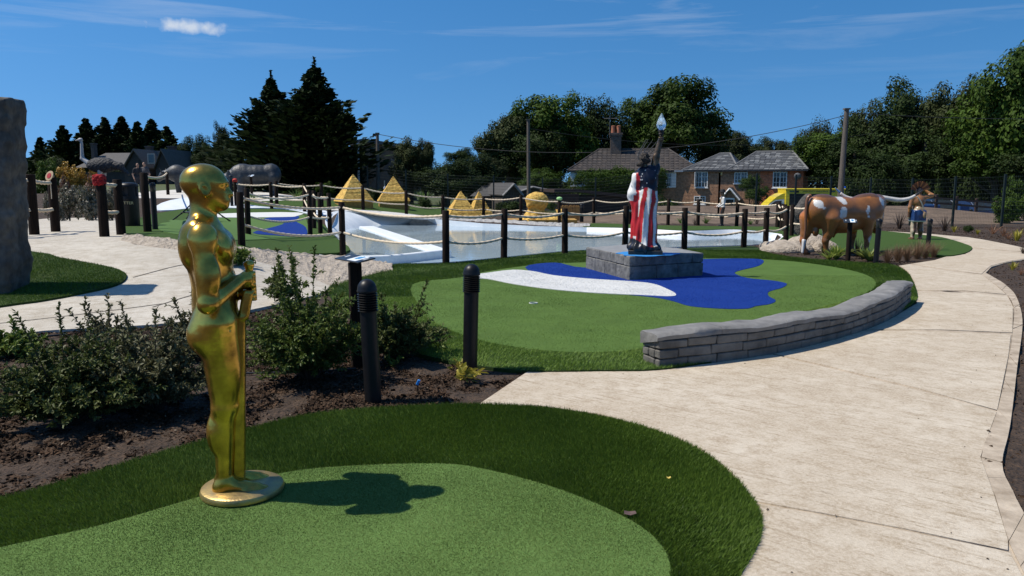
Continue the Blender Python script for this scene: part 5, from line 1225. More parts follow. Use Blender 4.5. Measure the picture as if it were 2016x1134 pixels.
def hip_roof(parent, x0, x1, y0, y1, ze, zr, rx0, rx1, m, over=.25, tiles=True, name='roof', ry=None):
    """hipped roof over a rectangle; ridge from rx0 to rx1 along x; courses of slates laid as real strips"""
    x0 -= over; x1 += over; y0 -= over; y1 += over; ym = (y0+y1)/2 if ry is None else ry
    V = [(x0, y0, ze), (x1, y0, ze), (x1, y1, ze), (x0, y1, ze), (rx0, ym, zr), (rx1, ym, zr)]
    o = link(name, mesh(name, V, [[0, 1, 5, 4], [1, 2, 5], [2, 3, 4, 5], [3, 0, 4], [3, 2, 1, 0]], m[0]), parent)
    if tiles:
        A = [Vector(v) for v in V]; nrow = tiles
        for (a, b, c, d) in ((A[0], A[1], A[5], A[4]), (A[1], A[2], A[5], A[5])):
            nrm = (b-a).cross(d-a).normalized(); slate = {0: MB(), 1: MB()}
            for r_ in range(nrow):
                f0, f1 = r_/nrow, (r_+1.06)/nrow; f1 = min(f1, 1)
                l0, r0 = a.lerp(d, f0), b.lerp(c, f0); l1, r1 = a.lerp(d, f1), b.lerp(c, f1); L = (r0-l0).length
                n_ = max(1, int(L/.42)); off = .5*(r_ % 2)
                for i in range(n_+1):
                    u0, u1 = max(0, (i-off)/n_), min(1, (i+1-off)/n_-.012)
                    if u1 <= u0: continue
                    lift0 = nrm*(.045+random.uniform(0, .012)); lift1 = nrm*.008
                    p = [l0.lerp(r0, u0)+lift0, l0.lerp(r0, u1)+lift0, l1.lerp(r1, u1)+lift1, l1.lerp(r1, u0)+lift1]
                    slate[int(random.random() < .3)].add(p+[l0.lerp(r0, u0)+nrm*.002, l0.lerp(r0, u1)+nrm*.002], [[0, 1, 2, 3], [4, 5, 1, 0]])
            for k in (0, 1):
                if slate[k].v: tag(slate[k].build('slate', m[k], o), kind='stuff')
    rg = MB()
    for a, b in ((V[4], V[5]), (V[0], V[4]), (V[1], V[5]), (V[2], V[5]), (V[3], V[4])):
        if (Vector(a)-Vector(b)).length > .1: rg.tube([Vector(a)+Vector((0, 0, .03)), Vector(b)+Vector((0, 0, .03))], .07, 6)
    rg.build('ridge_tile', M_tileb if m[0] is M_tileb else mat('ridge_grey', (.15, .15, .148), .8), o)
    mb = MB(); mb.box(((x0+x1)/2, y0-.05, ze-.06), (x1-x0, .10, .10)); mb.build('gutter', mat('gutter_black', (.02, .02, .02), .4), o)
    return o
YH = 62.0
kh = YH/FOC
def hx(px, Y=YH): return at(px, 340, Y).x
def hzz(py, Y=YH): return topz(1400, py, Y)
zg = -2.55
# --- right house: two hipped roofs over one brick front
ang = R(-24); c0 = Vector((hx(1582), YH, 0))
hb = thing('brick_house', 'brick house with two slate hipped roofs behind the ambulance', 'house', (c0.x, c0.y, zg), ang)
ze = hzz(334)-zg; zr = hzz(297, YH+2.5)-zg
def lx(px):      # local x along the front, from a picture column
    u = (px-1008)/FOC/ (math.cos(PITCH)+ (567-345)/FOC*math.sin(PITCH))
    return (u*c0.y-c0.x)/(math.cos(ang)-u*math.sin(ang))
def lz(py, x_): Yp = c0.y+x_*math.sin(ang); return topz(1400, py, Yp)-zg
xl = lx(1331); xm = lx(1438); xred = lx(1497)
mb = MB(); mb.box((xl/2+xred/2, 3.4, ze/2-.3), (xred-xl, 6.8, ze+.6)); mb.build('wall', M_bk1, hb)
mb = MB(); mb.box((xred/2, 3.4-.02, ze/2-.3), (-xred, 6.8, ze+.6)); mb.build('wall', M_bk2, hb)
hip_roof(hb, xm+.1, 0, 0, 6.8, ze, zr, lx(1478), lx(1552), (M_slate, M_slate2), .35, 11)
hip_roof(hb, lx(1350), xm+.4, 0.1, 6.7, ze, zr-.1, lx(1404), lx(1424), (M_slate, M_slate2), .3, 11)
for a, b, t_, u_, o_ in ((1370, 1394, 338, 369, True), (1446, 1472, 339, 361, False), (1522, 1550, 338, 369.5, False), (1368, 1391, 386, 402, False)):
    x0_, x1_ = lx(a), lx(b); xc = (x0_+x1_)/2; z1_, z0_ = lz(t_, xc), lz(u_, xc); window(hb, xc, (z0_+z1_)/2, x1_-x0_, z1_-z0_, -.03-.02*(a > 1500), open_=o_)
xb = lx(1419); mb = MB(); mb.bbox((xb, -.06, lz(342, xb)), (.28, .12, .3), .03); mb.build('alarm_box', mat('alarm_yellow', (.7, .5, .2), .5), hb)
# porch
xp = lx(1444); pw = (lx(1462)-lx(1427)); zp = lz(371, xp); zpe = lz(390, xp)
pc_ = MB(); hw = pw*.44; pc_.add([(xp-hw, -1.5, -.3), (xp+hw, -1.5, -.3), (xp+hw, -1.5, zpe), (xp, -1.5, zp-.15), (xp-hw, -1.5, zpe), (xp-hw, 0, -.3), (xp+hw, 0, -.3), (xp+hw, 0, zpe), (xp, 0, zp-.15), (xp-hw, 0, zpe)], [[0, 1, 2, 3, 4], [1, 6, 7, 2], [0, 4, 9, 5]]); po = pc_.build('porch', M_bk1, hb)
for sg in (-1, 1):
    a = Vector((xp, -1.75, zp)); b = Vector((xp+sg*pw*.56, -1.75, zpe-.15)); mb = MB(); d = Vector((0, 1.75, 0)); up = Vector((0, 0, .1))
    mb.add([a, b, b+d, a+d, a+up, b+up, b+d+up, a+d+up], [[0, 1, 2, 3][::-1], [4, 5, 6, 7], [0, 4, 5, 1], [1, 5, 6, 2], [2, 6, 7, 3]]); mb.build('porch_roof', M_slate, po)
    mb = MB(); mb.tube([a+Vector((0, -.02, .02)), b+Vector((0, -.02, .02))], .07, 4); mb.build('bargeboard', M_wht, po)
z1_, z0_ = lz(389, xp), lz(402, xp); mb = MB(); mb.box((xp, -1.53, (z0_+z1_)/2), (lx(1452)-lx(1434), .08, z1_-z0_)); pf = mb.build('door_frame', M_wht, po)
mb = MB(); mb.box((xp, -1.56, (z0_+z1_)/2-.08), ((lx(1452)-lx(1434))*.82, .05, z1_-z0_-.1)); mb.build('pane', M_pane, pf)
# dish on the right corner
mb = MB(); mb.lathe([(.02, 0), (.18, .04), (.28, .1), (.285, .11), (.02, .03)], 18, (lx(1571), -.5, lz(348, 0)), Matrix.Rotation(R(-70), 3, 'X') @ Matrix.Rotation(R(200), 3, 'Z')); mb.build('satellite_dish', mat('dish_grey', (.16, .16, .16), .6), hb)
# --- left cottage with long tiled roof, chimney, climbing plants
YA = 66.0; angA = R(-6); cA = Vector((at(1372, 340, YA).x, YA, 0)); ha = thing('tiled_cottage', 'long cottage with brown tiled roof, tall chimney and white shutters', 'house', (cA.x, cA.y, zg), angA)
def ax_(px):
    u = (px-1008)/FOC/(math.cos(PITCH)+(567-345)/FOC*math.sin(PITCH)); return (u*cA.y-cA.x)/(math.cos(angA)-u*math.sin(angA))
def az(py, x_): return topz(1400, py, cA.y+x_*math.sin(angA))-zg
zeA = az(336, -5); zrA = az(298, -3)+.35; xA0 = ax_(1124)
mb = MB(); mb.box((xA0/2, 3.6, zeA/2-.3), (-xA0, 7.2, zeA+.6)); mb.build('wall', M_bk1, ha)
hip_roof(ha, xA0, 0, 0, 7.2, zeA, zrA, ax_(1180), ax_(1322), (M_tileb, mat('brown_tile_light', (.072, .058, .049), .8, var=.3, scale=6)), .3, 13)
xc = ax_(1213); mb = MB(); mb.box((xc, 3.0, zrA+.1), (.95, .8, 2.4)); mb.box((xc, 3.0, zrA+1.15), (1.1, .95, .14)); mb.box((xc, 3.0, zrA+1.32), (1.2, 1.05, .16)); ch = mb.build('chimney', brickmat('chimney_brick', (.17, .12, .09), (.10, .07, .055), (.2, .17, .14)), ha)
for q_ in (-.24, .24):
    mb = MB(); mb.lathe([(.2, zrA+1.4), (.17, zrA+1.9), (.19, zrA+2.02), (.15, zrA+2.05)], 12, (xc+q_, 3.0, 0)); mb.build('chimney_pot', mat('terracotta', (.36, .13, .07), .8), ch)
mb = MB(); mb.tube([(xc-.55, 3.0, zrA+1.0), (xc-.55, 3.0, zrA+3.0)], .03, 5); mb.tube([(xc-1.1, 3.0, zrA+2.7), (xc+.1, 3.0, zrA+2.7)], .02, 4); mb.build('aerial', mat('aerial_grey', (.2, .2, .2), .5, metal=.8), ch)
mb = MB(); mb.box((xc, 2.45, zrA-1.05), (1.3, .5, .14), M=Matrix.Rotation(R(35), 3, 'X')); mb.build('flashing', M_lead, ch)
for a, b, t_, u_ in ((1132, 1152, 340, 366), (1303, 1322, 340, 368)):
    x0_, x1_ = ax_(a), ax_(b); xm_ = (x0_+x1_)/2; z1_, z0_ = az(t_, xm_), az(u_, xm_); window(ha, xm_, (z0_+z1_)/2, x1_-x0_, z1_-z0_, -.03)
    for sg in (-1, 1):
        mb = MB(); mb.box((xm_+sg*((x1_-x0_)/2+.2), -.10, (z0_+z1_)/2), (.38, .06, z1_-z0_+.1)); mb.build('shutter', M_wht, ha)
mb = MB(); mb.box((ax_(1345), -.25, zeA-.05), (1.6, .5, .14)); mb.build('flashing', M_lead, ha)
# --- old house far left: long roof, three gables, chimneys
YO = 58.0; zo = T(at(250, 370, YO).x, YO)
oh = thing('gabled_house', 'old dark house with long tiled roof and two steep gables far left', 'house', (at(155, 330, YO).x, YO, zo), R(0))
def ox_(px): return at(px, 320, YO).x-at(155, 330, YO).x
def oz(py): return topz(250, py, YO)-zo
M_old = mat('old_tile', (.10, .092, .082), .85, scale=7, col2=(.065, .060, .055), bump=.5, bscale=18)
M_olw = mat('old_dark_wall', (.045, .042, .04), .9, var=.3, scale=4)
xe = ox_(362)
mb = MB(); mb.box((xe/2, 3.2, oz(338)/2), (xe, 6, oz(338))); mb.build('wall', M_olw, oh)
mb = MB(); V = [(ox_(150), -.3, oz(330)), (ox_(300), -.3, oz(330)), (ox_(300), 3.2, oz(297)), (ox_(165), 3.2, oz(298)), (ox_(150), 6.6, oz(330)), (ox_(300), 6.6, oz(330))]
mb.add(V, [[0, 1, 2, 3], [4, 3, 2, 5], [0, 3, 4]]); ro_ = mb.build('roof', M_old, oh)
for a, ap_, b, w_ in ((255, 279, 335, 1), (316, 332, 362, 1)):      # front gables with their side slopes
    for (p, q_) in (((a, 334), (ap_, 297)), ((ap_, 297), (b if False else ap_+(ap_-a)*1.05, 334))):
        mb = MB(); A_ = Vector((ox_(p[0]), -1.2, oz(p[1]))); B_ = Vector((ox_(q_[0]), -1.2, oz(q_[1]))); d = Vector((0, 5.2, 0)); up = Vector((0, 0, .12))
        mb.add([A_, B_, B_+d, A_+d, A_+up, B_+up, B_+d+up, A_+d+up], [[3, 2, 1, 0], [4, 5, 6, 7], [0, 1, 5, 4], [2, 3, 7, 6], [1, 2, 6, 5], [3, 0, 4, 7]]); mb.build('gable_roof', M_old, oh)
    mb = MB(); bl, br = ox_(a+2), ox_(ap_+(ap_-a)*.98); mb.add([(bl, -1.0, 0), (br, -1.0, 0), (br, -1.0, oz(334)), (ox_(ap_), -1.0, oz(300)), (bl, -1.0, oz(334)), (bl, 1, 0), (br, 1, 0), (br, 1, oz(334)), (bl, 1, oz(334))], [[0, 1, 2, 3, 4], [1, 6, 7, 2], [5, 0, 4, 8]]); gw = mb.build('gable_wall', M_olw, oh)
mb = MB(); mb.box((ox_(311), -1.03, oz(313)), (.55, .08, .75)); w_ = mb.build('window', mat('old_joinery', (.30, .29, .27), .6), oh); mb = MB(); mb.box((ox_(311), -1.06, oz(313)), (.38, .05, .58)); mb.build('pane', M_pane, w_)
for px, top_, w_ in ((156, 281, .24), (269, 287, .42), (315, 287, .5)):
    mb = MB(); z_ = oz(top_); mb.box((ox_(px), 2.2, z_-1.2), (w_, .5, 2.4)); mb.box((ox_(px), 2.2, z_+.03), (w_+.08, .6, .10)); mb.build('chimney', mat('old_chimney', (.075, .062, .055), .9, var=.3, scale=8), oh)
# --- brick gable far behind the tree, dark felt roof
YBk = 74.0; z0b = T(at(740, 330, YBk).x, YBk)
bb = thing('brick_gable_building', 'brown brick gable end of a building beside the ivy covered tree', 'building', (at(745, 330, YBk).x, YBk, z0b))
bx_ = lambda px: at(px, 320, YBk).x-at(745, 330, YBk).x
bz_ = lambda py: topz(740, py, YBk)-z0b
mb = MB(); mb.add([(bx_(690), 0, 0), (bx_(806), 0, 0), (bx_(806), 0, bz_(293)), (bx_(717), 0, bz_(281)), (bx_(690), 0, bz_(286)), (bx_(690), 9, 0), (bx_(806), 9, 0), (bx_(806), 9, bz_(293)), (bx_(690), 9, bz_(286))], [[0, 1, 2, 3, 4], [1, 6, 7, 2], [5, 0, 4, 8]]); mb.build('wall', brickmat('gable_brick', (.20, .105, .06), (.145, .08, .05), (.2, .14, .09), .8), bb)
for p, q_ in (((686, 286), (717, 279.5)), ((717, 279.5), (812, 293))):
    A_ = Vector((bx_(p[0]), -.4, bz_(p[1]))); B_ = Vector((bx_(q_[0]), -.4, bz_(q_[1]))); d = Vector((0, 9.5, 0)); up = Vector((0, 0, .3)); mb = MB()
    mb.add([A_, B_, B_+d, A_+d, A_+up, B_+up, B_+d+up, A_+d+up], [[3, 2, 1, 0], [4, 5, 6, 7], [0, 1, 5, 4], [1, 2, 6, 5], [3, 0, 4, 7]]); mb.build('roof', mat('dark_felt_roof', (.05, .06, .07), .7), bb)
YT = 56.0; zt_ = T(at(760, 370, YT).x, YT); cx2 = at(765, 340, YT).x
tn = thing('felt_roofed_hut', 'dark grey hut roof sloping up behind the second pyramid', 'hut', (cx2, YT, zt_)); w_ = (770-727)/FOC*YT
mb = MB(); zr_ = topz(770, 312, YT)-zt_; zl_ = topz(770, 372, YT)-zt_
mb.add([(-w_, 0, zl_), (.2, 0, zr_), (w_*1.1, 0, zl_), (-w_, 5, zl_), (.2, 5, zr_), (w_*1.1, 5, zl_)], [[0, 1, 2], [0, 3, 4, 1], [1, 4, 5, 2], [5, 4, 3]]); mb.build('roof', mat('charcoal_felt', (.062, .064, .067), .9, scale=8, col2=(.045, .046, .048), bump=.5, bscale=25), tn)
mb = MB(); mb.box((0, 2.5, zl_/2-.2), (w_*1.8, 4.6, zl_+.4)); mb.build('wall', M_olw, tn)
mb = MB(); mb.lathe([(.16, topz(759, 378, YT)-zt_), (.16, topz(759, 372, YT)-zt_), (.05, topz(759, 366, YT)-zt_), (.06, topz(759, 355, YT)-zt_)], 10, (at(759, 360, YT).x-cx2, -.3, 0)); mb.build('flue', mat('flue_metal', (.5, .5, .5), .35, metal=.9), tn)
# --- two sheds in the middle
def shed(pxl, pxa, pxr, pe, pa, Y, dep, label, mroof, mwall, trim):
    x0 = at(pxa, pa, Y).x; z0 = T(x0, Y); t = thing('garden_shed', label, 'shed', (x0, Y, z0), R(18))
    L = (pxl-pxa)/FOC*Y; Rr = (pxr-pxa)/FOC*Y; za = topz(pxa, pa, Y)-z0; ze_ = topz(pxa, pe, Y)-z0
    n_ = 7
    for i in range(n_):       # upright wall boards on the gable
        a, b = L*.9+(Rr-L)*.9*i/n_, L*.9+(Rr-L)*.9*(i+1)/n_-.02
        f_ = lambda x: ze_+(za-ze_)*(1-abs(x)/max(abs(L), abs(Rr)))-.08
        mb = MB(); mb.add([(a, 0, -.2), (b, 0, -.2), (b, 0, f_(b)), (a, 0, f_(a)), (a, .05, -.2), (b, .05, -.2), (b, .05, f_(b)), (a, .05, f_(a))], [[0, 1, 2, 3], [1, 5, 6, 2], [4, 0, 3, 7]]); mb.build('board', mwall, t)
    mb = MB(); mb.box(((L+Rr)/2, dep/2+.1, ze_/2), ((Rr-L)*.86, dep, ze_)); mb.build('wall', mwall, t)
    for (a, b) in ((L, 0), (0, Rr)):
        A_ = Vector((a, -.25, ze_ if a else za)); B_ = Vector((b, -.25, ze_ if b else za)); d = Vector((0, dep+.4, 0)); up = Vector((0, 0, .07)); mb = MB()
        mb.add([A_, B_, B_+d, A_+d, A_+up, B_+up, B_+d+up, A_+d+up], [[3, 2, 1, 0], [4, 5, 6, 7], [0, 1, 5, 4], [1, 2, 6, 5], [3, 0, 4, 7]]); mb.build('roof', mroof, t)
        mb = MB(); mb.tube([A_+Vector((0, -.03, .0)), B_+Vector((0, -.03, .0))], .07, 4); mb.build('bargeboard', trim, t)
M_shr = mat('shed_felt', (.075, .073, .072), .9, scale=14, col2=(.055, .054, .053), bump=.4, bscale=40)
M_shw = mat('weathered_board', (.085, .072, .062), .9, scale=8, col2=(.05, .043, .038), stretch=(4, 4, .5))
M_trim = mat('grey_trim', (.24, .235, .23), .7)
shed(986, 1009, 1028, 385, 362, 47, 5, 'grey felt roofed shed with steep gable behind the small pyramids', M_shr, M_shw, M_trim)
x0 = at(925, 380, 49).x; z0 = T(x0, 49)
t = thing('long_shed', 'long low shed with dark tiled roof behind the small pyramids', 'shed', (x0, 49, z0)); w_ = (1000-918)/FOC*49; ze_ = topz(950, 386, 49)-z0; zr_ = topz(950, 361, 49)-z0
mb = MB(); mb.add([(0, 0, ze_), (w_, 0, ze_), (w_, 3, zr_), (.9, 3, zr_), (0, 6, ze_), (w_, 6, ze_)], [[0, 1, 2, 3], [3, 2, 5, 4], [0, 3, 4]]); mb.build('roof', M_shr, t)
mb = MB(); mb.box((w_/2, 3, ze_/2-.1), (w_-.4, 5.6, ze_)); mb.build('wall', M_shw, t)
shed(1022, 1046, 1088, 376, 368, 51, 4, 'low pitched board shed behind the telegraph pole', M_shr, M_shw, M_trim)
# --- black flat roofed shed
Yk = 41.0; xk = at(1097, 380, Yk).x; zk = T(xk, Yk)-.1
ks = thing('dark_timber_shed', 'black flat roofed timber shed behind the far pond fence', 'shed', (xk, Yk, zk), R(8)); wk = (1240-1097)/FOC*Yk; wf = (1140-1097)/FOC*Yk; hk = topz(1120, 377, Yk)-zk
M_kb = mat('black_board', (.018, .014, .012), .75, scale=6, col2=(.009, .008, .008), stretch=(.6, 1, 6)); M_kf = mat('dark_brown_board', (.055, .030, .020), .7, scale=6, col2=(.03, .018, .013))
n_ = 7
for i in range(n_):
    mb = MB(); mb.box((wf/2, 0, hk*(i+.5)/n_-.1), (wf, .06, hk/n_-.015)); mb.build('front_board', M_kf, ks)
    mb = MB(); mb.box((wf+(wk-wf)/2+.02, .06, hk*(i+.5)/n_-.1-.12), (wk-wf, .06, hk/n_-.012)); mb.build('side_board', M_kb, ks)
mb = MB(); mb.box((wk/2, 2, hk/2-.2), (wk-.1, 3.8, hk-.1)); mb.build('wall', M_kb, ks)
mb = MB(); mb.add([(-.2, -.2, hk-.05), (wf, -.2, hk-.05), (wk+.2, -.15, hk-.38), (wk+.2, 4.2, hk-.38), (-.2, 4.2, hk-.05), (-.2, -.2, hk+.12), (wf, -.2, hk+.12), (wk+.2, -.15, hk-.2), (wk+.2, 4.2, hk-.2), (-.2, 4.2, hk+.12)], [[0, 1, 6, 5], [1, 2, 7, 6], [2, 3, 8, 7], [4, 0, 5, 9], [5, 6, 7, 8, 9]]); mb.build('roof', M_kf, ks)
# cane screen in front
Yc = 36.5; xc_ = at(1122, 420, Yc).x; zc_ = T(xc_, Yc); t = thing('cane_screen', 'short yellow cane screen in front of the dark shed', 'screen', (xc_, Yc, zc_)); wc_ = (1139-1103)/FOC*Yc; hc_ = topz(1122, 405, Yc)-zc_
for i in range(22):
    mb = MB(); x_ = -wc_/2+wc_*i/21; mb.tube([(x_, 0, -.05), (x_+random.uniform(-.015, .015), 0, hc_+random.uniform(-.03, .03))], .026, 6); mb.build('cane', mat('cane', (.48, .27, .07), .7, scale=9, col2=(.30, .15, .05)), t)
# ================================================================== POLES AND WIRES
M_pole = mat('grey_timber_pole', (.15, .125, .10), .85, scale=10, col2=(.085, .072, .06), stretch=(5, 5, .4), bump=.5, bscale=20)
poles = {}
def pole(px, pb, pt, pxt, Y, r, label, m=M_pole):
    a = at(px, pb, Y); b = at(pxt, pt, Y); zb = T(a.x, Y); d = b-a; a2 = a-d*((a.z-zb+.3)/d.z)
    t = thing('telegraph_pole', label, 'pole', a2); mb = MB(); mb.tube([Vector(), b-a2], [r*1.15, r*.8], 12); mb.build('shaft', m, t)
    mb = MB(); mb.box(b-a2+Vector((0, 0, .04)), (r*2.0, r*2.0, .08)); mb.build('top_cap', m, t); return b
w1 = pole(745, 400, 264, 743, 46, .11, 'telegraph pole between the two left pyramids')
w2 = pole(1041, 400, 237, 1040, 50, .12, 'weathered telegraph pole in front of the low board shed')
w3 = pole(1656, 366, 216, 1667, 44, .16, 'tall leaning telegraph pole rising behind the bull')
t_ = pole(706, 350, 284, 705, 45, .07, 'slim pale metal pole beside the tallest pyramid', mat('galvanised', (.38, .40, .41), .5, metal=.6))
M_wire = mat('wire_black', (.02, .02, .02), .6)
def wire(a, b, sag, label, r=.018):
    P_ = []
    for i in range(25):
        f_ = i/24; p = a.lerp(b, f_); p.z -= 4*sag*f_*(1-f_); P_.append(p)
    mb = MB(); mb.tube(P_, r, 5); tag(mb.build('overhead_wire', M_wire), label, 'wire')
wire(w1, w3+Vector((0, 0, -.3)), 1.55, 'long sagging overhead wire from left pole across the trees to leaning pole')
wire(at(640, 292, 60), w1, .25, 'short overhead wire between the tall conifer and the left pole')
wire(w3+Vector((0, 0, -.15)), at(2080, 234, 46), .12, 'overhead wire running right from the leaning pole across the woodland')
wire(w2+Vector((0, 0, -.5)), at(1720, 262, 60), 1.0, 'lower overhead wire behind the raised torch', .014)
# ================================================================== AMBULANCE
Ya = 50.0; xa = at(1600, 400, Ya).x; za = T(xa, Ya); kA = Ya/FOC
am = thing('ambulance', 'yellow ambulance with blue roof light parked beyond the bank', 'ambulance', (xa, Ya, za), R(-5))
def ap(px, py): return ((px-1600)*kA, topz(1600, py, Ya)-za)
M_yel = mat('ambulance_yellow', (.78, .60, .03), .35, coat=.4); M_amw = mat('ambulance_white', (.72, .73, .72), .35, coat=.4)
xl_, zt2 = ap(1547, 373); xr_, zb2 = ap(1660, 388); W_ = 2.0; hb_ = .35
mb = MB(); mb.bbox(((xl_+xr_)/2, W_/2, (zt2+hb_)/2), (xr_-xl_, W_, zt2-hb_), .05); mb.build('body', M_yel, am)
V = []; prof = [ap(1515, 402), ap(1520, 396), ap(1530, 388), ap(1540, 383), ap(1548, 380), ap(1548, 420), (ap(1512, 402)[0], hb_), ]
prof = [(ap(1512, 405)[0], ap(1512, 408)[1]), ap(1519, 399), ap(1531, 388), ap(1541, 382), (xl_+.01, ap(1545, 380)[1]), (xl_+.01, hb_), (ap(1508, 405)[0], hb_), (ap(1506, 405)[0], hb_+.5)]
n_ = len(prof); mb = MB(); mb.add([(p[0], .06, p[1]) for p in prof]+[(p[0], W_-.06, p[1]) for p in prof], [list(range(n_)), list(range(n_, 2*n_))[::-1]]+[[i, i+n_, (i+1) % n_+n_, (i+1) % n_] for i in range(n_)]); cab = mb.build('cab', M_yel, am)
mb = MB(); q_ = [ap(1517, 402), ap(1529, 394), ap(1546, 392), ap(1546, 406), ap(1517, 406)]; mb.add([(p[0], .045, p[1]) for p in q_], [[0, 1, 2, 3, 4][::-1]]); mb.build('cab_panel', M_amw, cab)
mb = MB(); q_ = [ap(1521, 402), ap(1529, 396), ap(1541, 395), ap(1541, 404), ap(1521, 404)]; mb.add([(p[0], .036, p[1]) for p in q_], [[0, 1, 2, 3, 4][::-1]]); mb.build('side_window', M_pane, cab)
mb = MB(); x0_, x1_ = ap(1555, 0)[0], ap(1626, 0)[0]; mb.box(((x0_+x1_)/2, -.006, ap(0, 381.5)[1]/2+ap(0, 404)[1]/2), (x1_-x0_, .01, ap(0, 381.5)[1]-ap(0, 404)[1])); mb.build('open_bay', mat('dark_interior', (.008, .008, .009), .7), am)
mb = MB(); mb.bbox(((xl_+xr_)/2, W_/2-.02, zt2+.02), (xr_-xl_+.04, W_+.1, .08), .02); mb.build('roof_rail', M_yel, am)
for px in (1559, 1637):
    mb = MB(); p = ap(px, 377); mb.bbox((p[0], -.03, p[1]), (.30, .06, .1), .02); mb.build('side_lamp', mat('lamp_smoke', (.05, .10, .08), .2), am)
for px, py in ((1570, 377.5), (1649, 377.5)):
    mb = MB(); p = ap(px, py); mb.bbox((p[0], -.03, p[1]), (.16, .06, .13), .02); mb.build('marker_lamp', M_blk, am)
text('lettering', 'EMERGENCY AMBULANCE', .135, mat('letter_dark_green', (.03, .06, .03), .5), am, (ap(1604, 0)[0], -.008, ap(0, 377.5)[1]), (math.pi/2, 0, 0), .002)
p = ap(1657, 371); mb = MB(); mb.bbox((p[0]+.0, .3, p[1]+.02), (.36, .5, .22), .05); bl_ = mb.build('beacon', mat('beacon_blue', (.02, .10, .55), .2, coat=.5), am)
for x_ in (ap(1528, 0)[0], ap(1634, 0)[0]):
    mb = MB(); mb.lathe([(.33, -.1), (.36, -.06), (.36, .06), (.33, .1)], 20, (x_, .12, .34), Matrix.Rotation(R(90), 3, 'X')); w_ = mb.build('wheel', mat('tyre', (.015, .015, .015), .9), am)
    mb = MB(); mb.lathe([(.19, -.11), (.12, -.12)], 14, (x_, .12, .34), Matrix.Rotation(R(90), 3, 'X')); mb.build('rim', mat('rim_grey', (.4, .4, .4), .4, metal=.8), w_)
# ================================================================== CARS ON THE RIGHT
def car(px, pyroof, Y, W, rz, body, label, plate=False):
    x0 = at(px, 400, Y).x; zr_ = topz(px, pyroof, Y); H = 1.55; z0 = zr_-H
    t = thing('parked_car', label, 'car', (x0, Y, z0), rz); hw = W/2
    # seen from the front: bonnet towards the viewer
    secs = [(-2.1, .25, .62, .80), (-2.0, .25, .75, .9), (-1.2, .22, .95, .96), (-.95, .22, 1.0, .97), (-.25, .22, 1.45, .80), (.2, .22, 1.55, .78), (1.3, .22, 1.52, .78), (1.9, .25, 1.0, .92), (2.1, .3, .8, .85)]
    V = []; F = []
    for y_, zb_, zt__, f_ in secs:
        V += [(-hw*.95, y_, zb_), (-hw, y_, .60), (-hw*.98, y_, min(.92, zt__)), (-hw*f_, y_, zt__-.03), (-hw*f_*.6, y_, zt__), (hw*f_*.6, y_, zt__), (hw*f_, y_, zt__-.03), (hw*.98, y_, min(.92, zt__)), (hw, y_, .60), (hw*.95, y_, zb_)]
    k = 10
    for i in range(len(secs)-1):
        for j in range(k-1): F.append([i*k+j, i*k+j+1, (i+1)*k+j+1, (i+1)*k+j][::-1])
    F += [list(range(k))[::-1], [(len(secs)-1)*k+j for j in range(k)]]
    autosmooth(link('body', mesh('body', V, F, mat('car_'+body[0], body[1], .25, coat=.8)), t), 30)
    mb = MB(); mb.add([(-hw*.84, -.93, 1.0), (hw*.84, -.93, 1.0), (hw*.70, -.27, 1.43), (-hw*.70, -.27, 1.43)], [[0, 1, 2, 3]]); 
    for v in range(len(mb.v)): mb.v[v] = (mb.v[v][0], mb.v[v][1]-.015, mb.v[v][2]+.02)
    mb.build('windscreen', M_pane, t)
    for sg in (-1, 1):
        mb = MB(); mb.tube([(sg*hw*.88, -.95, 1.02), (sg*hw*.73, -.26, 1.46)], .025, 5); mb.build('screen_pillar', mat('chrome_trim', (.6, .6, .6), .25, metal=.9), t)
        mb = MB(); mb.bbox((sg*hw*.72, -2.04, .70), (.34, .12, .14), .03); mb.build('headlight', mat('headlamp', (.55, .57, .58), .15), t)
        mb = MB(); mb.bbox((sg*(hw+.1), -.75, 1.02), (.18, .12, .13), .03); mb.build('mirror', M_blk, t)
        for y_ in (-1.35, 1.3):
            mb = MB(); mb.lathe([(.29, -.1), (.32, -.06), (.32, .06), (.29, .1)], 18, (sg*(hw-.1), y_, .32), Matrix.Rotation(R(90), 3, 'Y')); mb.build('wheel', MATS['tyre'], t)
    mb = MB(); mb.box((0, -2.13, .62), (.9, .06, .16)); mb.build('grille', M_blk, t)
    if plate: mb = MB(); mb.box((0, -2.18, .42), (.52, .03, .12)); mb.build('number_plate', M_wht, t)
car(1846, 391, 45, 1.75, R(8), ('dark', (.012, .013, .016)), 'dark car behind the mesh fence, right of the headdress statue')
car(1926, 395, 44, 1.75, R(6), ('navy', (.010, .016, .05)), 'navy car with white number plate behind the mesh fence at far right', True)
x0 = at(1830, 413, 43).x; z0 = T(x0, 43)
for px, w_, lab in ((1827, 1.0, 'blue wheeled crate behind the mesh fence beside the headdress statue'), (1892, .55, 'small blue crate between the two dark cars')):
    x0 = at(px, 410, 42.5).x; zt3 = topz(px, 403, 42.5); z0 = T(x0, 42.5); mb = MB(); mb.bbox((0, 0, (zt3-z0)/2), (w_, .7, zt3-z0), .03); o = mb.build('storage_crate', mat('blue_plastic', (.012, .055, .17), .45)); o.location = (x0, 42.5, z0); tag(o, lab, 'crate')
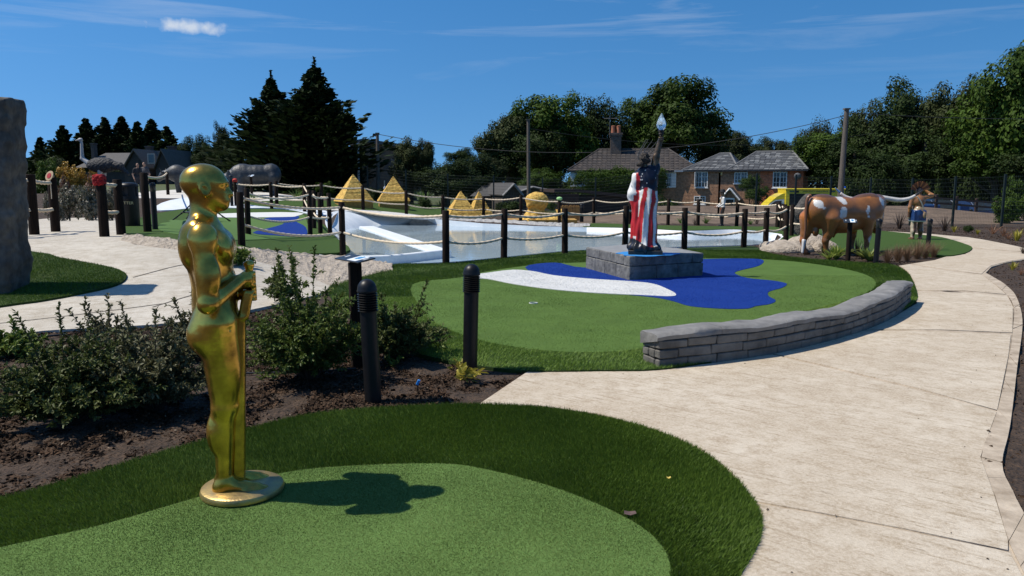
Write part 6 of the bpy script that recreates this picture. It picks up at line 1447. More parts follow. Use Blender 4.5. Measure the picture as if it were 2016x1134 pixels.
# timber rail fence and wall bit at far right
t = thing('rail_fence', 'dark timber rail fence below the cars at far right', 'fence', at(1900, 420, 40)); b0 = at(1900, 420, 40)
for i in range(6):
    x_ = -2.6+i*1.05; zz = T(b0.x+x_, 40); mb = MB(); mb.bbox((x_, 0, zz-b0.z+.25), (.12, .12, .9), .01); mb.build('post', M_kf, t)
for h_ in (.32, .58):
    mb = MB(); mb.add([(x_, y_, T(b0.x+x_, 40)-b0.z+h_+dz-.05) for x_ in (-2.7, 2.8) for y_ in (-.10, -.06) for dz in (-.05, .05)], [[0, 1, 5, 4], [1, 3, 7, 5], [3, 2, 6, 7], [2, 0, 4, 6], [0, 2, 3, 1], [4, 5, 7, 6]]); mb.build('rail', M_kf, t)
# ================================================================== WELDED MESH FENCE
M_mesh = mat('dark_green_wire', (.010, .018, .014), .5)
def mesh_fence(label, pts, h, first=True):
    """pts: ground points of the posts"""
    t = thing('mesh_fence', label, 'fence', pts[0])
    for p in pts:
        mb = MB(); mb.box((p.x-pts[0].x, p.y-pts[0].y, p.z-pts[0].z+h/2-.1), (.07, .07, h+.3)); mb.build('post', M_mesh, t)
    for a, b in zip(pts, pts[1:]):
        L = (b-a).length; d = (b-a)/L; mb = MB(); r_ = .0026
        def strip(p, q_, e): mb.add([p-e, q_-e, q_+e, p+e], [[0, 1, 2, 3]])
        n_ = int(L/.06); a0 = a-pts[0]; b0_ = b-pts[0]
        for i in range(1, n_):
            p = a0.lerp(b0_, i/n_); q_ = p+Vector((0, 0, h)); e = d*r_; V_ = [p-e, p+e+Vector((0, r_, 0)), p+Vector((0, -r_, 0))]; mb.add(V_+[v+Vector((0, 0, h)) for v in V_], [[0, 1, 4, 3], [1, 2, 5, 4], [2, 0, 3, 5]])
        for i in range(13):
            z_ = Vector((0, 0, .05+(h-.1)*i/12)); mb.tube([a0+z_, b0_+z_], .004, 3, False)
        o = mb.build('mesh_panel', M_mesh, t); tag(o, kind='stuff')
def gl_(px, Y): x_ = at(px, 400, Y).x; return Vector((x_, Y, T(x_, Y)))
mesh_fence('dark green welded mesh fence along the earth bank on the right', [gl_(px, Y) for px, Y in ((1415, 36.5), (1488, 36.2), (1565, 35.8), (1634, 35.0), (1712, 33.8), (1794, 32.2), (1878, 30.5), (1975, 28.8), (2080, 27.5))], 1.95)
mesh_fence('dark green welded mesh fence behind the pyramids and sheds', [gl_(px, Y) for px, Y in ((440, 47), (512, 46.5), (582, 46), (650, 45.5), (725, 44.5), (800, 43), (882, 42), (972, 40.5), (1068, 39.5), (1172, 38.5), (1290, 37.5), (1415, 36.5))], 1.95)
# big dark boulder behind the bull
g = gnd(1572, 463); s = Sculpt(.1); hh_ = topz(1572, 381, g.y)-g.z; s.cone((.06, 0, .0), (-.02, 0, hh_*.5), .26, .24); s.cone((-.02, 0, hh_*.5), (.22, 0, hh_-.12), .24, .12)
V, F = s.mesh(.035, rk); tag(link('leaning_rock', mesh('leaning_rock', V, F, mat('speckled_rock', (.10, .09, .075), .9, scale=16, col2=(.035, .033, .03), bump=1, bscale=20, dist=.04), True), None, g), 'tall speckled dark rock leaning behind the bull rump', 'rock')
# pale rock mound at the pond end beside the bull
for i, (px, py, rx, ry, rz_, lab) in enumerate(((1550, 493, .62, .5, .20, 'broad pale boulder at the end of the pond fence'), (1590, 489, .55, .5, .34, 'rounded pale boulder under the bull tail'), (1527, 486, .4, .4, .14, 'small low pale boulder nearest the pond water'), (1621, 492, .35, .3, .22, 'small pale boulder behind the bull hind hoof'))):
    g = gnd(px, py); s = Sculpt(.1); s.ell((0, 0, .0), (rx, ry, rz_)); s.ell((rx*.4, .1, .03), (rx*.55, ry*.7, rz_*.9))
    V, F = s.mesh(.04, lambda P: rk(P+i)*.8); tag(link('pale_boulder', mesh('pale_boulder', V, F, M_rock, True), None, g), lab, 'boulder', 'pale boulders by the bull')
# ================================================================== VEGETATION
def unit(n, rng): v = rng.normal(size=(n, 3)); return v/np.linalg.norm(v, axis=1)[:, None]
def leaf_quads(C, N, L, W, rng, fold=.0):
    """rhombic leaves: centres C, normals N, lengths L, widths W"""
    n = len(C); a = unit(n, rng); e = np.cross(N, a); e /= np.linalg.norm(e, axis=1)[:, None]+1e-9; g = np.cross(N, e)
    L = L[:, None]/2; W = W[:, None]/2; up = N*(fold*W)
    V = np.stack([C-e*L, C+g*W+up-e*L*.15, C+e*L, C-g*W+up-e*L*.15], 1).reshape(-1, 3)
    F = np.arange(n*4, dtype=np.int32).reshape(-1, 4)
    return V, F
def crown_mesh(name, m, seed, rx=1., ry=1., rz=1., lobes=14, leaves=9000, ls=.05, lobe_r=(.30, .46), shell=.62, hole=.0, flat=0., droop=0):
    rng = np.random.default_rng(seed)
    c = unit(lobes, rng)*rng.uniform(.35, shell, lobes)[:, None]; c[:, 2] = c[:, 2]*.95; c[0] = 0
    r = rng.uniform(*lobe_r, lobes); r[0] = max(lobe_r)*1.1
    # second order clumps on each lobe
    sub = []
    for i in range(lobes):
        d = unit(9, rng); sub += [(c[i]+d_*r[i]*.75, r[i]*rng.uniform(.28, .48)) for d_ in d]
    sc = np.array([q[0] for q in sub]); sr = np.array([q[1] for q in sub])
    k = rng.choice(len(sub), leaves, p=sr**2/np.sum(sr**2)); d = unit(leaves, rng); d[:, 2] += .15
    P_ = sc[k]+d*(sr[k]*rng.uniform(.55, 1.12, leaves))[:, None]
    out = P_/(np.linalg.norm(P_, axis=1)[:, None]+1e-6)
    N = d*.8+out*.4+unit(leaves, rng)*.75; N[:, 2] += .25; N /= np.linalg.norm(N, axis=1)[:, None]
    P_[:, 2] -= droop*np.linalg.norm(P_[:, :2], axis=1)**2
    V, F = leaf_quads(P_, N, ls*rng.uniform(.7, 1.6, leaves), ls*rng.uniform(.5, 1.1, leaves), rng, .3)
    V *= np.array((rx, ry, rz)); return mesh(name, V, F, m)
M_bark = mat('bark', (.060, .048, .038), .95, scale=8, col2=(.03, .025, .02), bump=.8, bscale=14, stretch=(2, 2, .5))
def trunk_mesh(seed, zb=-2.3, r=.09):
    rng = random.Random(seed); mb = MB(); mb.tube([(0, 0, zb), (rng.uniform(-.04, .04), 0, zb*.5), (0, 0, .1), (.05, 0, .45)], [r*1.3, r, r*.7, r*.25], 9)
    for k in range(8):
        t = rng.uniform(0, 6.28); z = rng.uniform(-1.1, -.1); e = (math.cos(t)*.62, math.sin(t)*.62, z+rng.uniform(.35, .8)); mb.tube([(0, 0, z), (e[0]*.5, e[1]*.5, z+(e[2]-z)*.42), e], [r*.5, r*.32, r*.1], 6)
    return mb.mesh('trunk', M_bark)
L_a = leafmat('leaf_mid_green', (.020, .041, .006), (.056, .096, .012), .2, .65, 1.2, .15)
L_b = leafmat('leaf_dark_green', (.014, .027, .006), (.036, .060, .011), .16, .65, 1.2, .15)
L_c = leafmat('leaf_grey_green', (.021, .031, .009), (.052, .066, .020), .18, .65, 1.2, .15)
L_d = leafmat('needle_dark', (.009, .018, .006), (.026, .042, .011), .1, .7, 1.2, .1)
L_e = leafmat('leaf_bright_green', (.026, .054, .006), (.070, .118, .014), .22, .65, 1.2, .15)
PROTO = {}
for nm, m_, sd, kw in (('a', L_a, 3, dict(lobes=18, leaves=24000, ls=.046)), ('b', L_b, 5, dict(lobes=20, leaves=24000, ls=.044)), ('c', L_c, 8, dict(lobes=18, leaves=22000, ls=.043)),
                       ('d', L_e, 12, dict(lobes=17, leaves=23000, ls=.047)), ('e', L_d, 15, dict(lobes=20, leaves=15000, ls=.046, shell=.7)), ('w', L_c, 18, dict(lobes=12, leaves=9000, ls=.040, droop=.35)),
                       ('bush', L_b, 21, dict(lobes=10, leaves=5000, ls=.07)), ('bushg', L_e, 22, dict(lobes=10, leaves=5200, ls=.075)), ('ivy', L_a, 25, dict(lobes=20, leaves=9000, ls=.06, shell=.75))):
    PROTO[nm] = (crown_mesh('crown', m_, sd, **kw), trunk_mesh(sd))
PROTO['ivyb'] = (crown_mesh('crown', L_e, 26, lobes=24, leaves=12000, ls=.06, shell=.85), trunk_mesh(26))
def tree(kind, px, Y, ptop, wpx, label, pbot=None, cat='tree', name='broadleaf_tree', rz=None, dz=0, ry=None, group=None):
    """crown spans ptop..pbot (picture rows) and wpx wide"""
    x0 = at(px, 340, Y).x; z0 = T(x0, Y); zt_ = topz(px, ptop, Y); rx = wpx/2/FOC*Y
    zb_ = z0+.2 if pbot is None else topz(px, pbot, Y)
    if cat == 'shrub' and 'climb' not in label: zb_ = min(zb_, z0-.25*(zt_-z0))
    rz_ = (zt_-zb_)/2; zc = (zt_+zb_)/2
    t = thing(name, label, cat, (x0, Y, z0), random.uniform(0, 6) if rz is None else rz, group)
    cr_, tr_ = PROTO[kind]
    o = link('crown', cr_, t, (0, 0, zc-z0)); o.scale = (rx, rx if ry is None else ry, rz_)
    if cat == 'tree':
        o = link('trunk', tr_, t, (0, 0, zc-z0)); q_ = (zc-z0+.3)/2.3; o.scale = (max(rx*.8, .5), max(rx*.8, .5), max(q_, rz_*.5))
    else:
        o = link('stem', tr_, t, (0, 0, max(.1, zc-z0))); q_ = max(.1, zc-z0+.2)/2.3; o.scale = (rx*.5, rx*.5, q_)
    return t
def conifer_mesh(seed, n=330, H=1., R_=.27, per=26, ls=.030, up=.55, leader=False):
    rng = np.random.default_rng(seed); Cs = []; Ns = []; Ls = []; Ws = []
    for i in range(n):
        z = rng.uniform(.02, .995)**.9; L = R_*1.18*(1-z)**1.12*rng.choice([.55, .8, 1.0, 1.28])*rng.uniform(.85, 1.1)+.012; a = rng.uniform(0, 2*np.pi); d = np.array((np.cos(a), np.sin(a), 0))
        t = rng.uniform(.15, 1, per)**.7; p = np.zeros((per, 3)); p += d*(L*t)[:, None]; p[:, 2] = z+L*(-.30*t+up*1.6*t**2.2)*1.0
        sd = np.array((-d[1], d[0], 0)); p += sd*(rng.normal(size=per)*.16*L*(1-.6*t))[:, None]+rng.normal(size=(per, 3))*.006
        p[:, 2] -= rng.uniform(0, .35, per)*L*.35
        N = d*.55+rng.normal(size=(per, 3))*.5; N[:, 2] += .75; Cs.append(p); Ns.append(N/np.linalg.norm(N, axis=1)[:, None]); Ls.append(ls*rng.uniform(.6, 1.5, per)*(1.2-.75*z)); Ws.append(ls*rng.uniform(.25, .5, per))
    for zt__ in np.linspace(.84, 1.09, 110) if leader else np.linspace(.86, 1.0, 30):
        p = np.array([[*rng.normal(size=2)*.014*max(0, 1.09-zt__)/.25, zt__]]); Cs.append(p); q_ = rng.normal(size=(1, 3)); Ns.append(q_/np.linalg.norm(q_)); Ls.append(np.array([.022])); Ws.append(np.array([.006]))
    C = np.concatenate(Cs); N = np.concatenate(Ns); L = np.concatenate(Ls); W = np.concatenate(Ws)
    # leaves point outwards along the branch
    n_ = len(C); ax = C.copy(); ax[:, 2] = np.hypot(C[:, 0], C[:, 1])*.35+.02; ax += rng.normal(size=ax.shape)*.05; ax /= np.linalg.norm(ax, axis=1)[:, None]+1e-9
    g = np.cross(N, ax); g /= np.linalg.norm(g, axis=1)[:, None]+1e-9
    V = np.stack([C-ax*L[:, None]*.5, C+g*W[:, None], C+ax*L[:, None]*.8, C-g*W[:, None]], 1).reshape(-1, 3)
    return mesh('crown', V, np.arange(n_*4, dtype=np.int32).reshape(-1, 4), L_d)
CON = [conifer_mesh(31, 400, per=46, ls=.034, R_=.33, leader=True), conifer_mesh(32, 400, per=46, R_=.36, ls=.034, leader=True), conifer_mesh(33, 230, per=34, ls=.050), conifer_mesh(34, 260, per=40, ls=.046, R_=.34)]
mbt = MB(); mbt.tube([(0, 0, -.05), (0, 0, .95)], [.022, .004], 8); CONT = mbt.mesh('trunk', M_bark)
def conifer(k, px, Y, ptop, wpx, label, group=None):
    x0 = at(px, 340, Y).x; z0 = T(x0, Y); H = (topz(px, ptop, Y)-z0)/1.09; t = thing('conifer_tree', label, 'tree', (x0, Y, z0), random.uniform(0, 6), group); w = wpx/2/FOC*Y/.27
    o = link('crown', CON[k], t, (0, 0, 0)); o.scale = (w, w, H); o = link('trunk', CONT, t); o.scale = (H*.8, H*.8, H)
# --- tall conifers
conifer(0, 541, 47.5, 138, 165, 'tall dark conifer behind the rhinoceros, left of the pair')
conifer(1, 626, 47, 113, 205, 'tallest dark conifer with pointed top, right of the pair')
conifer(2, 585, 50, 205, 120, 'shorter dark conifer filling in between the two tall ones')
conifer(2, 668, 50, 245, 80, 'low dark conifer skirt on the right side of the tall pair')
for px, tp, w, Y, lab in ((84, 266, 44, 74, 'small conifer just right of the standing stone'), (129, 241, 52, 72, 'pointed conifer left of the far conifer row'), (176, 226, 62, 74, 'leftmost conifer of the dense far row'), (213, 224, 58, 73, 'second conifer of the dense far row'),
                          (246, 222, 60, 75, 'third conifer of the dense far row, highest top'), (276, 233, 56, 73, 'fourth conifer of the dense far row'), (304, 228, 60, 74, 'fifth conifer of the dense far row'), (333, 243, 54, 73, 'last conifer at the right end of the dense far row'),
                          (20, 262, 60, 76, 'conifer half hidden behind the standing stone'), (-60, 240, 90, 76, 'conifer left of the standing stone')):
    conifer(3 if px % 2 else 2, px, Y, tp-3, w*1.5, lab, 'far conifer row')
for px, tp, w, Y, kd, lab in ((362, 262, 70, 66, 'b', 'dark rounded tree between conifer row and gold head'), (402, 258, 74, 62, 'b', 'dark tree just above the gold head'), (441, 226, 46, 56, 'c', 'thin topped dark tree left of the tall conifers'), (455, 268, 80, 56, 'b', 'low dark tree at the foot of the tall conifers'),
                              (108, 300, 80, 50, 'c', 'bushy olive tree beside the standing stone')):
    tree(kd, px, Y, tp, w, lab)
# --- middle
tree('c', 808, 49, 258, 122, 'rounded grey green ivy covered tree right of the brick gable', 395)
tree('c', 838, 48.5, 263, 56, 'narrow upright crown on the right of the ivy covered tree', 350)
tree('b', 880, 47, 309, 153, 'spreading dark bush behind the second pyramid', 400)
tree('b', 925, 53, 299, 140, 'mid green tree left of the telegraph pole', 392)
tree('c', 965, 62, 297, 89, 'low tree under the left edge of the big oak', 372)
tree('b', 905, 90, 288, 76, 'far small dark tree top on the skyline', 330)
tree('c', 1005, 76, 197, 192, 'grey green big tree at the left of the central wood', 372)
tree('d', 1098, 77, 150, 211, 'bright mid green tree, tallest of the central wood left half', 365)
tree('b', 1048, 74, 224, 166, 'dark lower tree in front of the central wood', 380)
tree('e', 1190, 80, 164, 143, 'dark pine between the two big broadleaf trees', 372)
tree('a', 1262, 80, 182, 140, 'mid green tree left of the large oak behind the cottage', 372)
tree('a', 1325, 78, 142, 240, 'large round oak behind the tiled cottage', 362)
tree('b', 1240, 84, 259, 192, 'dark tree low behind the cottage roof', 380)
tree('b', 1385, 84, 207, 102, 'dark tree on the right flank of the large oak', 370)
tree('c', 1448, 92, 238, 115, 'far grey green tree behind the house, left', 360)
tree('c', 1525, 96, 258, 102, 'far grey green tree behind the house, right', 360)
tree('b', 1488, 100, 269, 89, 'far dark tree between the two behind the house', 360)
tree('d', 1060, 58, 315, 115, 'pale green bushy tree beside the telegraph pole', 395)
# --- right woodland
for px, Y, tp, w, kd, pb, lab in ((1612, 66, 204, 90, 'w', 372, 'weeping birch at the left end of the right wood'), (1588, 70, 240, 90, 'c', 388, 'low grey green tree at the left end of the right wood'), (1640, 64, 232, 120, 'd', 388, 'mid green tree behind the leaning pole'),
                                  (1695, 66, 180, 110, 'c', 395, 'grey green tree right of the leaning pole'), (1742, 64, 178, 150, 'b', 402, 'dark tree in the middle of the right wood'), (1795, 68, 136, 130, 'b', 380, 'tall dark topped tree above the headdress statue'),
                                  (1852, 66, 145, 150, 'c', 402, 'broad grey green tree right of the headdress statue'), (1820, 60, 235, 140, 'b', 385, 'dark low tree behind the dark cars'), (1915, 62, 128, 150, 'c', 405, 'tall grey green tree behind the navy car'), (1885, 57, 262, 120, 'b', 392, 'dark bushy tree over the cars'),
                                  (1985, 52, 82, 190, 'd', 392, 'bright green tall tree at the right edge'), (2030, 50, 40, 190, 'a', 400, 'tallest green tree rising beyond the right edge'), (1960, 52, 240, 130, 'a', 395, 'green tree low at the right edge'), (2060, 46, 250, 150, 'b', 420, 'dark tree beyond the right edge'),
                                  (1680, 58, 270, 130, 'b', 388, 'dark tree behind the ambulance tail'), (1730, 57, 300, 130, 'e', 395, 'dark evergreen behind the bull horns'), (2150, 55, 120, 200, 'a', 400, 'green tree well beyond the right edge'), (2250, 60, 140, 220, 'b', 400, 'dark tree farthest beyond the right edge')):
    tree(kd, px, Y, tp, w*1.38, lab, pb, group='right woodland trees')
# --- undergrowth that closes the wood down to the ground
def bush(kind, px, Y, ptop, pbot, wpx, label, ry=None, group=None): return tree(kind, px, Y, ptop, wpx, label, pbot, 'shrub', 'shrub', ry=ry, group=group)
PROTO['und'] = (crown_mesh('crown', L_b, 61, lobes=16, leaves=9000, ls=.06), PROTO['b'][1])
ORD = 'first second third fourth fifth sixth seventh eighth ninth tenth eleventh twelfth thirteenth fourteenth fifteenth sixteenth'.split()
for i_, px in enumerate(range(1668, 2160, 50)): bush('und', px+random.randint(-8, 8), 57+random.uniform(-2, 3), 322-random.randint(0, 45), 418, 96, 'dark undergrowth at the foot of the right wood'+', '+ORD[i_]+' from the left', None, 'right wood undergrowth')
for i_, px in enumerate(range(850, 1480, 55)): bush('und', px+random.randint(-8, 8), 86+random.uniform(-2, 3), 322-random.randint(0, 28), 392, 84, 'dark undergrowth low behind the sheds and houses'+', '+ORD[i_]+' from the left', None, 'middle undergrowth')
for i_, px in enumerate(range(-60, 740, 58)): bush('und', px+random.randint(-8, 8), 70+random.uniform(-2, 3), 318-random.randint(0, 30), 378, 88, 'dark undergrowth below the far conifers'+', '+ORD[i_]+' from the left', None, 'left undergrowth')
# --- bushes, hedges, climbers
for px, tp, pb, w, lab in ((1192, 327, 385, 90, 'climbing wisteria on the cottage front, left part'), (1245, 330, 388, 90, 'climbing wisteria on the cottage front, behind the flag statue'), (1140, 352, 388, 70, 'green shrub under the left cottage window'), (1285, 330, 362, 40, 'climber over the right cottage window')):
    Y = cA.y-.9; x0 = at(px, 350, Y).x; tree('ivyb', px, Y, tp-5, w*1.7, lab, pb+6, 'shrub', 'climbing_shrub', 0, ry=1.1)
bush('bushg', 1318, 60.5, 372, 402, 84, 'rounded green hedge in front of the brick house')
tree('ivy', 1478, 57.6, 340, 50, 'climbing plant above the porch', 388, 'shrub', 'climbing_shrub', 0, ry=.7); tree('ivy', 1494, 56.6, 362, 56, 'climbing plant beside the porch', 408, 'shrub', 'climbing_shrub', 0, ry=.7)
bush('bush', 1612, 54, 352, 385, 110, 'rusty green conifer hedge behind the ambulance roof'); bush('bush', 1565, 56, 358, 392, 40, 'small bush in front of the ambulance cab')
bush('bushg', 1086, 41, 388, 412, 26, 'small green shrub beside the dark shed')
for px, Y, tp, pb, w, k_, lab in ((588, 43, 360, 398, 44, 'bush', 'dark shrub left of the tallest pyramid'), (640, 42, 352, 396, 50, 'bushg', 'green shrub behind the tallest pyramid, left'), (620, 43, 365, 398, 40, 'bush', 'low brown green shrub between rhinoceros and pyramid'), (742, 42, 362, 408, 50, 'bush', 'dark shrub between the two left pyramids'),
                                  (835, 40, 385, 415, 34, 'bush', 'small dark shrub right of the second pyramid'), (1008, 39, 388, 425, 50, 'bush', 'rose bush right of the small pyramids'), (985, 41, 392, 420, 30, 'bush', 'low shrub behind the small pyramids'), (555, 43, 372, 398, 36, 'bushg', 'low shrub behind the rope fence by the rhinoceros'),
                                  (90, 40, 298, 350, 70, 'bushg', 'feathery green shrub right of the standing stone'), (1985, 34, 372, 432, 66, 'bushg', 'green shrub at the right end of the bank'), (2010, 36, 330, 400, 70, 'bushg', 'larger green shrub at the right edge above the bank')):
    bush(k_, px, Y, tp, pb, w, lab)
L_y = leafmat('leaf_golden', (.22, .12, .02), (.42, .26, .03), .25); L_h = leafmat('leaf_flower_white', (.030, .045, .016), (.20, .17, .13), .2, scale=6)
PROTO['gold'] = (crown_mesh('crown', L_y, 41, lobes=9, leaves=2600, ls=.09), PROTO['bush'][1]); PROTO['hyd'] = (crown_mesh('crown', L_h, 42, lobes=10, leaves=3600, ls=.085), PROTO['bush'][1]); PROTO['red'] = (crown_mesh('crown', leafmat('leaf_rust', (.10, .05, .03), (.22, .10, .05), .2), 43, lobes=9, leaves=2400, ls=.09), PROTO['bush'][1])
for k_, px, Y, tp, pb, w, lab in (('gold', 150, 36, 306, 345, 66, 'golden leaved shrub beside the ostrich neck'), ('gold', 183, 37, 316, 342, 34, 'small golden shrub just left of the ostrich body'), ('hyd', 130, 23, 345, 398, 66, 'pale flowering shrub bank behind the red post cover, left'), ('hyd', 168, 22, 348, 402, 60, 'pale flowering shrub bank left of the litter bin'),
                                  ('hyd', 215, 24, 350, 400, 50, 'pale flowering shrub beside the litter bin'), ('red', 172, 26, 332, 362, 50, 'rust leaved shrub under the ostrich'), ('red', 122, 30, 335, 370, 40, 'rust shrub behind the straw hat'), ('hyd', 98, 20, 360, 425, 40, 'pale shrub between the bridge posts'), ('bush', 232, 26, 345, 385, 40, 'dark shrub behind the litter bin')):
    bush(k_, px, Y, tp, pb, w, lab)
# boulder in the far left bed
g = gnd(138, 380); s = Sculpt(.1); s.ell((0, 0, .5), (.5, .4, .5)); s.ell((.2, 0, .9), (.35, .35, .25)); V, F = s.mesh(.05, rk); tag(link('grey_boulder', mesh('grey_boulder', V, F, M_stone, True), None, g), 'grey boulder among the shrubs of the far left bed', 'boulder')

# --- strap leaved clumps and grasses
def clump_mesh(name, n, h, spread, w, m, seed, bend=.6, segs=4):
    rng = np.random.default_rng(seed); V = []; F = []
    for i in range(n):
        a = rng.uniform(0, 2*np.pi); tilt = rng.uniform(.05, 1)*spread; hh = h*rng.uniform(.6, 1.1); d = np.array((np.cos(a), np.sin(a), 0)); sd = np.array((-d[1], d[0], 0)); b = len(V); base = d*rng.uniform(0, .12*h)
        for k in range(segs+1):
            t = k/segs; p = base+d*(tilt*hh*(t+bend*t*t))+np.array((0, 0, hh*(t-.35*bend*tilt*t*t))); ww = w*(1-t)**.6*(.6+.8*t if t < .4 else 1)*.5+1e-4
            V += [p-sd*ww, p+sd*ww]
        for k in range(segs): F.append((b+2*k, b+2*k+1, b+2*k+3, b+2*k+2))
    return mesh(name, V, np.array(F, np.int32), m)
L_phor = leafmat('strap_dark', (.030, .022, .016), (.065, .040, .028), .1); L_grs = leafmat('brown_grass', (.13, .075, .04), (.24, .15, .085), .2); L_hos = leafmat('hosta', (.09, .16, .025), (.30, .33, .07), .3); L_yel = leafmat('yellow_strap', (.25, .23, .03), (.50, .42, .06), .3); L_gs = leafmat('green_strap', (.05, .11, .02), (.12, .20, .04), .3); L_red = leafmat('red_strap', (.16, .06, .04), (.34, .20, .10), .25)
CL = {'phor': [clump_mesh('foliage', 34, .75, .55, .035, L_phor, i) for i in (1, 2)], 'grass': [clump_mesh('foliage', 230, .55, .55, .008, L_grs, i) for i in (3, 4)], 'hosta': [clump_mesh('foliage', 46, .34, 1.0, .075, L_hos, i) for i in (5, 6)],
      'yel': [clump_mesh('foliage', 30, .38, .5, .05, L_yel, i) for i in (7, 8)], 'gs': [clump_mesh('foliage', 40, .42, .9, .035, L_gs, i) for i in (9, 10)], 'red': [clump_mesh('foliage', 60, .55, .9, .018, L_red, i) for i in (11, 12)]}
def clump(kind, px, py, hpx, label, cat='plant', group=None):
    g = gnd(px, py); base = {'phor': .75, 'grass': .55, 'hosta': .34, 'yel': .38, 'gs': .42, 'red': .55}[kind]; sc = hpx/FOC*g.y/base
    o = link({'phor': 'flax_plant', 'grass': 'ornamental_grass', 'hosta': 'hosta_plant', 'yel': 'yellow_leaf_plant', 'gs': 'strap_leaf_plant', 'red': 'red_sedge'}[kind], random.choice(CL[kind]), None, g-Vector((0, 0, .02)))
    o.scale = (sc,)*3; o.rotation_euler = (0, 0, random.uniform(0, 6)); return tag(o, label, cat, group)
for px, py, hp_, lab in ((1747, 516, 34, 'brown grass tuft right beside the bull bollard'), (1768, 513, 38, 'brown grass tuft, second from the bull bollard'), (1786, 512, 36, 'low brown grass tuft in the middle of the row'), (1806, 509, 42, 'tall brown grass tuft left of the right bollard'), (1822, 507, 36, 'brown grass tuft in front of the right bollard'), (1838, 505, 34, 'last brown grass tuft at the path end of the row'), (1622, 498, 26, 'brown grass tuft between the bull legs')):
    clump('grass', px, py, hp_, lab, 'grass')
for px, py, hp_, lab in ((1645, 508, 30, 'broad leaved yellow green plant left of the bull sign'), (1632, 510, 18, 'low broad leaved plant at the far left of the bull bed'), (1712, 512, 30, 'broad leaved yellow green plant left of the bull bollard'), (1700, 508, 24, 'broad leaved plant under the bull chest')): clump('hosta', px, py, hp_, lab)
for k_, px, py, hp_, lab in (('phor', 1771, 450, 34, 'dark flax left of the headdress statue'), ('phor', 1860, 454, 36, 'dark flax right of the headdress statue'), ('phor', 1688, 503, 38, 'dark leafy plant behind the bull sign'), ('yel', 1878, 456, 14, 'small yellow plant at a mesh fence post'), ('yel', 1924, 461, 12, 'tiny yellow plant beside the blue green shrub'), ('red', 1955, 460, 22, 'red brown sedge at the far path edge, left one'), ('red', 1976, 464, 22, 'red brown sedge at the far path edge, right one'),
                             ('yel', 2002, 474, 26, 'bright yellow strap plant by the far path edge'), ('red', 1985, 470, 18, 'pale dry sedge left of the bright yellow plant'), ('yel', 1993, 530, 20, 'yellow green plant on the right bed by the path corner'), ('red', 2010, 540, 18, 'dry sedge at the right edge beside the path corner'), ('phor', 2014, 500, 22, 'dark flax where the path leaves the picture'),
                             ('gs', 168, 395, 30, 'orange green strap plant behind the red post cover'), ('gs', 136, 410, 22, 'low strap plant in the far left bed'), ('gs', 188, 410, 24, 'strap plant left of the red post'), ('gs', 218, 408, 26, 'strap plant between post and litter bin'), ('phor', 157, 420, 20, 'grey tuft at the path side of the far left bed'), ('gs', 585, 392, 22, 'strap plant behind the left green fence'), ('gs', 500, 395, 18, 'strap plant under the rhinoceros'), ('gs', 832, 398, 28, 'green strap plant right of the second pyramid'),
                             ('gs', 866, 408, 16, 'small strap plant beside the far fence post'), ('phor', 1006, 420, 34, 'dark red flax right of the small pyramids'), ('gs', 1390, 440, 16, 'small plant right of the cowboy statue'), ('gs', 1340, 440, 14, 'small plant behind the flag statue fence'), ('phor', 1368, 443, 16, 'small dark flax behind the pond fence'), ('gs', 1478, 442, 14, 'small yellow green plant behind the pond fence'), ('phor', 1490, 441, 18, 'small blue grey flax behind the pond fence')): clump(k_, px, py, hp_, lab)
g = gnd(1917, 458); bush('bush', 1916, g.y, 440, 460, 28, 'low blue green shrub at the foot of the mesh fence')

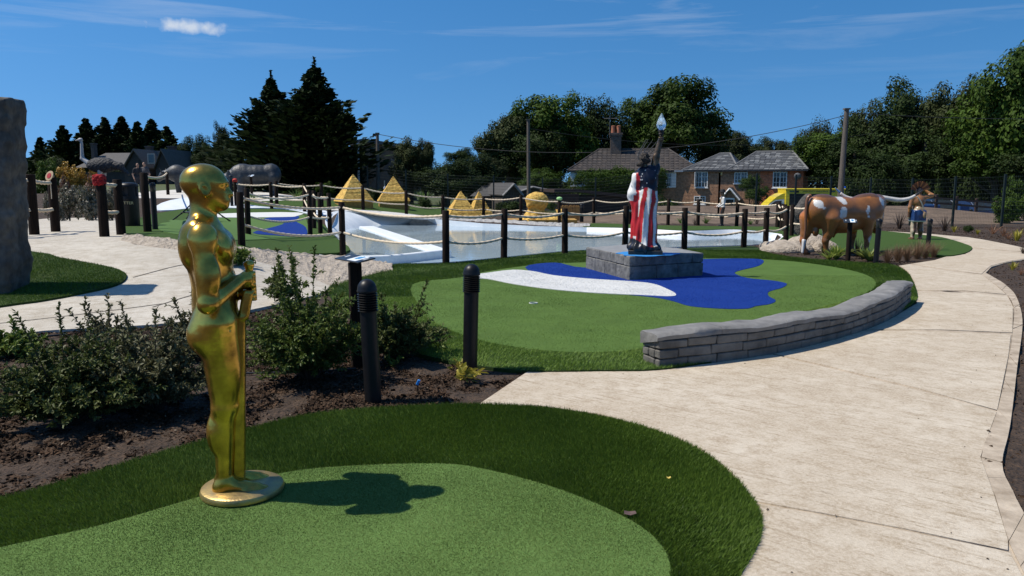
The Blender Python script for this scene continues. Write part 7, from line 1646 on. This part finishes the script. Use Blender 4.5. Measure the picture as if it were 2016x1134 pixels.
# --- near shrubs in the bark bed: real stems, every leaf a face
def shrub_mesh(seed, stems, h, spread, m, leaf=.034, per=34, twigs=7, wob=.25, tall=3):
    rng = np.random.default_rng(seed); st = MB(); P_ = []; D_ = []
    for i in range(stems):
        a = rng.uniform(0, 2*np.pi); out_ = spread*rng.uniform(.15, 1); H = h*rng.uniform(.55, 1.0)*(1-.25*out_/spread)
        if i < tall: H = h*rng.uniform(1.05, 1.35); out_ *= .6
        d = np.array((np.cos(a), np.sin(a), 0)); n_ = 7; pts = []
        w1, w2 = rng.normal(size=2)*wob*.25
        for k in range(n_):
            t = k/(n_-1); pts.append(d*(.04+out_*t**1.15)+np.array((w1*t*t*h*.3, w2*t*t*h*.3, H*t-.25*out_*t*t)))
        pts = np.array(pts); st.tube([Vector(p) for p in pts], [.006*(1-.75*k/(n_-1)) for k in range(n_)], 4, False)
        tws = [pts]
        for j in range(twigs if i >= tall else 3):
            t = rng.uniform(.2, .95); k = min(n_-2, int(t*(n_-1))); p = pts[k]+(pts[k+1]-pts[k])*(t*(n_-1)-k); dd = d*.5+unit(1, rng)[0]*.9; dd[2] = abs(dd[2])*.8+.25; L = h*rng.uniform(.12, .34)*(1.15-t*.6)
            q_ = np.array([p+dd*L*u+np.array((0, 0, -.15*L*u*u)) for u in np.linspace(0, 1, 4)]); st.tube([Vector(x_) for x_ in q_], [.0032, .0026, .002, .001], 3, False); tws.append(q_)
        for tw in tws:
            seg_ = np.linalg.norm(np.diff(tw, axis=0), axis=1).sum(); n_l = max(5, int(per*seg_/(.20)))
            lo_ = .28 if tw is pts else .1
            if i < tall: lo_ = .5 if tw is pts else .1; n_l = int(n_l*.7)
            t = rng.uniform(lo_, 1, n_l)*(len(tw)-1); k = np.minimum(t.astype(int), len(tw)-2); p = tw[k]+(tw[k+1]-tw[k])*(t-k)[:, None]
            ax = (tw[k+1]-tw[k]); ax /= np.linalg.norm(ax, axis=1)[:, None]+1e-9; o = unit(n_l, rng); dirn = o*.85+ax*.7; dirn /= np.linalg.norm(dirn, axis=1)[:, None]; P_.append(p); D_.append(dirn)
    P_ = np.concatenate(P_); D_ = np.concatenate(D_); n_ = len(P_); L = leaf*rng.uniform(.6, 1.35, n_)[:, None]; W = L*rng.uniform(.36, .52, n_)[:, None]
    up = np.array((0, 0, 1.))+rng.normal(size=(n_, 3))*.55; g = np.cross(D_, up); g /= np.linalg.norm(g, axis=1)[:, None]+1e-9; N = np.cross(g, D_)
    V = np.stack([P_, P_+D_*L*.35+g*W*.5+N*W*.15, P_+D_*L*.75+g*W*.36+N*W*.08, P_+D_*L-N*L*.12, P_+D_*L*.75-g*W*.36+N*W*.08, P_+D_*L*.35-g*W*.5+N*W*.15], 1).reshape(-1, 3)
    i = np.arange(n_, dtype=np.int32)[:, None]*6; F = np.concatenate([i+np.array([[0, 1, 2, 3]]), i+np.array([[0, 3, 4, 5]])])
    return mesh('foliage', V, F, m), st.mesh('stem', mat('twig_brown', (.055, .035, .025), .85))
S_gr = leafmat('shrub_grey_leaf', (.075, .080, .030), (.205, .200, .110), .2, .5, 2.5, .25)
S_gn = leafmat('shrub_green_leaf', (.070, .112, .016), (.190, .250, .060), .25, .5, 2.5, .25)
S_dk = leafmat('shrub_dark_leaf', (.056, .080, .016), (.155, .185, .058), .22, .5, 2.5, .25)
def near_shrub(seed, px, py, ptop, wpx, stems, m, label, leaf=.034, per=34, twigs=7, tall=3):
    g = gnd(px, py); h = topz(px, ptop, g.y)-g.z; sp_ = wpx/2/FOC*g.y*1.05
    f, s_ = shrub_mesh(seed, stems, h*.86, sp_, m, leaf, per, twigs, tall=tall)
    t = thing('leafy_shrub', label, 'shrub', g-Vector((0, 0, .02)), random.uniform(0, 6)); link('foliage', f, t); link('stem', s_, t)
near_shrub(51, 140, 825, 612, 330, 95, S_dk, 'wide dark green shrub at the left in the bark bed', .030, 40, 9)
near_shrub(52, 305, 800, 590, 260, 90, S_gr, 'grey green shrub just left of the gold statue', .029, 40, 9)
near_shrub(53, 385, 700, 575, 120, 36, S_gr, 'small grey shrub behind the gold statue legs', .036, 34, 6)
near_shrub(54, 610, 745, 505, 210, 90, S_gn, 'dense green shrub left of the information post', .030, 40, 9, 4)
near_shrub(55, 785, 703, 560, 180, 74, S_dk, 'dark green shrub right of the information post', .028, 40, 9)
near_shrub(56, 30, 700, 625, 140, 36, S_gn, 'low leafy shrub at the left edge near the path', .045, 30, 5, 1)
near_shrub(57, 215, 715, 585, 190, 46, S_gr, 'airy shrub behind the wide dark one, with upright shoots', .036, 24, 5, 6)
near_shrub(58, 452, 520, 470, 90, 26, S_gn, 'small bright shrub at the foot of a rope post behind the statue', .06, 30, 6, 1)
near_shrub(59, 560, 600, 500, 70, 16, S_dk, 'slim shrub with tall shoot in front of the rocky edging', .05, 30, 5, 3)
def seedling(px, py, hpx, m, label):
    g = gnd(px, py); h = hpx/FOC*g.y; f, s_ = shrub_mesh(int(px), 5, h, h*.6, m, h*.45, 10, 1, tall=0); t = thing('young_plant', label, 'plant', g-Vector((0, 0, .03)), 1.0); link('foliage', f, t); link('stem', s_, t)
S_yl = leafmat('young_yellow_leaf', (.22, .22, .03), (.45, .36, .06), .3)
seedling(912, 748, 42, S_yl, 'yellow green young plant at the foot of the second bollard'); seedling(897, 722, 22, S_yl, 'orange tipped young plant behind the second bollard'); seedling(778, 718, 26, S_gn, 'tiny green plant between the two near bollards'); seedling(862, 690, 28, S_gn, 'tiny green plant at the green fringe edge'); seedling(530, 742, 20, S_gn, 'tiny seedling beside the irrigation pipe')
# irrigation pipe and blue marker
mb = MB(); pts = [gnd(*p)+Vector((0, 0, .012)) for p in ((400, 742), (470, 738), (560, 736), (640, 733), (700, 728))]; mb.tube(crom(pts, 6, False), .009, 8); tag(mb.build('irrigation_pipe', mat('black_pipe', (.012, .012, .012), .45)), 'thin black irrigation pipe lying across the bark bed', 'pipe')
mb = MB(); pts = [gnd(*p)+Vector((0, 0, .012)) for p in ((-60, 690), (0, 677), (60, 668), (130, 660))]; mb.tube(crom(pts, 6, False), .011, 8); tag(mb.build('irrigation_pipe', MATS['black_pipe']), 'black irrigation pipe along the left path edge', 'pipe')
g = gnd(822, 768); t = thing('drip_spike', 'small black drip spike with bright blue top in the bark', 'drip spike', g)
mb = MB(); mb.tube([(0, 0, -.03), (.004, 0, .05)], .006, 6); mb.build('spike', M_blk, t); mb = MB(); mb.bbox((.006, 0, .062), (.022, .022, .045), .004, M=Matrix.Rotation(R(25), 3, 'Y')); mb.build('top', mat('bright_blue_plastic', (.02, .22, .62), .4), t)
for px, py, sz, lab, c_ in ((1240, 1024, .03, 'curled brown dead leaf on the front putting green', (.10, .06, .05)), (1316, 953, .012, 'small yellow leaf on the dark fringe', (.6, .45, .10)), (1050, 601, .05, 'hole cup rim on the second green', (.6, .6, .58))):
    g = gnd(px, py); 
    if 'cup' in lab: mb = MB(); mb.lathe([(.056, .024), (.056, .037), (.050, .037), (.050, .024)], 20)
    else: mb = MB(); mb.add([(-sz, -sz*.5, .016), (0, -sz*.7, .012), (sz, -sz*.3, .016), (sz*.9, sz*.4, .020), (0, sz*.6, .014), (-sz*.9, sz*.4, .022)], [[0, 1, 4, 5], [1, 2, 3, 4]])
    o = mb.build('hole_cup' if 'cup' in lab else 'fallen_leaf', mat('litter_'+str(int(px)), c_, .7)); o.location = (g.x, g.y, g.z+(0 if 'cup' in lab else .022)); tag(o, lab, 'hole' if 'cup' in lab else 'leaf')
# ================================================================== TURF PILE, BARK CHIPS, GRIT
def scatter(poly, n, excl=(), ymax=99, ymin=-9, band=None):
    P_ = np.array([(p[0], p[1]) for p in poly]); lo, hi_ = P_.min(0), P_.max(0); lo[1] = max(lo[1], ymin); hi_[1] = min(hi_[1], ymax)
    X = RNG.uniform(lo[0], hi_[0], n); Y = RNG.uniform(lo[1], hi_[1], n)
    k = inside(poly, X, Y) & (np.abs(X) < Y*.72+.4)
    for e in excl: k &= ~inside(e, X, Y)
    return X[k], Y[k]
def vnoise(X, Y, f, s=0): return np.sin(f*X+1.3*np.sin(f*.7*Y+s)+s)*np.sin(f*.9*Y+1.1*np.sin(f*.8*X-s))
def pile(name, X, Y, off, h, w, lean, m, rnd=.8, hv=.5):
    n = len(X); Z = np.array([T(x, y) for x, y in zip(X, Y)])+off
    a = (lean[0](X, Y) if callable(lean[0]) else lean[0])+.9*vnoise(X, Y, 2.1, 1)+RNG.normal(size=n)*rnd; tl_ = lean[1]*(1+.35*vnoise(X, Y, 3.7, 2))+RNG.normal(size=n)*.22
    hh = h*RNG.uniform(1-hv, 1+hv*.5, n); B_ = np.column_stack([X, Y, Z]); d = np.column_stack([np.cos(a)*tl_, np.sin(a)*tl_, np.ones(n)]); d /= np.linalg.norm(d, axis=1)[:, None]
    f = RNG.uniform(0, 2*np.pi, n); sd = np.column_stack([np.cos(f), np.sin(f), np.zeros(n)])*(w*RNG.uniform(.6, 1.3, n)/2)[:, None]
    V = np.stack([B_-sd, B_+sd, B_+d*hh[:, None]], 1).reshape(-1, 3)
    o = link(name, mesh(name, V, np.arange(3*n, dtype=np.int32).reshape(-1, 3), m)); return tag(o, kind='stuff')
G_f = leafmat('fringe_blade', (.048, .092, .011), (.125, .200, .028), .3, .5, 1.1, .25)
G_p = leafmat('putting_fibre', (.115, .190, .040), (.225, .310, .085), .2, .6, 2.0, .2)
G_l = leafmat('fringe_blade_far', (.070, .130, .018), (.165, .250, .045), .25, .55, 1.0, .25)
X, Y = scatter(FRONT, 620000, [FRONT_IN], 7.6, 2.4); pile('fringe_pile', X, Y, .010, .030, .0042, (lambda X, Y: R(200)+R(150)*np.clip((X-.25)/.9, 0, 1), .6), G_f)
X, Y = scatter(FRONT_IN, 520000, [], 5.6, 2.4); pile('putting_pile', X, Y, .014, .0105, .0042, (R(20), .9), G_p, 2.5)
X, Y = scatter(LOWER, 420000, [LOWER_IN, BLUE], 10.5, 6); pile('fringe_pile', X, Y, .017, .036, .0062, (R(-25), .8), G_l)
X, Y = scatter(LOWER, 420000, [LOWER_IN, BLUE], 18, 10.5); pile('fringe_pile', X, Y, .017, .036, .010, (R(190), .7), G_f)
X, Y = scatter(LOWER_IN, 300000, [BLUE, WHITE], 13, 6); pile('putting_pile', X, Y, .022, .013, .008, (R(20), .9), leafmat('putting_fibre_olive', (.080, .140, .026), (.150, .220, .052), .2, .6, 2.0, .15), 2.5)
X, Y = scatter(MONO, 160000, [], 16, 6); pile('fringe_pile', X, Y, .036, .034, .009, (R(190), .7), G_f)
G_b = leafmat('blue_fibre', (.003, .030, .20), (.008, .060, .34), .1, .6, 3.0, .2); G_w = leafmat('white_fibre', (.50, .50, .48), (.74, .74, .72), .1, .6, 3.0, .2)
X, Y = scatter(BLUE, 160000, [WHITE], 16, 6); pile('blue_pile', X, Y, .028, .012, .009, (R(20), .9), G_b, 2.5)
X, Y = scatter(WHITE, 110000, [], 16, 6); pile('white_pile', X, Y, .034, .012, .009, (R(20), .9), G_w, 2.5)
# bark chips and clods
BEDX, BEDY = RNG.uniform(-7.5, 1.2, 260000), RNG.uniform(3.6, 9.6, 260000)
k = (np.abs(BEDX) < BEDY*.72+.3)
for e in (FRONT, LOWER, PATHL): k &= ~inside(e, BEDX, BEDY)
k &= ~inside(poly_px(PATHR_PTS, 1, False), BEDX, BEDY)
BEDX, BEDY = BEDX[k], BEDY[k]
def chips(name, X, Y, size, m, lift=.004, flat=.5):
    n = len(X); Z = np.array([soil_z(x, y) for x, y in zip(X, Y)])+lift*RNG.uniform(0, 1.5, n); C = np.column_stack([X, Y, Z])
    a = RNG.normal(size=(n, 3)); a[:, 2] *= flat; a /= np.linalg.norm(a, axis=1)[:, None]; b = RNG.normal(size=(n, 3)); b[:, 2] *= flat; b -= a*(a*b).sum(1)[:, None]; b /= np.linalg.norm(b, axis=1)[:, None]; c = np.cross(a, b)
    L = size*np.minimum(RNG.gamma(2.2, .42, n), 1.7)[:, None]; W = L*RNG.uniform(.3, .7, n)[:, None]; H = L*RNG.uniform(.15, .45, n)[:, None]
    V = np.stack([C-a*L, C-b*W, C+a*L*.8, C+b*W, C+c*H, C-c*H], 1).reshape(-1, 3); i = np.arange(n, dtype=np.int32)[:, None]*6
    F = np.concatenate([i+np.array([q]) for q in ((0, 1, 4), (1, 2, 4), (2, 3, 4), (3, 0, 4))])
    return tag(link(name, mesh(name, V, F, m)), kind='stuff')
chips('bark_chips', BEDX, BEDY, .0135, leafmat('bark_chip', (.018, .011, .007), (.080, .048, .029), 0, .9, 6, .15))
k = RNG.uniform(size=len(BEDX)) < .012; chips('pale_wood_chips', BEDX[k]+.01, BEDY[k], .008, leafmat('wood_chip_pale', (.20, .15, .10), (.42, .34, .25), 0, .9, 6, .15), .014)
k = RNG.uniform(size=len(BEDX)) < .03; chips('soil_clods', BEDX[k], BEDY[k]+.01, .022, leafmat('soil_clod', (.020, .013, .009), (.055, .034, .022), 0, .95, 6, .1), .012)
bx, by = RNG.uniform(1.0, 20, 150000), RNG.uniform(2.0, 30, 150000); k = (bx > .5) & (bx < by*.8+3)
for e in (FRONT, LOWER, FARGREEN, POND): k &= ~inside(e, bx, by)
k &= ~inside(poly_px(PATHR_PTS, 1, False), bx, by) & ~inside([(p.x, p.y) for p in A]+[(p.x, p.y) for p in B[::-1]], bx, by) & ~inside(POND, bx, by) if False else ~inside(poly_px(PATHR_PTS, 1, False), bx, by)
chips('bark_chips', bx[k], by[k], .016, MATS['bark_chip'])
# grit and crumbs on the path, more of it along the edges
px_, py_ = scatter(poly_px(PATHR_PTS, 1, False), 60000, [FRONT, LOWER], 12, 2.6)
dd = np.minimum(dist_poly(FRONT, px_, py_), np.minimum(dist_poly(wpoly(A), px_, py_, False), dist_poly(LOWER, px_, py_)))
k = RNG.uniform(size=len(px_)) < np.clip(.16*np.exp(-dd/.10)+.006, 0, 1); n = k.sum()
C = np.column_stack([px_[k], py_[k], np.full(n, .011)]); L = RNG.gamma(1.6, .0026, n)[:, None]; a = RNG.uniform(0, 6.28, n); e = np.column_stack([np.cos(a), np.sin(a), 0*a]); g = np.column_stack([-np.sin(a), np.cos(a), 0*a])
V = np.stack([C-e*L, C-g*L*.6, C+e*L, C+g*L*.6, C+np.array((0, 0, 1))*L*.6], 1).reshape(-1, 3); i = np.arange(n, dtype=np.int32)[:, None]*5
tag(link('path_grit', mesh('path_grit', V, np.concatenate([i+np.array([q]) for q in ((0, 1, 4), (1, 2, 4), (2, 3, 4), (3, 0, 4))]), leafmat('grit', (.05, .035, .025), (.20, .15, .10), 0, .9, 8, .1))), kind='stuff')
